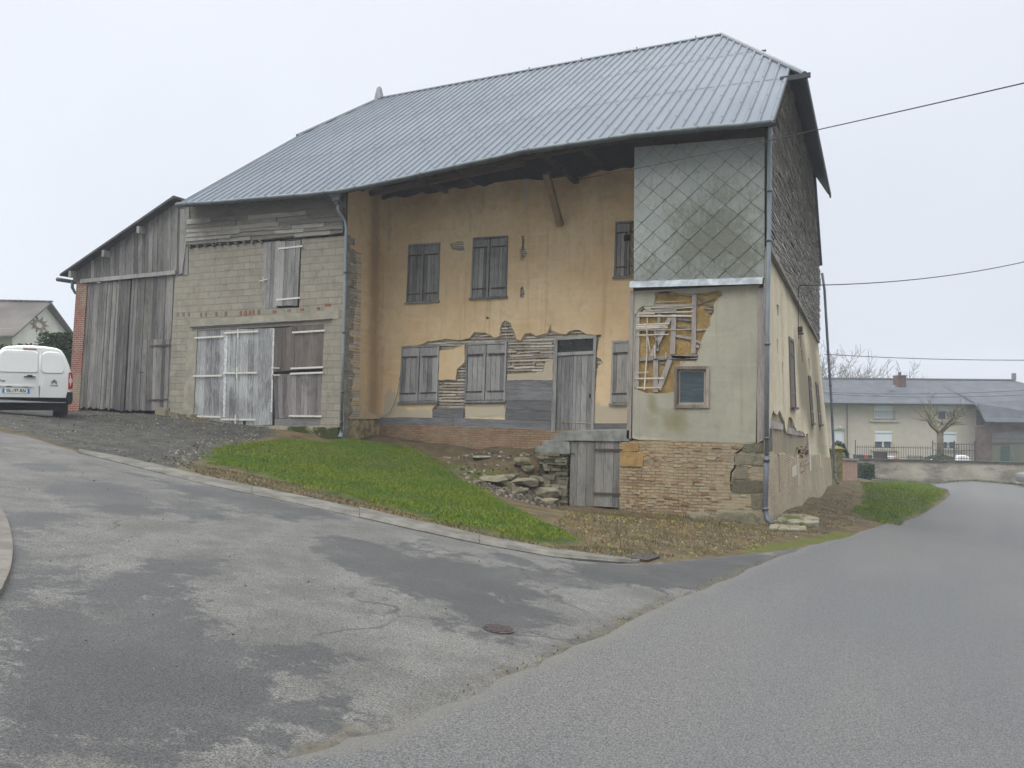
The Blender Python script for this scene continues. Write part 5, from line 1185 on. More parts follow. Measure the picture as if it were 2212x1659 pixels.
gst = lambda X, Y: np.clip(np.exp(-((X - 8.6) / 1.7) ** 2) * np.exp(-((Y - 2.8) / 1.5) ** 2) * 1.3 + np.exp(-((X - 14) / 2.6) ** 2) * .8 + np.exp(-((X - 3.2) / .4) ** 2) * .4 + np.exp(-((X - 10.5) / 1.) ** 2) * np.exp(-((Y - 1.5) / 1.) ** 2) * .9 + np.clip(1 - (zsl(X) - Y) / .6, 0, 1) * .8 * (X > 4), 0, 1)
gpl = lambda X, Y: np.exp(-((X - 1.1) / .5) ** 2) * .4
sheet('gable_wall', go, gh + [foot] + rbx, fG, 0, P_BE, barn, .3, {'stain_shade': gst, 'pale': gpl}, back=-.05)
sheet('gable_backing', [(.32, zbr(0) - .1), (17.4, zbr(17.4) - .1), (17.4, zsl(17.4) + .1), (.32, zsl(0) + .1)], [], fG, -.06, plaster('grey under render', (.22, .19, .13), (.30, .26, .18), (.10, .085, .06)), barn, 1.0, None, back=-.3)
sheet('gable_brick_foot', [(0, -1.7), (17.4, -2.4), (17.4, zbr(17.4))] + ragged([(17.3, zbr(17.3) + .1), (12, zbr(12) + .12), (8, zbr(8) + .05), (6, zbr(6) - .1), (4, zbr(4) + .08), (2, zbr(2) - .02), (.1, zbr(0) + .1)], .25, .06, 8, False) + [(0, zbr(0))], [], fG, .015, BR_S, barn, .5, None, back=-.3)
mb = MB(); rb = random.Random(41)       # patches of cement and loose bricks in the gable foot
for (y, z, l, h, t) in ((4.5, -.15, 1.1, .30, .9), (5.7, -.2, .5, .9, .8), (2.0, .0, .3, .9, .5), (9.2, .0, .35, .9, 1), (12.6, -.3, .3, .5, .9), (.05, .1, .25, .5, .7)):
    mb.prism(ragged([(y, z - h / 2), (y + l, z - h / 2), (y + l, z + h / 2), (y, z + h / 2)], .2, .03, int(y * 9)), fG, -.02, .03, t)
for k in range(70):
    row = rb.randint(-6, 5); y = 6.2 + .23 * rb.randint(0, 13) + (row % 2) * .11; z = zbr(8) + row * .068; mb.prism(rect(y, z, y + .215, z + .056), fG, -.08, .018 + rb.uniform(0, .012), rb.random() * .45)
each(mb, 'patch', (lambda n: n.done(n.ramp(n.attr('tint'), [(0, (.22, .15, .10)), (.45, (.31, .24, .16)), (.8, (.40, .34, .25)), (1, (.50, .48, .44))]), n.noise(20, 5), .6, .015))(N('patched foot', .93, .15)), barn)
for k, (a, b, z1, z0) in enumerate(wn):
    mb = MB(); fr = .09
    for r_ in (rect(a, z0, a + fr, z1), rect(b - fr, z0, b, z1), rect(a + fr, z1 - fr, b - fr, z1), rect(a - .05, z0 - .05, b + .05, z0 + .02)): mb.prism(r_, fG, -.08, .035 if r_[0][0] > a - .01 else .10)
    w_ = mb.build('gable_window', W_BROWN, barn)
    for s0, s1 in ((a + fr, (a + b) / 2 - .01), ((a + b) / 2 + .01, b - fr)):
        mb = MB(); planks(mb, [(s0, z1 - fr), (s1, z1 - fr), (s1, z0 + .03), (s0, z0 + .03)], 3, fG, -.06, .01, seed=k); mb.prism(rect(s0, z1 - .5, s1, z1 - .42), fG, 0, .03); mb.prism(rect(s0, z0 + .38, s1, z0 + .46), fG, 0, .03); mb.build('shutter', W_BROWN, w_)
# foot timber pieces at plaster break
mb = MB()
mb.prism([(.5, 1.35), (3.2, 1.2), (3.2, 1.05), (.5, 1.15)], fG, -.06, -.015, .9); mb.prism([(4.2, 1.1), (9.0, .85), (9.0, .70), (4.2, .92)], fG, -.06, -.02, .7)
for k in range(9): y = 5.2 + k * .42; mb.prism([(y, .80), (y + .12, .80), (y + .12, 1.25), (y, 1.25)], fG, -.06, -.015, rb.random())
mb.prism([(1.0, .6), (1.16, .6), (1.16, 1.2), (1.0, 1.2)], fG, -.06, .0, .5)
each(mb, 'exposed_timber', W_TIMB, barn)
# shingles: course by course
fS = fX(.07); mb = MB(); rb = random.Random(77)
def ztopG(Y): return min(Zr(0, Y) - .08, HZ + .64 / (HXR - RX1) * (RZ1 - HZ) - .1)
sheet('shingle_backing', [(0, zsl(0)), (17.4, zsl(17.4)), (17.4, ztopG(17.4)), (14.2, ztopG(14.2)), (3.3, ztopG(3.3)), (0, ztopG(0))], [], fX(.0), .06, W_SOFF, barn, 0, None, back=-.1)
cst = .092; k = 0
zc_ = 4.3
while zc_ < 11:
    y = -.05 + rb.uniform(0, .1)
    while y < 17.4:
        w = rb.uniform(.35, 1.3)
        zz = zc_ + (zsl(y) - 4.9) * max(0, 1 - (zc_ - 4.5) / 5)   # courses follow the sloping foot
        if zz > zsl(y) - .02 and zz + .02 < ztopG(y) and rb.random() > .02:
            o = rb.uniform(0, .012); drop = rb.choice([0, 0, 0, 0, .01, .03]); tp = min(zz + cst + .03, ztopG(y))
            sg = lambda a, b, d, z0=zz - drop, o=o: (.07 + d + max(0, .034 - (b - z0) * .28) + o, a, b)
            mb.prism([(y, zz - drop), (y + w - .008, zz - drop + rb.uniform(-.012, .012)), (y + w - .008, tp), (y, tp)], sg, -.015, .008, min(1, max(0, rb.gauss(.55, .22))))
        y += w
    zc_ += cst; k += 1
mb.build('shingles', SHING, barn)
mb = MB(); mb.beam((.05, .0, zsl(0) - .03), (.05, 17.4, zsl(17.4) - .03), .14, .10, tint=.5); mb.build('drip_board', wood('drip board', (.13, .12, .10), (.3, .28, .24), 'y'), barn)
# other outer walls (rear and left), so the house is closed
mb = MB()
mb.box((-9, 17.3, 3), (18.0, .2, 10)); mb.box((XW2 + .1, 8.7, 3), (.2, 17.2, 10)); mb.prism([(.1, 7.9), (17.3, 7.9), (RY, 13.9)], lambda a, b, d: (XW2 + .1 + d, a, b), -.1, .1)
each(mb, 'outer_wall', P_BE, barn)
mb = MB(); mb.box((-9, 9.5, 7.6), (17, 15, .05)); mb.build('loft_floor', W_SOFF, barn)
# cable and fitting on the gable
mb = MB(); yv = 6.9; z1 = GB(1712, 617, yv); z0 = GB(1712, 733, yv)
xw = lambda z: .05 + lean(yv, z)
mb.tube([(xw(z1) + .1, yv, z1), (xw(z1) + .07, yv, z1 - .3), (xw(z0) + .03, yv, z0)], .012, 6); mb.box((xw(z0) + .08, yv, z0 + .3), (.14, .12, .16)); mb.box((xw(z0) + .12, yv - .2, z0 + .15), (.14, .12, .05))
mb.build('cable_fitting', IRON, barn)
# --- downspouts
def pipe(name, pts, r=.052, mat=PIPE, parent=barn, cols=(), lab=None):
    mb = MB(); mb.tube(pts, r, 10)
    o = mb.build(name, mat, parent, True)
    mb = MB()
    for t in cols:
        # collars
        k = t * (len(pts) - 1); i = min(int(k), len(pts) - 2); p = Vector(pts[i]).lerp(Vector(pts[i + 1]), k - i); d = (Vector(pts[i + 1]) - Vector(pts[i])).normalized()
        mb.tube([p - d * .03, p + d * .03], r * 1.25, 10)
    if cols: each(mb, 'collar', ZINC, o, True)
    return o
def F0(u, v, y=-.12): x, z = PY(u, v, y); return (x, y, z)
pipe('downspout', [F0(1664, 276, -.5), F0(1663, 300, -.3), F0(1662, 325), F0(1661, 500), F0(1658, 700), F0(1656, 990)], .05, cols=(.5, .62, .83, .97))
pipe('downspout', [F0(1656, 985), F0(1654, 1060), F0(1653, 1100), F0(1657, 1122, -.16), F0(1668, 1133, -.28)], .06, plain('dark cast pipe', (.09, .10, .115), .6, .4, .2), cols=(.03, .5))
lp = [F0(731, 440, -.45), F0(730, 452, -.42), F0(736, 464, -.32), F0(745, 476, -.2), F0(748, 492, -.14), F0(746, 600, -.14), F0(742, 760, -.14), F0(737, 930, -.14)]
pipe('downspout', lp, .045, cols=(.70, .82, .93, .985))
a = lp[-1]; mb = MB(); mb.tube([(a[0], a[1], a[2]), (a[0], a[1], a[2] - .08), (a[0] + .02, a[1] - .05, a[2] - .2)], [.05, .055, .085], 10); mb.build('pipe_boot', plain('dull zinc boot', (.13, .15, .16), .8, .2), barn)
mb = MB(); a = F0(729, 420, -.47); x, y, z = a
for s0, s1, h0, h1 in ((.21, .21, .02, -.07), (.16, .14, -.07, -.19), (.09, .06, -.19, -.30)):
    vs = [(x + i * s0 * .9, y + j * s0 * .6, z + h0) for i, j in ((-1, -1), (1, -1), (1, 1), (-1, 1))] + [(x + i * s1 * .9, y + j * s1 * .6, z + h1) for i, j in ((-1, -1), (1, -1), (1, 1), (-1, 1))]
    mb.add(vs, [(0, 1, 2, 3), (7, 6, 5, 4), (4, 5, 1, 0), (5, 6, 2, 1), (6, 7, 3, 2), (7, 4, 0, 3)])
mb.build('rain_hopper', ZINC, barn)
rz = lambda u, v, Y: GB(u, v, Y)
def R0(u, v, Y): r = ray(u, v); t = (Y - CAM.y) / r.y; p = CAM + r * t; return (p.x, p.y, p.z)
pipe('downspout', [R0(1776, 590, 17.55), R0(1781, 625, 17.5), R0(1788, 745, 17.5), R0(1796, 870, 17.5), R0(1801, 975, 17.5), R0(1804, 1030, 17.5), R0(1810, 1044, 17.1)], .055, plain('dark rear pipe', (.13, .145, .17), .6, .4, .3), cols=(.45, .8))
# ================================================================ LEAN-TO SHED
def SW(p): return A(*p)
shed = empty('lean_to_shed', (-20.7, 0, 1.3), 'dark weathered timber lean-to shed with tall plank doors and brick pier against the farmhouse', 'shed')
rt, rb_ = A(1112, 122), A(414, 600)
mb = MB()
for y0 in (0,):
    p, q = rt, rb_
    vs = [(p[0], -.28, p[1] - .03), (q[0], -.28, q[1] - .02), (q[0], 9.5, q[1] - .02), (p[0], 9.5, p[1] - .03), (p[0], -.28, p[1] + .05), (q[0], -.28, q[1] + .05), (q[0], 9.5, q[1] + .05), (p[0], 9.5, p[1] + .05)]
    mb.add(vs, [(0, 1, 2, 3), (7, 6, 5, 4), (0, 4, 5, 1), (1, 5, 6, 2), (2, 6, 7, 3), (3, 7, 4, 0)])
mb.build('roof', plain('dark slate lean-to roof', (.06, .06, .065), .8, .3, 0, .25, 5), shed)
sl = lambda X: rb_[1] + (rt[1] - rb_[1]) * (X - rb_[0]) / (rt[0] - rb_[0])
bA, bB = A(500, 632), A(1092, 576)       # beam under the boards
zbm = lambda X: bA[1] + (bB[1] - bA[1]) * (X - bA[0]) / (bB[0] - bA[0])
mb = MB(); r_ = random.Random(5); x = rb_[0] + .35; xe = A(1160, 300)[0]
while x < xe:
    w = r_.uniform(.10, .19); zt_ = min(sl(x), sl(min(x + w, rt[0]))) - .05; zb_ = (zbm(x) + .02) if x < bB[0] - .05 else A(1150, 585)[1]
    zb_ += r_.choice([0, 0, -.03, .03, .06])
    if x > rt[0] - .1: zt_ = sl(rt[0]) - .15
    if zt_ > zb_ + .05: mb.prism([(x, zb_), (x + w - .008, zb_ + r_.uniform(-.02, .02)), (x + w - .008, min(zt_ + .04, sl(min(x + w, rt[0])) - .02)), (x, zt_)], fF, -.03, .01 + r_.uniform(0, .02), r_.random())
    x += w
mb.build('gable_boards', W_BARN, shed)
mb = MB(); mb.beam((bA[0] + .05, -.02, bA[1]), (bB[0], -.02, bB[1]), .12, .13, tint=.8); p, q = A(1108, 180), A(1172, 190)
mb.prism([A(1118, 185), A(1172, 185), A(1175, 245), A(1150, 430), A(1130, 585), A(1112, 585)], fF, -.05, .045, .6)
for k in (A(890, 320), A(675, 465), A(470, 590)): mb.box((k[0], -.1, k[1]), (.12, .3, .22), tint=.7)
mb.build('beam', W_GREY, shed)
pil = [A(478, 632), A(543, 628), A(492, 1410), A(424, 1420)]
mb = MB(); mb.prism([(pil[3][0], 1.0), (pil[2][0], 1.0), (pil[2][0], pil[2][1]), (pil[1][0], pil[1][1]), (pil[0][0], pil[0][1]), (pil[3][0], pil[3][1])], fF, -.45, .03); mb.build('brick_pier', BR_P, shed)
dl = [A(545, 640), A(808, 618), A(762, 1432), A(490, 1418)]; dr = [A(815, 617), A(1072, 588), A(1038, 1428), A(772, 1430)]
mb = MB(); planks(mb, dl, 17, fF, -.06, -.0, gap=.012, seed=2, rag=.02, jd=.012); sdo = mb.build('plank_door', W_BARN, shed)
mb = MB(); planks(mb, [dr[0], dr[1], A(1056, 985), A(892, 990), A(882, 1430), dr[3]][:2] + [A(1038, 1428), A(772, 1430)], 15, fF, -.06, -.005, gap=.008, seed=12, rag=.008, jd=.008); sd2 = mb.build('plank_door', W_BARN, shed)
mb = MB(); planks(mb, [A(890, 990), A(1052, 985), A(1036, 1425), A(878, 1428)], 6, fF, -.01, .022, gap=.008, seed=8); wk = mb.build('wicket_door', W_BARN, sd2)
mb = MB(); hinge(mb, A(935, 1030), A(1058, 1024), -.04, .06); hinge(mb, A(920, 1364), A(1040, 1358), -.04, .05); mb.build('hinge', IRON, sd2)
mb = MB(); hinge(mb, A(862, 1190), A(890, 1192), -.03, .03); mb.build('latch', IRON, sd2)
mb = MB(); mb.box(((pil[1][0] + XWL) / 2, .6, 3.6), (abs(XWL - pil[1][0]) + .1, .05, 5.2)); mb.box(((pil[1][0] + XWL) / 2, 9.2, 3), (abs(XWL - pil[1][0]), .1, 4.6)); mb.box((rb_[0] + .45, 5, 3.2), (.15, 9, 5.0)); mb.build('inner_wall', DARK, shed)
mb = MB(); a, b = A(392, 628), A(482, 640); mb.tube([(a[0] + .15, -.35, a[1]), (a[0] + .15, 9.5, a[1])], .07, 8); c_ = A(463, 650); mb.tube([(c_[0], -.1, c_[1] + .1), (c_[0], -.1, c_[1] - .12), (c_[0] + .05, -.02, c_[1] - .3), (c_[0] + .2, .1, c_[1] - .3)], .05, 8)
mb.build('gutter', ZINC, shed, True)
# ================================================================ WHITE VAN
vp = W(-12.25, 20.3); vz = t1(vp.x, vp.y)
hd = Vector((vp.x - CAM.x, vp.y - CAM.y)).normalized(); rz_ = math.atan2(-hd.x, hd.y) + math.radians(1.5)
van = empty('panel_van', (vp.x, vp.y, vz), 'white panel van seen from behind, parked on the gravel at the left edge', 'van', rz=rz_)
VM = Matrix.Translation((vp.x, vp.y, vz)) @ Matrix.Rotation(rz_, 4, 'Z')
def vb(mb, name, mat, parent=None, smooth=False, bevel=0):
    mb.v = [tuple(VM @ Vector(p)) for p in mb.v]; return mb.build(name, mat, parent or van, smooth, bevel)
PAINT_W = plain('white van paint', (.60, .605, .58), .28, .5, 0, .03, 2, .02)
PLAS = plain('black bumper plastic', (.016, .018, .021), .85, .2)
TYRE = plain('tyre rubber', (.015, .015, .015), .9, .2); RED = plain('red lamp lens', (.33, .008, .015), .2, .6, 0, .05); CLR = plain('clear lamp lens', (.5, .42, .42), .2, .6)
prof = [(.80, .34), (.885, .46), (.915, .72), (.915, .95), (.895, 1.12), (.85, 1.30), (.785, 1.48), (.72, 1.62), (.655, 1.71), (.55, 1.765), (.3, 1.80), (0, 1.812)]
shear = lambda z: .16 * max(0, z - .95) ** 1.5
secs = [(0, .955, 1.765, .0), (.03, .98, 1.79, .0), (.10, .995, 1.81, 0), (.4, 1, 1.815, 0), (1.6, 1, 1.82, 0), (2.6, 1, 1.80, 0), (3.0, .99, 1.70, 0), (3.45, .98, 1.25, 0), (3.6, .97, 1.05, 0), (4.1, .93, .92, 0), (4.32, .82, .75, 0), (4.38, .70, .62, 0)]
mb = MB(); vs = []; ln = len(prof) * 2 - 1
for y, sw_, top, _ in secs:
    half = [(w * sw_ * (1 if top > 1.5 else 1), .34 + (z - .34) * (top - .34) / (1.812 - .34)) for w, z in prof]
    ring = [(w, z) for w, z in half] + [(-w, z) for w, z in half[-2::-1]]
    vs += [(x, y + (shear(z) if y < .2 else 0), z) for x, z in ring]
fs = []
for i in range(len(secs) - 1):
    for k in range(ln): fs.append((i * ln + k, (i + 1) * ln + k, (i + 1) * ln + (k + 1) % ln, i * ln + (k + 1) % ln))
fs += [tuple(range(ln)), tuple((len(secs) - 1) * ln + k for k in range(ln - 1, -1, -1))]
mb.add(vs, fs); body = vb(mb, 'body', PAINT_W, None, True)
body.modifiers.new('split', 'EDGE_SPLIT').split_angle = math.radians(50)
fV = lambda a, b, d: (a, shear(b) - d, b)
def rrect(x0, z0, x1, z1, r, n=5, rt_=None):
    o = []
    for cx, cz, a0, rr_ in ((x1 - r, z0 + r, -90, r), (x1 - (rt_ or r), z1 - (rt_ or r), 0, rt_ or r), (x0 + (rt_ or r), z1 - (rt_ or r), 90, rt_ or r), (x0 + r, z0 + r, 180, r)):
        for k in range(n + 1): a = math.radians(a0 + 90 * k / n); o.append((cx + rr_ * math.cos(a), cz + rr_ * math.sin(a)))
    return o
GAPM = plain('door gap', (.05, .05, .05), .8)
for sgn, x0, x1 in ((0, -.80, .170), (1, .182, .80)):
    mb = MB()
    if sgn == 0: pts = [(x1, .47), (x1, 1.745), (-.50, 1.725), (-.60, 1.70), (-.66, 1.62), (-.74, 1.44), (-.80, 1.25), (-.835, 1.05), (-.84, .6), (-.82, .47)]
    else: pts = [(x0, .47), (.80, .47), (.795, .6), (.82, .68), (.83, 1.05), (.80, 1.25), (.74, 1.44), (.66, 1.62), (.60, 1.70), (.50, 1.725), (x0, 1.745)]
    V_, F_ = cdt(pts, (), .1); mb.add([fV(a, b, .012) for a, b in V_] + [fV(a, b, -.01) for a, b in V_], [tuple(f if sum(V_[f[i]][0] * V_[f[(i + 1) % 3]][1] - V_[f[(i + 1) % 3]][0] * V_[f[i]][1] for i in range(3)) > 0 else f[::-1]) for f in F_] + [(i, len(V_) + i, len(V_) + (i + 1) % len(pts), (i + 1) % len(pts)) for i in range(len(pts))])
    dr_ = vb(mb, 'rear_door', PAINT_W)
    mb = MB()
    pp = rrect(-.745, 1.09, .135, 1.675, .06, rt_=.12) if sgn == 0 else rrect(.215, 1.09, .72, 1.66, .08, rt_=.14)
    if sgn: pp = [(x - max(0, (z - 1.3)) * .25 * max(0, (x - .4) / .32), z) for x, z in pp]
    else: pp = [(x + max(0, (z - 1.3)) * .25 * max(0, (-.4 - x) / .35), z) for x, z in pp]
    nP = len(pp); cx = sum(p[0] for p in pp) / nP; cz = sum(p[1] for p in pp) / nP
    inn_ = [(cx + (x - cx) * .955, cz + (z - cz) * .93) for x, z in pp]
    mb.add([fV(a, b, .013) for a, b in pp] + [fV(a, b, .030) for a, b in inn_], [tuple(range(nP, 2 * nP))] + [(i, (i + 1) % nP, nP + (i + 1) % nP, nP + i) for i in range(nP)])
    vb(mb, 'blanked_window', PAINT_W, dr_)
mb = MB(); mb.box((.176, -.0, .62), (.012, .022, .30)); vb(mb, 'door_gap', GAPM, body)
mb = MB(); mb.prism(rrect(-.20, 1.700, .10, 1.722, .008), fV, 0, .03); vb(mb, 'brake_light', plain('dark red lamp', (.16, .012, .01), .3, .5), body)
mb = MB(); mb.prism(rrect(-.17, .985, .085, 1.008, .01), fV, .02, .05); mb.prism(rrect(-.10, 1.0, .02, 1.04, .018), fV, 0, .016); vb(mb, 'handle', PLAS, body)
mb = MB(); mb.prism(rrect(-.72, .735, .06, .775, .018), fV, .01, .035); vb(mb, 'plate_lip', PAINT_W, body)
mb = MB()
for x in (-.48, -.13): mb.box((x, -.02, .738), (.12, .03, .022))
vb(mb, 'plate_lamp', PLAS, body)
plate = MB(); plate.prism(rrect(-.625, .575, -.035, .690, .006), fV, .012, .022); plo = vb(plate, 'number_plate', plain('plate white', (.70, .70, .66), .4), van)
mb = MB(); mb.prism(rrect(-.622, .578, -.575, .687, .004), fV, .0225, .025); mb.prism(rrect(-.085, .578, -.038, .687, .004), fV, .0225, .025); vb(mb, 'plate_band', plain('plate blue', (.04, .16, .55), .4), plo)
def text(s, name, mat, parent, M, size, sx=1, ext=.002, bold=.0):
    cu = bpy.data.curves.new(name, 'FONT'); cu.body = s; cu.size = size; cu.extrude = ext; cu.align_x = 'CENTER'; cu.align_y = 'CENTER'; cu.offset = bold
    tmp = bpy.data.objects.new('tmp', cu); COL.objects.link(tmp); dg = bpy.context.evaluated_depsgraph_get(); me = bpy.data.meshes.new_from_object(tmp.evaluated_get(dg))
    bpy.data.objects.remove(tmp); me.name = name; me.materials.clear(); me.transform(M @ Matrix.Diagonal((sx, 1, 1, 1))); return link(name, me, mat, parent)
TM = lambda x, z, d: VM @ Matrix.Translation((x, shear(z) - d, z)) @ Matrix.Rotation(math.pi / 2, 4, 'X')
INK = plain('plate ink', (.012, .012, .014), .5)
text('EE-197-RN', 'plate_lettering', INK, plo, TM(-.33, .632, .0245), .108, .86, .001, .0025)
BADGE = plain('chrome grey badge', (.10, .105, .115), .4, .5, .5)
text('Berlingo', 'lettering', BADGE, van, TM(-.67, .885, .014), .075, .85, .001, .001)
text('CITROËN', 'lettering', BADGE, van, TM(.50, .775, .014), .040, 1.15, .001, .0012)
mb = MB()
for z0 in (.820, .862): mb.prism([(.435, z0), (.50, z0 + .048), (.565, z0), (.565, z0 + .018), (.50, z0 + .075), (.435, z0 + .018)], fV, .010, .022)
vb(mb, 'chevron_badge', BADGE, van)
for sg_ in (1, -1):
    mb = MB(); P = [(.815, .70), (.86, .68), (.925, .72), (.93, .95), (.905, 1.13), (.83, 1.13), (.815, 1.05), (.82, .9)]
    mb.prism([(sg_ * x, z) for x, z in P], lambda a, b, d: (a, shear(b) - d + max(0, abs(a) - .88) * 1.2, b), -.18, .014); tl_ = vb(mb, 'tail_light', RED, van)
    mb = MB(); P = [(.835, .86), (.918, .865), (.915, .965), (.835, .96)]; mb.prism([(sg_ * x, z) for x, z in P], lambda a, b, d: (a, shear(b) - d + max(0, abs(a) - .88) * 1.2, b), 0, .02); vb(mb, 'reversing_lens', CLR, tl_)
mb = MB(); mb.prism([(-.90, .30), (.90, .30), (.935, .40), (.93, .62), (.80, .62), (.775, .47), (-.775, .47), (-.80, .62), (-.93, .62), (-.935, .40)], lambda a, b, d: (a, -d + max(0, abs(a) - .8) * .9, b), -.22, .07); vb(mb, 'bumper', PLAS, van, False, .015)
mb = MB(); mb.box((0, 2.1, .29), (1.50, 3.9, .30)); mb.tube([(-.75, .82, .30), (.75, .82, .30)], .09, 8); mb.tube([(-.45, .3, .27), (.4, .3, .27)], .10, 8); vb(mb, 'underbody', TYRE, van)
for x in (-.76, .76):
    for y in (.82, 3.5):
        mb = MB(); prf = [(-.10, .27), (-.10, .30), (-.07, .318), (.07, .318), (.10, .30), (.10, .27)]; vs = []; fs = []; n_ = 24; zoff = t1(*(VM @ Vector((x, y, 0))).xy) - vz
        for i in range(n_):
            a = 2 * math.pi * i / n_
            vs += [(x + dx, y + math.cos(a) * r_, .318 + zoff + .015 + math.sin(a) * r_) for dx, r_ in prf]
        m_ = len(prf)
        for i in range(n_):
            for k in range(m_ - 1): fs.append((i * m_ + k, ((i + 1) % n_) * m_ + k, ((i + 1) % n_) * m_ + k + 1, i * m_ + k + 1))
        mb.add(vs, fs); wh = vb(mb, 'wheel', TYRE, van, True)
        mb = MB(); mb.tube([(x - .085, y, .33 + zoff), (x + .085, y, .33 + zoff)], .275, 20); vb(mb, 'rim', plain('dull steel rim', (.12, .12, .12), .5, .4, .5), wh)
GLV = plain('van glass', (.02, .025, .03), .1, .6)
mb = MB()
for s_ in (1, -1):
    mb.prism([(2.1, 1.12), (3.0, 1.12), (2.95, 1.45), (2.75, 1.62), (2.1, 1.62)], lambda a, b, d: (s_ * (.915 - max(0, b - 1.0) * .33 + .004 + d), a, b), -.01, .004)
vb(mb, 'side_window', GLV, van)
mb = MB(); vs = [(-.70, 3.42, 1.30), (.70, 3.42, 1.30), (.62, 3.02, 1.70), (-.62, 3.02, 1.70)]; mb.add(vs, [(0, 1, 2, 3)]); mb.add([(a, b + .05, c + .03) for a, b, c in vs], [(0, 1, 2, 3)]); vb(mb, 'windscreen', GLV, van)
for s_ in (1, -1):
    mb = MB(); mb.box((s_ * 1.0, 3.05, 1.15), (.16, .10, .2)); vb(mb, 'side_mirror', PLAS, van, False, .02)

# ================================================================ LEFT BACKGROUND
def fZ(zc): return lambda a, b, d: tuple(W(a, zc - d, b))
def leaves_on(mb, pts, s, rs, flat=.3):
    for p in pts:
        a = rs.uniform(0, 6.28); b_ = rs.uniform(-1, 1); u = Vector((math.cos(a), math.sin(a), b_ * .8)).normalized(); v = u.cross(Vector(rs.normal(0, 1, 3))).normalized(); k = s * rs.uniform(.6, 1.3); p = Vector(p)
        mb.add([p - u * k, p + v * k * .5, p + u * k, p - v * k * .5], [(0, 1, 2, 3)], rs.uniform())
def leafmat(name, stops): n = N(name, .75, .2); return n.done(n.ramp(n.attr('tint'), stops))
L_HEDGE = leafmat('hedge leaves', [(0, (.012, .030, .008)), (.6, (.028, .060, .016)), (1, (.055, .095, .03))])
L_HEDGE2 = leafmat('low hedge leaves', [(0, (.03, .05, .012)), (.6, (.07, .085, .03)), (1, (.12, .12, .05))])
BARK = plain('tree bark', (.11, .095, .08), .95, .1, 0, .3, 10, .6)
def hedge(xc0, xc1, zc0, zc1, z0, z1, mat, label, n, s=.09, seed=1):
    rs = np.random.RandomState(seed); c = W((xc0 + xc1) / 2, (zc0 + zc1) / 2, z0)
    h = empty('hedge', c, label, 'hedge'); mb = MB(); q = [(xc0 + .15, zc0 + .15), (xc1 - .15, zc0 + .15), (xc1 - .15, zc1 - .15), (xc0 + .15, zc1 - .15)]
    vs = [tuple(W(a, b, z0 - .3)) for a, b in q] + [tuple(W(a, b, z1 - .15)) for a, b in q]
    mb.add(vs, [(4, 5, 6, 7), (0, 1, 5, 4), (1, 2, 6, 5), (2, 3, 7, 6), (3, 0, 4, 7)], .2); P = []
    for _ in range(n):
        f = rs.uniform()
        if f < .62: a, b, z = rs.uniform(xc0, xc1), zc0 + abs(rs.normal(0, .1)), rs.uniform(z0, z1)
        elif f < .85: a, b, z = rs.uniform(xc0, xc1), rs.uniform(zc0, zc1), z1 - abs(rs.normal(0, .09)) + rs.uniform(0, .1)
        else: a, b, z = (xc1 if rs.uniform() < .5 else xc0) + rs.normal(0, .08), rs.uniform(zc0, zc1), rs.uniform(z0, z1)
        z += .07 * mnoise.noise((a * 2, z * 2, 0)); b += .12 * mnoise.noise((a * 1.5, z * 1.5, 4)); P.append(W(a, b, z))
    leaves_on(mb, P, s, rs); mb.build('foliage', mat, h)
    mb = MB()
    for k in range(int((xc1 - xc0) / 1.2) + 1): a = xc0 + .4 + k * 1.2; mb.tube([W(a, (zc0 + zc1) / 2, z0 - .2), W(a, (zc0 + zc1) / 2, z0 + (z1 - z0) * .6)], .04, 5)
    mb.build('stem', BARK, h)
a = PD(82, 723, 30); b = PD(166, 724, 30)
hedge(a[0], b[0] + 1.5, 30, 31.4, 1.3, a[1], L_HEDGE, 'tall dark green clipped hedge between the white van and the shed brick pier', 7000, .07)
a = PD(-60, 747, 33); b = PD(90, 748, 33)
hedge(a[0], b[0], 33, 34.2, 1.6, a[1], L_HEDGE2, 'low olive green hedge in front of the house with the sun ornament', 3500, .09, 2)
# house with sun ornament
hx = -34.6
lh = empty('village_house', W(-38, 58, 2.5), 'pale rendered house with grey tiled roof and sun ornament on its gable', 'house')
def HZv(v, zc): return CAM.z + (868 - v) / FPX * zc
zE, zA = HZv(709, 55), HZv(653, 58.5)
fH = lambda a, b, d: tuple(W(hx + d + (a - 55) * .03, a, b))
P_LH = plain('cream house render', (.52, .50, .46), .95, .1, 0, .06, 1)
sheet('gable_wall', [(55, 1), (62, 1), (62, zE - .05), (58.5, zA - .15), (55, zE - .05)], [], fH, 0, P_LH, lh, 0, None, back=-.3)
mb = MB(); mb.prism([(-70, 1), (hx, 1), (hx, zE), (-70, zE)], lambda a, b, d: tuple(W(a, 55.0 - d, b)), -.2, -.01); mb.build('front_wall', P_LH, lh)
n = N('weathered grey roof tiles', .9, .2); c = n.mix(n.rng(n.noise(.5, 5, .6), .35, .68), (.075, .066, .058), (.12, .108, .095)); c = n.mix(n.rng(n.noise(4, 4, .7), .5, .75, 0, .5), c, (.055, .05, .045))
R_LH = n.done(c, n.noise(8, 3), .6, .03)
def slab(mb, q, th):
    mb.add([tuple(p) for p in q] + [(p[0], p[1], p[2] - th) for p in q], [(0, 1, 2, 3), (7, 6, 5, 4), (0, 4, 5, 1), (1, 5, 6, 2), (2, 6, 7, 3), (3, 7, 4, 0)])
mb = MB(); slab(mb, [W(-75, 53.7, zE - .9), W(hx + .6, 54.2, zE - .55), W(hx + .6, 58.5, zA + .1), W(-75, 58.0, zA + .6)], .12); slab(mb, [W(-75, 63, zE - .35), W(-75, 58.0, zA + .6), W(hx + .6, 58.5, zA + .1), W(hx + .6, 62.9, zE - .5)], .12)
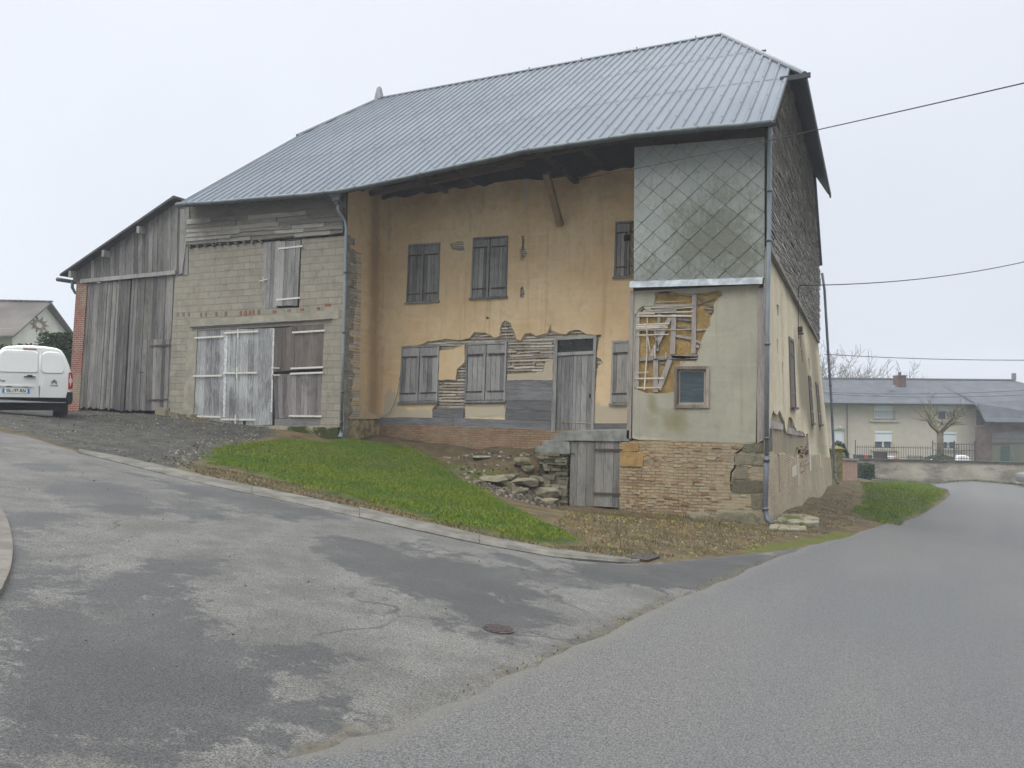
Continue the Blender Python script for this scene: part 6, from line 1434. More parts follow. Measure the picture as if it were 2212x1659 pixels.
lr = mb.build('roof', R_LH, lh)
mb = MB()
for k in range(60): p = W(hx + .5 - k * .42, 58.5 - k * .005, zA + .13 + k * .0052); mb.box(p, (.34, .26, .10), Matrix.Rotation(.43, 3, 'Z'))
mb.build('ridge_tiles', R_LH, lr)
cx, cz_ = 57.9, HZv(700, 57.9); so2 = empty('sun_ornament', tuple(W(hx + .05, cx, cz_)), None, None); so2.parent = lh; so2.matrix_parent_inverse = rootmat(lh).inverted()
bpy.data.objects.remove(so2)
mb = MB(); fD = lambda a, b, d: tuple(W(hx + d + (cx + a - 110) * .03 + .02, cx + (a - 55), b))
ring = [(55 + .62 * math.cos(i / 20 * 6.283), cz_ + .27 * math.sin(i / 20 * 6.283)) for i in range(20)]
for i in range(20):
    a0, a1 = i / 20 * 6.283, (i + 1) / 20 * 6.283
    mb.prism([(55 + 1.15 * k_ * math.cos(a) * .62, cz_ + k_ * .36 * math.sin(a)) for k_, a in ((.62, a0), (1, a0), (1, a1), (.62, a1))], fD, .01, .05)
for i in range(10):
    a = i / 10 * 6.283; p = [(55 + math.cos(a + da) * r_ * 1.15, cz_ + math.sin(a + da) * r_ * .62) for da, r_ in ((-.16, .62), (0, 1.02), (.16, .62))]
    mb.prism(p, fD, .01, .05)
mb.build('sun_ornament', plain('bronze sun ornament', (.16, .11, .05), .6), lh)

# ================================================================ RIGHT BACKGROUND
ZH = 70.0
c8 = lambda x, y: (1769.9 + .2 * x, 746.7 + .2 * y)
H8 = lambda x, y, zc=ZH: PD(*c8(x, y), zc)
fH = fZ(ZH)
P_H = plain('pinkish beige render', (.48, .43, .365), .95, .1, 0, .05, 2)
P_SUR = plain('cream window surround', (.50, .45, .345), .9, .1, 0, .05, 2)
R_H = (lambda n: n.done(n.mix(n.rng(n.noise(1.2, 5, .7), .35, .68), (.050, .056, .066), (.080, .086, .096)), n.brick(n.map((1, 1, 2)), .3, .2, .02, (1, 1, 1), (1, 1, 1), (0, 0, 0))[1], .4, .02))(N('dark slate roof', .8, .25))
WH = plain('white roller shutter', (.66, .69, .73), .5, .3, 0, .03); GL_H = plain('house window glass', (.045, .06, .075), .15, .6, 0, .2, 2); RAILM = plain('grey railing', (.13, .13, .135), .6)
xL8, xR8 = H8(-700, 0)[0], H8(1700, 900)[0]; zg8 = -3.0; ze8 = H8(900, 612)[1]; zr8 = PD(2000, 820.5, 76)[1]
rh = empty('slate_roof_house', tuple(W(22, ZH, -2.7)), 'long beige rendered house with dark slate roof and white roller shutters behind the railing', 'house')
wins = [((590, 648), (800, 806)), ((1283, 655), (1478, 806)), ((600, 915), (790, 1118)), ((1318, 925), (1485, 1122)), ((158, 905), (272, 1240))]
hol = [[H8(a[0], a[1]), H8(b[0], a[1]), H8(b[0], b[1]), H8(a[0], b[1])] for a, b in wins]
sheet('front_wall', [(xL8, zg8), (xR8, zg8), (xR8, ze8), (xL8, ze8)], hol, fH, 0, P_H, rh, 0, None, back=-.3)
mb = MB(); mb.box(W((xL8 + xR8) / 2, 80, -.5), (xR8 - xL8, .3, 5), Matrix.Rotation(math.atan2(_r0.y, _r0.x), 3, 'Z')); mb.build('rear_wall', P_H, rh)
mb = MB(); eL, eR = H8(-700, 612), H8(1712, 618)
e2L, e2R = PD(2128, 911, 67.5), PD(2230, 913, 67.5)
x_ridge_r = PD(2190, 820, 76)[0]
zf = ZH - .7
slab(mb, [W(xL8, zf, ze8 - .05), W(eR[0], zf, ze8 - .05), W(eR[0], 76, zr8), W(xL8, 76, zr8)], .18)
slab(mb, [W(PD(2108, 872, 69)[0], 68.8, PD(2108, 872, 68.8)[1] + .02), W(e2L[0], 67.5, e2L[1]), W(e2R[0] + 6, 67.5, e2R[1]), W(e2R[0] + 7, 71, e2R[1] + 1.6)], .15)
zq = PD(2108, 869, 69)[1]
mb.add([W(eR[0] - .8, zf - .05, ze8 + .05), W(e2L[0], 67.4, e2L[1]), W(e2R[0] + 7, 67.4, e2R[1]), W(e2R[0] + 7, 71, e2R[1] + 2.2), W(x_ridge_r, 76, zr8), W(eR[0] - .8, 76, zr8)], [(0, 1, 2, 3), (0, 3, 4, 5)])
slab(mb, [W(xL8, 82, ze8 - .05), W(xL8, 76, zr8), W(x_ridge_r, 76, zr8), W(x_ridge_r + 3, 82, ze8 - .05)], .18)
hr = mb.build('roof', R_H, rh)
mb = MB()
for k in range(130):
    x = PD(1780, 820, 76)[0] + k * .16
    if x < x_ridge_r: mb.box(W(x, 76, zr8 + .06 + (k % 2) * .02), (.14, .3, .12), Matrix.Rotation(.43, 3, 'Z'))
p = W(x_ridge_r, 76, zr8 + .35); mb.box(p, (.35, .3, .7)); mb.build('ridge_tiles', plain('ridge tile grey', (.16, .16, .16), .8), hr)
mb = MB(); q = [PD(*c8(865, 330), 73.5), PD(*c8(948, 330), 73.5), PD(*c8(948, 415), 73.5), PD(*c8(880, 415), 73.5)]
cw_ = q[1][0] - q[0][0]; mb.box(W((q[0][0] + q[1][0]) / 2, 74.2, (q[0][1] + q[2][1]) / 2 - .3), (cw_, 1.0, q[0][1] - q[2][1] + .6), Matrix.Rotation(.43, 3, 'Z')); mb.box(W(q[0][0] + cw_ / 2, 74.2, q[0][1] + .05), (cw_ * 1.1, 1.1, .12), Matrix.Rotation(.43, 3, 'Z')); ch = mb.build('chimney', plain('chimney brick', (.12, .072, .058), .9, .2, 0, .2, 8), hr)
mb = MB(); mb.tube([W(q[0][0] + cw_ / 2, 74.2, q[0][1]), W(q[0][0] + cw_ / 2, 74.2, q[0][1] + .4)], .14, 8); mb.build('chimney_pot', ZINC, ch) if False else mb.build('chimney_pot', ZINC, hr)
mb = MB(); mb.prism([H8(885, 417), H8(955, 417), H8(958, 438), H8(885, 438)], fZ(72.2), -.4, 0); mb.build('chimney_flashing', ZINC_L, hr)
for a, b in ((665, 500), (1268, 503)): mb = MB(); mb.prism([H8(a, b - 5), H8(a + 32, b - 5), H8(a + 32, b + 4), H8(a, b + 4)], fZ(71.2), -.2, .3); mb.build('roof_vent', ZINC_L, hr)
mb = MB(); mb.tube([W(xL8, zf - .1, ze8 - .12), W(eR[0], zf - .1, ze8 - .12)], .07, 6); mb.tube([W(H8(290, 0)[0], ZH - .15, ze8 - .2), W(H8(290, 0)[0], ZH - .15, zg8)], .05, 6); mb.build('gutter', plain('house gutter', (.10, .11, .12), .6), rh)
def around(a, b, m, mt, mbm):
    (x0, z1), (x1, z0) = H8(*a), H8(*b)
    for r_ in (rect(x0 - m, z0, x0, z1 + mt), rect(x1, z0, x1 + m, z1 + mt), rect(x0, z1, x1, z1 + mt)): mbm.prism(r_, fH, -.05, .02)
for k, (a, b) in enumerate(wins):
    (x0, z1), (x1, z0) = H8(*a), H8(*b)
    mb = MB(); around(a, b, .36, .28 if k != 0 and k != 1 else .02, mb)
    if k < 4: mb.prism(rect(x0 - .45, z0 - .14, x1 + .45, z0), fH, -.05, .14)
    wo_ = mb.build('window' if k < 4 else 'entrance', P_SUR, rh)
    sh = (.93, .36, .60, .60, 0)[k]
    zs = z1 - (z1 - z0) * sh
    if k < 4:
        mb = MB(); mb.prism(rect(x0, z0, x1, z1), fH, -.22, -.17); mb.build('glass', GL_H, wo_)
        mb = MB(); mb.prism(rect(x0, zs, x1, z1), fH, -.14, -.06); mb.prism(rect(x0, z1 - .22, x1, z1), fH, -.05, .0)
        mb.build('roller_shutter', WH, wo_)
        mb = MB()
        for r_ in (rect(x0, z0, x0 + .07, zs), rect(x1 - .07, z0, x1, zs), rect((x0 + x1) / 2 - .08, z0, (x0 + x1) / 2 + .08, zs), rect(x0, z0, x1, z0 + .08)): mb.prism(r_, fH, -.17, -.13)
        mb.build('window_frame', plain('white window frame', (.7, .7, .7), .5), wo_)
        mb = MB(); zt_ = z0 + (.75 if k < 2 else .45)
        for zz in (z0 + .12, zt_): mb.beam(fH(x0 - .12, zz, .18), fH(x1 + .12, zz, .18), .03, .03)
        for i in range(15): x = x0 - .12 + (x1 - x0 + .24) * i / 14; mb.beam(fH(x, z0, .18), fH(x, zt_, .18), .016, .016, (0, 1, 0))
        mb.build('railing', RAILM, wo_)
    else:
        mb = MB(); mb.prism(rect(x0, zg8, x1, z1), fH, -.2, -.14); mb.build('door_leaf', WH, wo_)
mb = MB(); mb.prism([H8(200, 872), H8(232, 872), H8(232, 884), H8(200, 884)], fH, 0, .2); mb.build('wall_lamp', WH, rh)
# dark timber barn on the right
bn = empty('timber_barn', tuple(W(42, 68, -2.7)), 'dark brick and board barn adjoining the right end of the beige house', 'barn')
n = N('dark barn wall', .95, .1); M_BN = n.done(n.mix(n.rng(n.noise(1.2, 5, .7), .35, .68), (.085, .060, .052), (.145, .105, .088)), n.noise(10, 4), .6, .03)
mb = MB(); a, b, c_, d = H8(1705, 870, 68), H8(2600, 820, 68), H8(2600, 1250, 68), H8(1705, 1250, 68); mb.prism([a, H8(1840, 850, 68), H8(1860, 825, 68), b, (b[0], -3), (a[0], -3)], fZ(68), -.3, 0); mb.build('wall', M_BN, bn)
mb = MB(); zt_ = H8(0, 932, 68)[1]
for k in range(9): a = H8(1862, 932 + k * 12, 68); b = H8(2500, 930 + k * 12, 68); mb.prism([(a[0], a[1]), (b[0], b[1]), (b[0], b[1] - .2), (a[0], a[1] - .2)], fZ(68), 0, .05 + .02 * (k % 2), .2 + .1 * (k % 4))
mb.build('boards', wood('barn boards far', (.08, .075, .075), (.20, .19, .19), 'x'), bn)
mb = MB(); mb.prism([H8(1690, 640, 69.9), H8(1745, 700, 69.9), H8(1830, 835, 69.9), H8(1845, 850, 69.9), H8(1700, 875, 69.9)], fZ(69.9), -.4, 0); mb.build('lean_roof', plain('brown tile lean roof', (.13, .11, .09), .9, .2, 0, .3, 6), bn)
mb = MB(); mb.prism([H8(1860, 1085, 68), H8(2400, 1060, 68), H8(2400, 1250, 68), H8(1860, 1250, 68)], fZ(68), .02, .08, .5); mb.prism([H8(1880, 1100, 68), H8(1895, 1100, 68), H8(1895, 1250, 68), H8(1880, 1250, 68)], fZ(68), .08, .12); mb.build('gate', wood('faded green gate', (.09, .10, .075), (.17, .165, .12), 'z'), bn)
mb = MB(); mb.prism([H8(1955, 1085, 68), H8(2050, 1075, 68), H8(2045, 1250, 68), H8(1945, 1250, 68)], fZ(68), .09, .14); mb.build('green_panel', plain('dull green', (.035, .07, .055), .8), bn)
# boundary wall
wl, wr = PD(1850, 1030, 53), PD(2260, 1054, 46.5)
wtl, wtr = PD(1850, 992.5, 53)[1], PD(2260, 1002, 46.5)[1]
def WP(t, z): return W(wl[0] + (wr[0] - wl[0]) * t, 53 + (46.5 - 53) * t, z)
n = N('stained boundary wall', .95, .1); zz_ = n.nt.nodes.new('ShaderNodeSeparateXYZ'); n.L(n.co, zz_.inputs[0])
c = n.mix(n.rng(n.noise(.9, 5, .65), .35, .65), (.27, .25, .195), (.37, .345, .285)); c = n.mix(n.rng(n.noise(1.0, 5, .65, n.map((.6, .6, 1.2), loc=(3, 3, 3))), .46, .66, 0, .8), c, (.13, .115, .095)); c = n.mix(n.rng(zz_.outputs[2], -2.6, -3.05, 0, .7), c, (.10, .12, .06))
M_BW = n.done(c, n.noise(6, 5), .5, .03)
bw = empty('boundary_wall', tuple(WP(.5, -3)), 'low stained rendered wall with dark coping below the beige house', 'wall')
mb = MB(); o = Vector((-.12, .27, 0))
vs = []
for t in (0, .25, .5, .75, 1):
    zt_ = wtl + (wtr - wtl) * t; 
    for k in (0, 1): vs += [WP(t, -3.6) + o * k, WP(t, zt_) + o * k]
fs = []
for i in range(4): b_ = i * 4; fs += [(b_, b_ + 4, b_ + 5, b_ + 1), (b_ + 2, b_ + 3, b_ + 7, b_ + 6), (b_ + 1, b_ + 5, b_ + 7, b_ + 3)]
fs += [(0, 1, 3, 2), (16, 18, 19, 17)]
mb.add(vs, fs); mb.build('wall_face', M_BW, bw)
mb = MB(); mb.beam(WP(0, wtl + .03) + o * .5, WP(1, wtr + .03) + o * .5, .42, .09); mb.build('coping', plain('dark mossy coping', (.055, .055, .04), .95), bw)
# weeds along its foot
rs = np.random.RandomState(8); mb = MB()
for _ in range(1500):
    t = rs.uniform(0, 1); p = WP(t, 0) + Vector((rs.uniform(-.1, .2), -rs.uniform(.02, .4), 0)); z = t1(p.x, p.y); h_ = rs.uniform(.05, .22); a = rs.uniform(0, 6.28)
    mb.add([(p.x - .02 * math.cos(a), p.y - .02 * math.sin(a), z), (p.x + .02 * math.cos(a), p.y + .02 * math.sin(a), z), (p.x + rs.normal(0, .05), p.y + rs.normal(0, .05), z + h_)], [(0, 1, 2)], rs.uniform())
tag(mb.build('weeds', L_HEDGE2), 'green weeds growing along the foot of the low boundary wall', 'weeds', kind='stuff')
# iron railing on the wall
fe = empty('iron_railing', tuple(WP(.35, wtl)), 'thin iron railing standing on top of the low boundary wall', 'railing')
def tof(u, zc=52):   # parameter along the wall for picture column u
    lo, hi = 0, 1
    for _ in range(30):
        m = (lo + hi) / 2; p = WP(m, 0); d = p - CAM; uu = 1106 + FPX * d.dot(_r0) / d.dot(_f)
        if uu < u: lo = m
        else: hi = m
    return lo
t0, t1_, t2 = tof(1833), tof(2017), tof(2108); mbb, mbr, mbp = MB(), MB(), MB()
def zw(t): return wtl + (wtr - wtl) * t + .08
for k in range(34): t = t0 + (t1_ - t0) * k / 33; mbb.beam(WP(t, zw(t)) + o * .5, WP(t, zw(t) + .86) + o * .5, .022, .022, (0, 1, 0))
for k in range(17): t = t1_ + (t2 - t1_) * k / 16; mbb.beam(WP(t, zw(t)) + o * .5, WP(t, zw(t) + 1.08) + o * .5, .022, .022, (0, 1, 0))
for ta, tb, hs in ((t0, t1_, (.12, .74)), (t1_, t2, (.12, .62, 1.0))):
    for h_ in hs: mbr.beam(WP(ta, zw(ta) + h_) + o * .5, WP(tb, zw(tb) + h_) + o * .5, .03, .03)
for t in (t0, t1_, t1_ + (t2 - t1_) * .52, t2): mbp.beam(WP(t, zw(t)) + o * .5, WP(t, zw(t) + 1.2) + o * .5, .06, .06, (0, 1, 0))
FEM = plain('dark iron fence', (.055, .055, .06), .7); mbb.build('bars', FEM, fe); each(mbr, 'rail', FEM, fe); each(mbp, 'post', FEM, fe)
# dark box hedge in front of the wall, brick garden wall and pier
a = PD(1852, 1003, 50); b = PD(1884, 1003, 50); c_ = PD(1860, 1033, 50)
hedge(a[0], b[0], 49.6, 50.6, c_[1], a[1], L_HEDGE, 'small dark green clipped hedge against the left end of the boundary wall', 2500, .06, 4)
gw = empty('brick_garden_wall', tuple(W(15, 36, -1.8)), 'low pink brick garden wall with yellow lichened stone pier behind the gable', 'wall')
BRG = bricks('pink garden brick', 'xz', ((.42, .24, .17), (.36, .20, .145), (.44, .28, .21)), (.44, .36, .29), .3, .09, .012, warp=.01)
a, b, c_, d = PD(1816, 993, 37), PD(1852, 996, 41), PD(1852, 1036, 41), PD(1816, 1040, 37)
mb = MB(); p0, p1 = W(a[0], 37, 0), W(b[0], 41, 0); nn = Vector((-.25, .1, 0))
mb.add([(p0.x, p0.y, d[1] - .4), (p1.x, p1.y, c_[1] - .4), (p1.x, p1.y, b[1]), (p0.x, p0.y, a[1])] + [tuple(Vector(q_) + nn) for q_ in ((p0.x, p0.y, d[1] - .4), (p1.x, p1.y, c_[1] - .4), (p1.x, p1.y, b[1]), (p0.x, p0.y, a[1]))], [(0, 1, 2, 3), (7, 6, 5, 4), (1, 5, 6, 2), (3, 2, 6, 7), (0, 3, 7, 4)])
mb.build('wall_face', BRG, gw)
mb = MB(); mb.beam((p0.x - .12, p0.y + .05, a[1] + .05), (p1.x - .12, p1.y + .05, b[1] + .05), .4, .10); mb.build('coping', plain('grey coping', (.20, .20, .19), .9), gw)
mb = MB(); q = PD(1811, 972, 36); qb = PD(1811, 1040, 36); RZ3 = Matrix.Rotation(.43, 3, 'Z'); mb.box(W(q[0], 36.2, (q[1] + qb[1]) / 2 - .2), (.38, .4, q[1] - qb[1] + .4), RZ3); mb.build('pier', plain('lichened pier stone', (.21, .18, .085), .95, .1, 0, .3, 6, .5), gw)
mb = MB(); s_ = W(q[0], 36.2, q[1]); vs = [s_ + RZ3 @ Vector((i * .27, j * .27, z)) for z, i, j in [(0, -1, -1), (0, 1, -1), (0, 1, 1), (0, -1, 1), (.06, -1, -1), (.06, 1, -1), (.06, 1, 1), (.06, -1, 1)]] + [s_ + Vector((0, 0, .2))]
mb.add(vs, [(0, 3, 2, 1), (0, 1, 5, 4), (1, 2, 6, 5), (2, 3, 7, 6), (3, 0, 4, 7), (4, 5, 8), (5, 6, 8), (6, 7, 8), (7, 4, 8)]); mb.build('pier_cap', plain('mossy yellow cap', (.17, .15, .04), .95), gw)
# shrub beside the gate
def shrub(name, xc, zc, z0, w, h, mat, label, n, s, seed, cat='shrub'):
    rs = np.random.RandomState(seed); r = empty(name, tuple(W(xc, zc, z0)), label, cat); mb = MB(); P = []
    for _ in range(n):
        v = rs.normal(0, 1, 3); v /= np.linalg.norm(v); v[2] = abs(v[2]); q = (.75 + .25 * rs.uniform()) * (1 + .18 * mnoise.noise(Vector(v * 2.5)))
        P.append(W(xc + v[0] * w * q, zc + v[1] * w * .7 * q, z0 + v[2] * h * q))
    leaves_on(mb, P, s, rs); mb.build('foliage', mat, r); mb = MB(); mb.tube([W(xc, zc, z0 - .1), W(xc, zc, z0 + h * .6)], .04, 5); mb.build('stem', BARK, r)
p = PD(1815, 985, 44); shrub('shrub', PD(1812, 985, 44)[0], 44, PD(1812, 990, 44)[1], .55, .95, L_HEDGE, 'rounded dark shrub behind the brick garden wall and its stone pier', 1600, .06, 5)
p = PD(2033, 992, 58); shrub('shrub', p[0], 58, p[1] - .25, 1.4, .55, L_HEDGE, 'low dark spreading shrub around the foot of the pruned tree', 1800, .07, 6)
# yard things behind the railing
def thing_box(name, label, cat, u0, v0, u1, v1, zc, dep, mat, bev=.03, fn=None):
    a, b = PD(u0, v0, zc), PD(u1, v1, zc); mb = MB(); w = b[0] - a[0]; h = a[1] - b[1]
    mb.box(W((a[0] + b[0]) / 2, zc + dep / 2, (a[1] + b[1]) / 2), (w, dep, h), RZ3)
    mb.box(W((a[0] + b[0]) / 2, zc + dep / 2, a[1] + .02), (w * 1.05, dep * 1.05, .05), RZ3)
    o = mb.build(name, mat, None, False, bev); return tag(o, label, cat)
thing_box('planter', 'long low dark planter behind the left part of the railing', 'planter', 1853, 984, 1884, 998, 56, .8, plain('dark planter', (.05, .055, .06), .8))
thing_box('storage_box', 'square dark brown box standing behind the railing below the window', 'box', 1898, 977, 1917, 998, 56, .8, plain('brown box', (.045, .035, .03), .8))
thing_box('white_sack', 'white sack lying right of the dark box behind the railing', 'sack', 1920, 988, 1935, 999, 56, .6, plain('white plastic', (.62, .64, .66), .6), .06)
ORG = plain('orange plastic', (.60, .12, .03), .6)
for (u, v, lb) in ((1871, 986, 'orange flower pot on top of the long dark planter'), (1936, 993, 'orange flower pot right of the white sack')):
    a = PD(u, v, 55.6); mb = MB(); c_ = W(a[0], 55.6, a[1]); mb.tube([c_ - Vector((0, 0, .13)), c_ + Vector((0, 0, .10)), c_ + Vector((0, 0, .13))], [.11, .17, .18], 10); tag(mb.build('flower_pot', ORG), lb, 'flower pot')
a = PD(1976, 987, 56); mb = MB(); cx = W(a[0], 56, a[1])
for dx in (-.5, .5): mb.tube([W(a[0] + dx, 56, a[1] - .35), W(a[0] + dx * .8, 56, a[1] + .1)], .03, 5)
for k in range(4): mb.beam(W(a[0] - .55, 56, a[1] - .25 + k * .1), W(a[0] + .55, 56, a[1] - .25 + k * .1), .04, .06)
tag(mb.build('garden_bench', plain('worn bench', (.12, .10, .08), .8)), 'small worn slatted bench behind the middle of the railing', 'bench')
a = PD(2083, 988, 57); mb = MB(); 
mb.prism([(a[0] - .45, a[1] - .3), (a[0] + .5, a[1] - .3), (a[0] + .4, a[1] + .0), (a[0] + .1, a[1] + .14), (a[0] - .35, a[1] + .12)], fZ(57), -.5, 0); tag(mb.build('white_sack', plain('white sheet', (.66, .68, .70), .6), None, False, .05), 'white tarpaulin bundle behind the taller right part of the railing', 'tarpaulin')
a = PD(2013, 996, 56); mb = MB(); mb.tube([W(a[0], 56, a[1] - .2), W(a[0], 56, a[1]), W(a[0], 56, a[1] + .14)], [.2, .17, .05], 8); tag(mb.build('white_cloche', plain('white cloche', (.68, .70, .72), .6)), 'small white cloche just left of the tall railing post', 'cloche')

# ---- trees
def tree(name, xc, zc, z0, H, seed, mat, label, trunk_h, trunk_r, levels, spread, group=None, lean_=0, twigs=True, minr=.012, limbs=5, fan=.7):
    r = random.Random(seed); root = empty(name, tuple(W(xc, zc, z0)), label, 'tree', group); tr = MB(); cr = MB(); b0 = W(xc, zc, z0)
    top = b0 + Vector((lean_, 0, trunk_h)); tr.tube([b0 - Vector((0, 0, .3)), b0 + Vector((lean_ * .3, 0, trunk_h * .5)), top], [trunk_r * 1.2, trunk_r, trunk_r * .95], 8)
    def br(p, d, L, rad, lv):
        n_ = 4; pts = [p]; rs_ = [rad]
        for k in range(n_):
            d = (d + Vector((r.gauss(0, .13), r.gauss(0, .13), r.gauss(.05, .08)))).normalized(); p = p + d * L / n_; pts.append(p); rs_.append(max(minr * .6, rad * (1 - .55 * (k + 1) / n_)))
        (tr if lv == 0 and trunk_r > .15 else cr).tube(pts, rs_, 6 if lv < 2 else 4, caps=False)
        if lv < levels:
            for _ in range(r.choice([3, 4]) if lv else r.choice([4, 5])):
                k = r.randint(1, n_); dd = (d + Vector((r.gauss(0, fan), r.gauss(0, fan), r.gauss(.1, fan * .6)))).normalized(); br(pts[k], dd, L * r.uniform(.45, .75), max(minr, rs_[k] * .6), lv + 1)
    for k in range(limbs):
        a = 6.283 * k / limbs + r.uniform(-.3, .3); d = Vector((math.cos(a) * spread, math.sin(a) * spread, r.uniform(.7, 1.1))).normalized(); br(top - Vector((0, 0, r.uniform(0, .3) * trunk_h * .2)), d, (H - trunk_h) * r.uniform(.45, .62), trunk_r * .55, 0)
    tr.build('trunk', mat, root, True); cr.build('crown', mat, root, True)
p = PD(2031, 990, 60)
TB = plain('mossy bark', (.13, .115, .07), .95, .1, 0, .35, 6, .6)
tree('pruned_tree', p[0], 60, p[1] - .2, 5.6, 11, TB, 'bare pruned tree with short knotted limbs in front of the beige house', 2.1, .24, 2, 1.05, minr=.018, limbs=6, fan=.6)
TG = plain('pale grey bark', (.20, .19, .18), .95, .1, 0, .2, 6)
for k, (u, vtop, zc, sd) in enumerate([(1797, 752, 88, 3), (1838, 757, 92, 5), (1872, 778, 92, 8), (1925, 783, 96, 13)]):
    top = PD(u, vtop, zc); lb = ['tallest bare tree, rising beside the farmhouse gable above the slate roof', 'bare branching tree second from the gable above the slate roof', 'bare round headed tree left of the chimney above the slate roof', 'faint bare tree right above the chimney of the beige house'][k]
    tree('bare_tree', top[0], zc, -2.7, top[1] + 2.7, sd, TG, lb, (top[1] + 2.7) * .36, .2, 3, .55, 'bare winter trees behind the beige house', minr=.022, limbs=5, fan=.5)
# ---- parked car at the right edge (mostly outside the picture)
cp = PD(2226, 1051, 44.5); 
car = empty('parked_car', tuple(W(cp[0], 44.5, cp[1])), 'pale grey car cut off by the right edge beside the boundary wall', 'car')
CM = Matrix.Translation(W(cp[0], 44.5, t1(*W(cp[0] + .8, 44.5).xy))) @ Matrix.Rotation(.43 - .12, 4, 'Z')
def cb(mb, name, mat, parent=None, sm=False, bv=0): mb.v = [tuple(CM @ Vector(p)) for p in mb.v]; return mb.build(name, mat, parent or car, sm, bv)
sp = [(.0, .35), (.02, .62), (.10, .80), (.95, .98), (1.5, 1.42), (1.8, 1.50), (3.0, 1.50), (3.7, 1.15), (4.0, 1.05), (4.1, .40), (3.7, .28), (.3, .28)]
mb = MB(); nS = len(sp); vs = []
for y, s_ in ((0, .93), (.12, 1), (1.58, 1), (1.70, .93)):
    vs += [(2.05 + (x - 2.05) * (s_ if z > .9 else 1), y + (.12 * (z - .9) if z > .9 and y < .5 else (-.12 * (z - .9) if z > .9 else 0)), z if z < 1 else 1 + (z - 1) * s_) for x, z in sp]
fs = [(i * nS + k, i * nS + (k + 1) % nS, (i + 1) * nS + (k + 1) % nS, (i + 1) * nS + k) for i in range(3) for k in range(nS)] + [tuple(range(nS))[::-1], tuple(3 * nS + k for k in range(nS))]
mb.add(vs, fs); cb(mb, 'body', plain('pale grey car paint', (.13, .13, .125), .35, .5, .1, .03, 2, .02), None, False, .03)
mb = MB(); mb.prism([(1.08, 1.0), (1.52, 1.36), (2.3, 1.40), (2.3, 1.0)], lambda a, b, d: (a, .10 * (b - .9) - .006 - d, b), 0, .004); mb.prism([(2.4, 1.0), (2.4, 1.40), (3.0, 1.38), (3.4, 1.05)], lambda a, b, d: (a, .10 * (b - .9) - .006 - d, b), 0, .004); cb(mb, 'side_window', GLV)
for x in (.75, 3.3):
    mb = MB(); mb.tube([(x, -.02, .31), (x, .2, .31)], .31, 18); w_ = cb(mb, 'wheel', TYRE); mb = MB(); mb.tube([(x, -.03, .31), (x, .0, .31)], .2, 14); cb(mb, 'rim', plain('silver rim', (.35, .35, .36), .4, .5, .5), w_)
mb = MB(); mb.box((.05, .3, .66), (.12, .35, .16)); cb(mb, 'headlight', CLR, None, False, .03)
mb = MB(); mb.box((1.15, -.13, 1.03), (.14, .2, .14)); cb(mb, 'side_mirror', PLAS, None, False, .03)

# ---- overhead wires
def wire(label, p, q, r, sag, n_=24, name='overhead_wire'):
    mb = MB(); P = [Vector(p).lerp(Vector(q), i / n_) - Vector((0, 0, sag * 4 * (i / n_) * (1 - i / n_))) for i in range(n_ + 1)]
    mb.tube(P, r, 5); tag(mb.build(name, plain('black cable', (.03, .03, .035), .7), None, True), label, 'cable', 'overhead wires')
def at(u, v, zc): r = ray(u, v); return CAM + r * (zc / r.dot(_f))
A1 = PY(1245, 388, YR - .02)
wire('thin wire from the orange wall across the diamond slates to the upper right', (A1[0], YR - .02, A1[1]), at(2330, 152, 8.0), .008, .05)
z1 = GB(1712, 617, 6.9)
wire('wire from the shingled gable to the right edge at mid height', (.18, 6.9, z1), at(2330, 535, 30), .016, .35)
wire('twisted wire crossing the sky above the slate roofed house', at(1780, 765, 50), at(2330, 777, 44), .022, .15)
for k, (v0, v1, lb) in enumerate(((846, 838, 'faint upper wire crossing in front of the dark slate roof'), (849, 850, 'faint lower wire crossing in front of the dark slate roof'))): wire(lb, at(1750, v0, 60), at(2330, v1 - 4, 58), .015, .35)
# ---- ground details: small valve cover, drain, stones
u, v = 1077, 1366; X_, Y_ = PG(u, v); z = t1(X_, Y_) + .02; mb = MB(); n_ = 28
tl = Vector((-.1099, -.0665)); fT = lambda x, y, h: (x, y, t1(x, y) + h)
mb.add([fT(X_ + .12 * math.cos(6.283 * k / n_), Y_ + .12 * math.sin(6.283 * k / n_), .022) for k in range(n_)] + [fT(X_ + .12 * math.cos(6.283 * k / n_), Y_ + .12 * math.sin(6.283 * k / n_), -.02) for k in range(n_)], [tuple(range(n_))] + [(k, n_ + k, n_ + (k + 1) % n_, (k + 1) % n_) for k in range(n_)])
for i in range(-4, 5):
    w = math.sqrt(.107 ** 2 - (i * .024) ** 2)
    mb.beam(fT(X_ - w, Y_ + i * .024, .024), fT(X_ + w, Y_ + i * .024, .024), .009, .008)
tag(mb.build('valve_cover', plain('rusty cover iron', (.065, .052, .050), .8, .3, .1, .3, 30)), 'round rusty ribbed valve cover in the dark wet patch of the side road', 'valve cover')
gc = PGs([(1356, 1207), (1384, 1199), (1424, 1206), (1396, 1215)]); mb = MB()
gq = lambda s, t: (gc[0][0] * (1 - s) * (1 - t) + gc[1][0] * s * (1 - t) + gc[2][0] * s * t + gc[3][0] * (1 - s) * t, gc[0][1] * (1 - s) * (1 - t) + gc[1][1] * s * (1 - t) + gc[2][1] * s * t + gc[3][1] * (1 - s) * t)
gr_ = empty('drain_grate', fT(*gq(.5, .5), .02), 'rusty slotted drain grate between the kerb end and the littered verge', 'drain grate')
mb = MB(); q = [fT(*gq(*st_), .004) for st_ in ((0, 0), (1, 0), (1, 1), (0, 1))]; mb.add(q, [(3, 2, 1, 0)]); mb.build('drain_hole', DARK, gr_)
mb = MB()
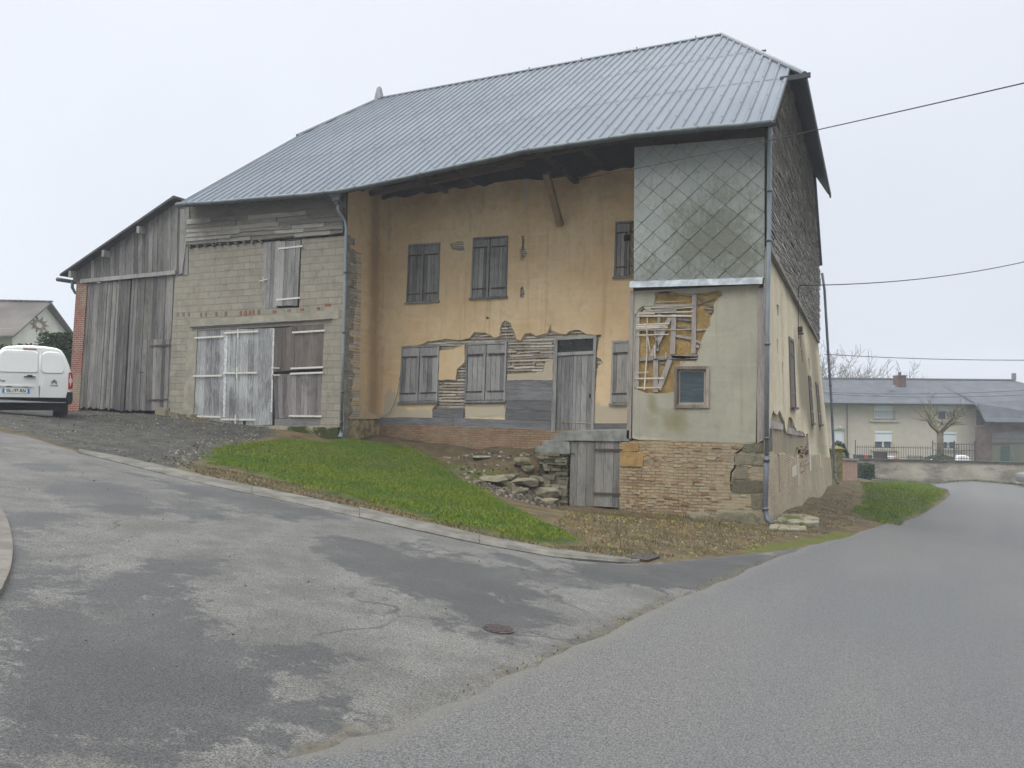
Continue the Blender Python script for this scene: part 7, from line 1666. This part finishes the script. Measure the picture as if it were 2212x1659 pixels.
for i in range(9): t = i / 8; mb.beam(fT(*gq(0, t), .018), fT(*gq(1, t), .018), .028, .02)
for s_ in (0, 1): mb.beam(fT(*gq(s_, 0), .018), fT(*gq(s_, 1), .018), .05, .024)
mb.beam(fT(*gq(.5, 0), .016), fT(*gq(.5, 1), .016), .03, .02)
mb.build('grating', plain('rusty grate iron', (.050, .042, .038), .85, .3, .1, .3, 30), gr_)
def rock(name, u, v, size, label, group, seed, mat=STONE, yw=None, sink=.25, rot=None):
    X, Y = PG(u, v) if yw is None else yw
    r = random.Random(seed); of = Vector((seed * 3.1, seed, 0)); a = r.uniform(0, 3) if rot is None else rot
    bm = bmesh.new()
    for _ in range(26):
        q = Vector((r.uniform(-1, 1), r.uniform(-1, 1), r.uniform(-1, 1))); m_ = max(abs(q.x), abs(q.y), abs(q.z)); bm.verts.new(q / m_ * r.uniform(.75, 1))
    bmesh.ops.convex_hull(bm, input=bm.verts); bmesh.ops.delete(bm, geom=[v for v in bm.verts if not v.link_faces], context='VERTS')
    bmesh.ops.bevel(bm, geom=bm.edges[:], offset=.06, segments=1, affect='EDGES'); bmesh.ops.triangulate(bm, faces=bm.faces[:]); bmesh.ops.subdivide_edges(bm, edges=bm.edges[:], cuts=1, use_grid_fill=True)
    R_ = Matrix.Rotation(a, 3, 'Z') @ Matrix.Rotation(r.uniform(-.12, .12), 3, 'X')
    for vv in bm.verts:
        c = vv.co.copy(); k = 1 + .10 * mnoise.noise(c * 1.3 + of) + .05 * mnoise.noise(c * 5 + of); c = c * k
        vv.co = R_ @ Vector((c.x * size[0], c.y * size[1], c.z * size[2]))
    me = bpy.data.meshes.new(name); bm.to_mesh(me); bm.free(); at_ = me.attributes.new('tint', 'FLOAT', 'FACE'); at_.data.foreach_set('value', [r.uniform(.2, 1)] * len(me.polygons))
    o = link(name, me, mat); o.location = (X, Y, t1(X, Y) + size[2] * (1 - 2 * sink) ); return tag(o, label, 'stone', group)
G_ = 'mossy stones on the mound left of the cellar door'
for k, a in enumerate([(1062, 1043, (.42, .26, .13), 'large pale flat stone at the left of the mossy stone heap'), (1092, 1036, (.26, .16, .08), 'pale flat stone at the top middle of the mossy heap'), (1133, 1048, (.42, .24, .12), 'long pale slab stone in the middle of the mossy heap'), (1124, 1064, (.22, .14, .10), 'small pale stone under the long slab of the mossy heap'),
                       (1172, 1073, (.55, .26, .17), 'biggest pale boulder in the mossy heap, nearest the cellar door foot'), (1186, 1088, (.22, .16, .10), 'small greenish stone at the foot of the biggest boulder'), (1032, 1045, (.12, .10, .08), 'small round pale stone at the left tip of the mossy heap'),
                       (1205, 1084, (.38, .14, .08), 'thin mossy slanting stone against the cellar door foot'), (1128, 1003, (.24, .16, .15), 'upright greenish stone high on the mound beside the wall end'), (1142, 1020, (.20, .15, .12), 'rounded stone below the upright one beside the dry stone jamb'),
                       (1040, 990, (.28, .14, .05), 'flat crumbled stone high on the left of the mound'), (1160, 1040, (.22, .14, .11), 'square grey stone at the base of the dry stone jamb'), (1178, 1058, (.18, .14, .10), 'dark mossy stone between the boulder and the dry stone jamb')]):
    rock('boulder', a[0], a[1], (a[2][0], a[2][1], a[2][2] * .8), a[3], G_, k + 1, rot=.2 + .3 * (k % 3))
sl_ = W_ = None
def slabstone(pts, h, label, seed, mat):
    P = ragged(PGs(pts), .15, .025, seed); mb = MB(); mb.add([fT(x, y, h) for x, y in P] + [fT(x, y, -.1) for x, y in P], [tuple(range(len(P)))[::-1] if area_s(P) < 0 else tuple(range(len(P)))] + [(k, len(P) + k, len(P) + (k + 1) % len(P), (k + 1) % len(P)) for k in range(len(P))], .6); tag(mb.build('stone_slab', mat, None, False, .02), label, 'stone', 'stone slabs at the foot of the corner downspout')
def area_s(p): return sum(p[i][0] * p[(i + 1) % len(p)][1] - p[(i + 1) % len(p)][0] * p[i][1] for i in range(len(p)))
MSL = (lambda n: n.done(n.mix(n.rng(n.noise(3, 5, .7), .44, .56), (.22, .20, .16), (.075, .085, .018)), n.noise(20, 5), .8, .02))(N('mossy slab', .95, .1))
slabstone([(1672, 1136), (1768, 1140), (1770, 1130), (1740, 1122), (1686, 1122)], .13, 'long mossy stone slab right of the corner downspout foot', 3, MSL)
slabstone([(1662, 1148), (1742, 1150), (1740, 1139), (1664, 1136)], .06, 'low pale edging stone in front of the mossy slab', 4, STONE)
rock('corner_stone', 1628, 1118, (.50, .13, .17), 'large tilted corner stone leaning under the brick basement corner', None, 21, yw=(-.55, -.22), rot=-.12, sink=.35)
rock('corner_stone', 1570, 1112, (.30, .14, .12), 'half buried stone left of the large tilted corner stone', None, 24, yw=(-1.5, -.20), rot=.1, sink=.3)
# dry weed stems
rs = np.random.RandomState(4); mb = MB()
for (poly, n_, h0) in ((LITTER, 60, .35), (PGs([(760, 960), (900, 968), (1160, 972), (1160, 960), (900, 955)]), 40, .3), (PGs([(740, 945), (800, 950), (800, 945), (750, 940)]), 14, .5), (side_strip, 15, .2)):
    X, Y = scatter(poly, n_, rs)
    for x, y in zip(X, Y):
        z = t1(x, y); h_ = h0 * rs.uniform(.4, 1.1); dx, dy = rs.normal(0, .12, 2) * h_ * 2
        mb.tube([(x, y, z), (x + dx * .4, y + dy * .4, z + h_ * .6), (x + dx, y + dy, z + h_)], [.005, .004, .002], 4, rs.uniform())
        for _ in range(3): f = rs.uniform(.4, .9); q = rs.normal(0, .07, 2); mb.tube([(x + dx * f, y + dy * f, z + h_ * f), (x + dx * f + q[0], y + dy * f + q[1], z + h_ * f + .07)], [.003, .002], 3, rs.uniform())
tag(mb.build('dry_weeds', plain('dry weed stems', (.13, .085, .05), .9)), 'thin brown dried weed stems along the wall foot and verge', 'weeds', kind='stuff')
# blue cord hanging at the left ground floor window
mb = MB(); P = [O(*p) for p in [(580, 1212), (572, 1240), (570, 1275), (560, 1330), (540, 1390), (515, 1440), (480, 1462), (430, 1458)]]
mb.tube([(p[0], YR - .05, p[1]) for p in P], .008, 5); tag(mb.build('blue_cord', plain('faded blue cord', (.05, .17, .22), .7), None, True), 'faded blue cord hanging from the left lower shutters', 'cord')
# ---- air: light mist
n_ = bpy.data.materials.new('haze'); n_.use_nodes = True; q = n_.node_tree; q.nodes.clear(); o_ = q.nodes.new('ShaderNodeOutputMaterial'); vv = q.nodes.new('ShaderNodeVolumePrincipled')
vv.inputs['Color'].default_value = (.90, .94, 1, 1); vv.inputs['Density'].default_value = .0014; q.links.new(vv.outputs[0], o_.inputs['Volume'])
mb = MB(); mb.box((0, 60, 5), (420, 380, 24)); hz = mb.build('haze', n_); tag(hz, 'thin pale mist', 'mist', kind='stuff'); hz.display_type = 'WIRE'
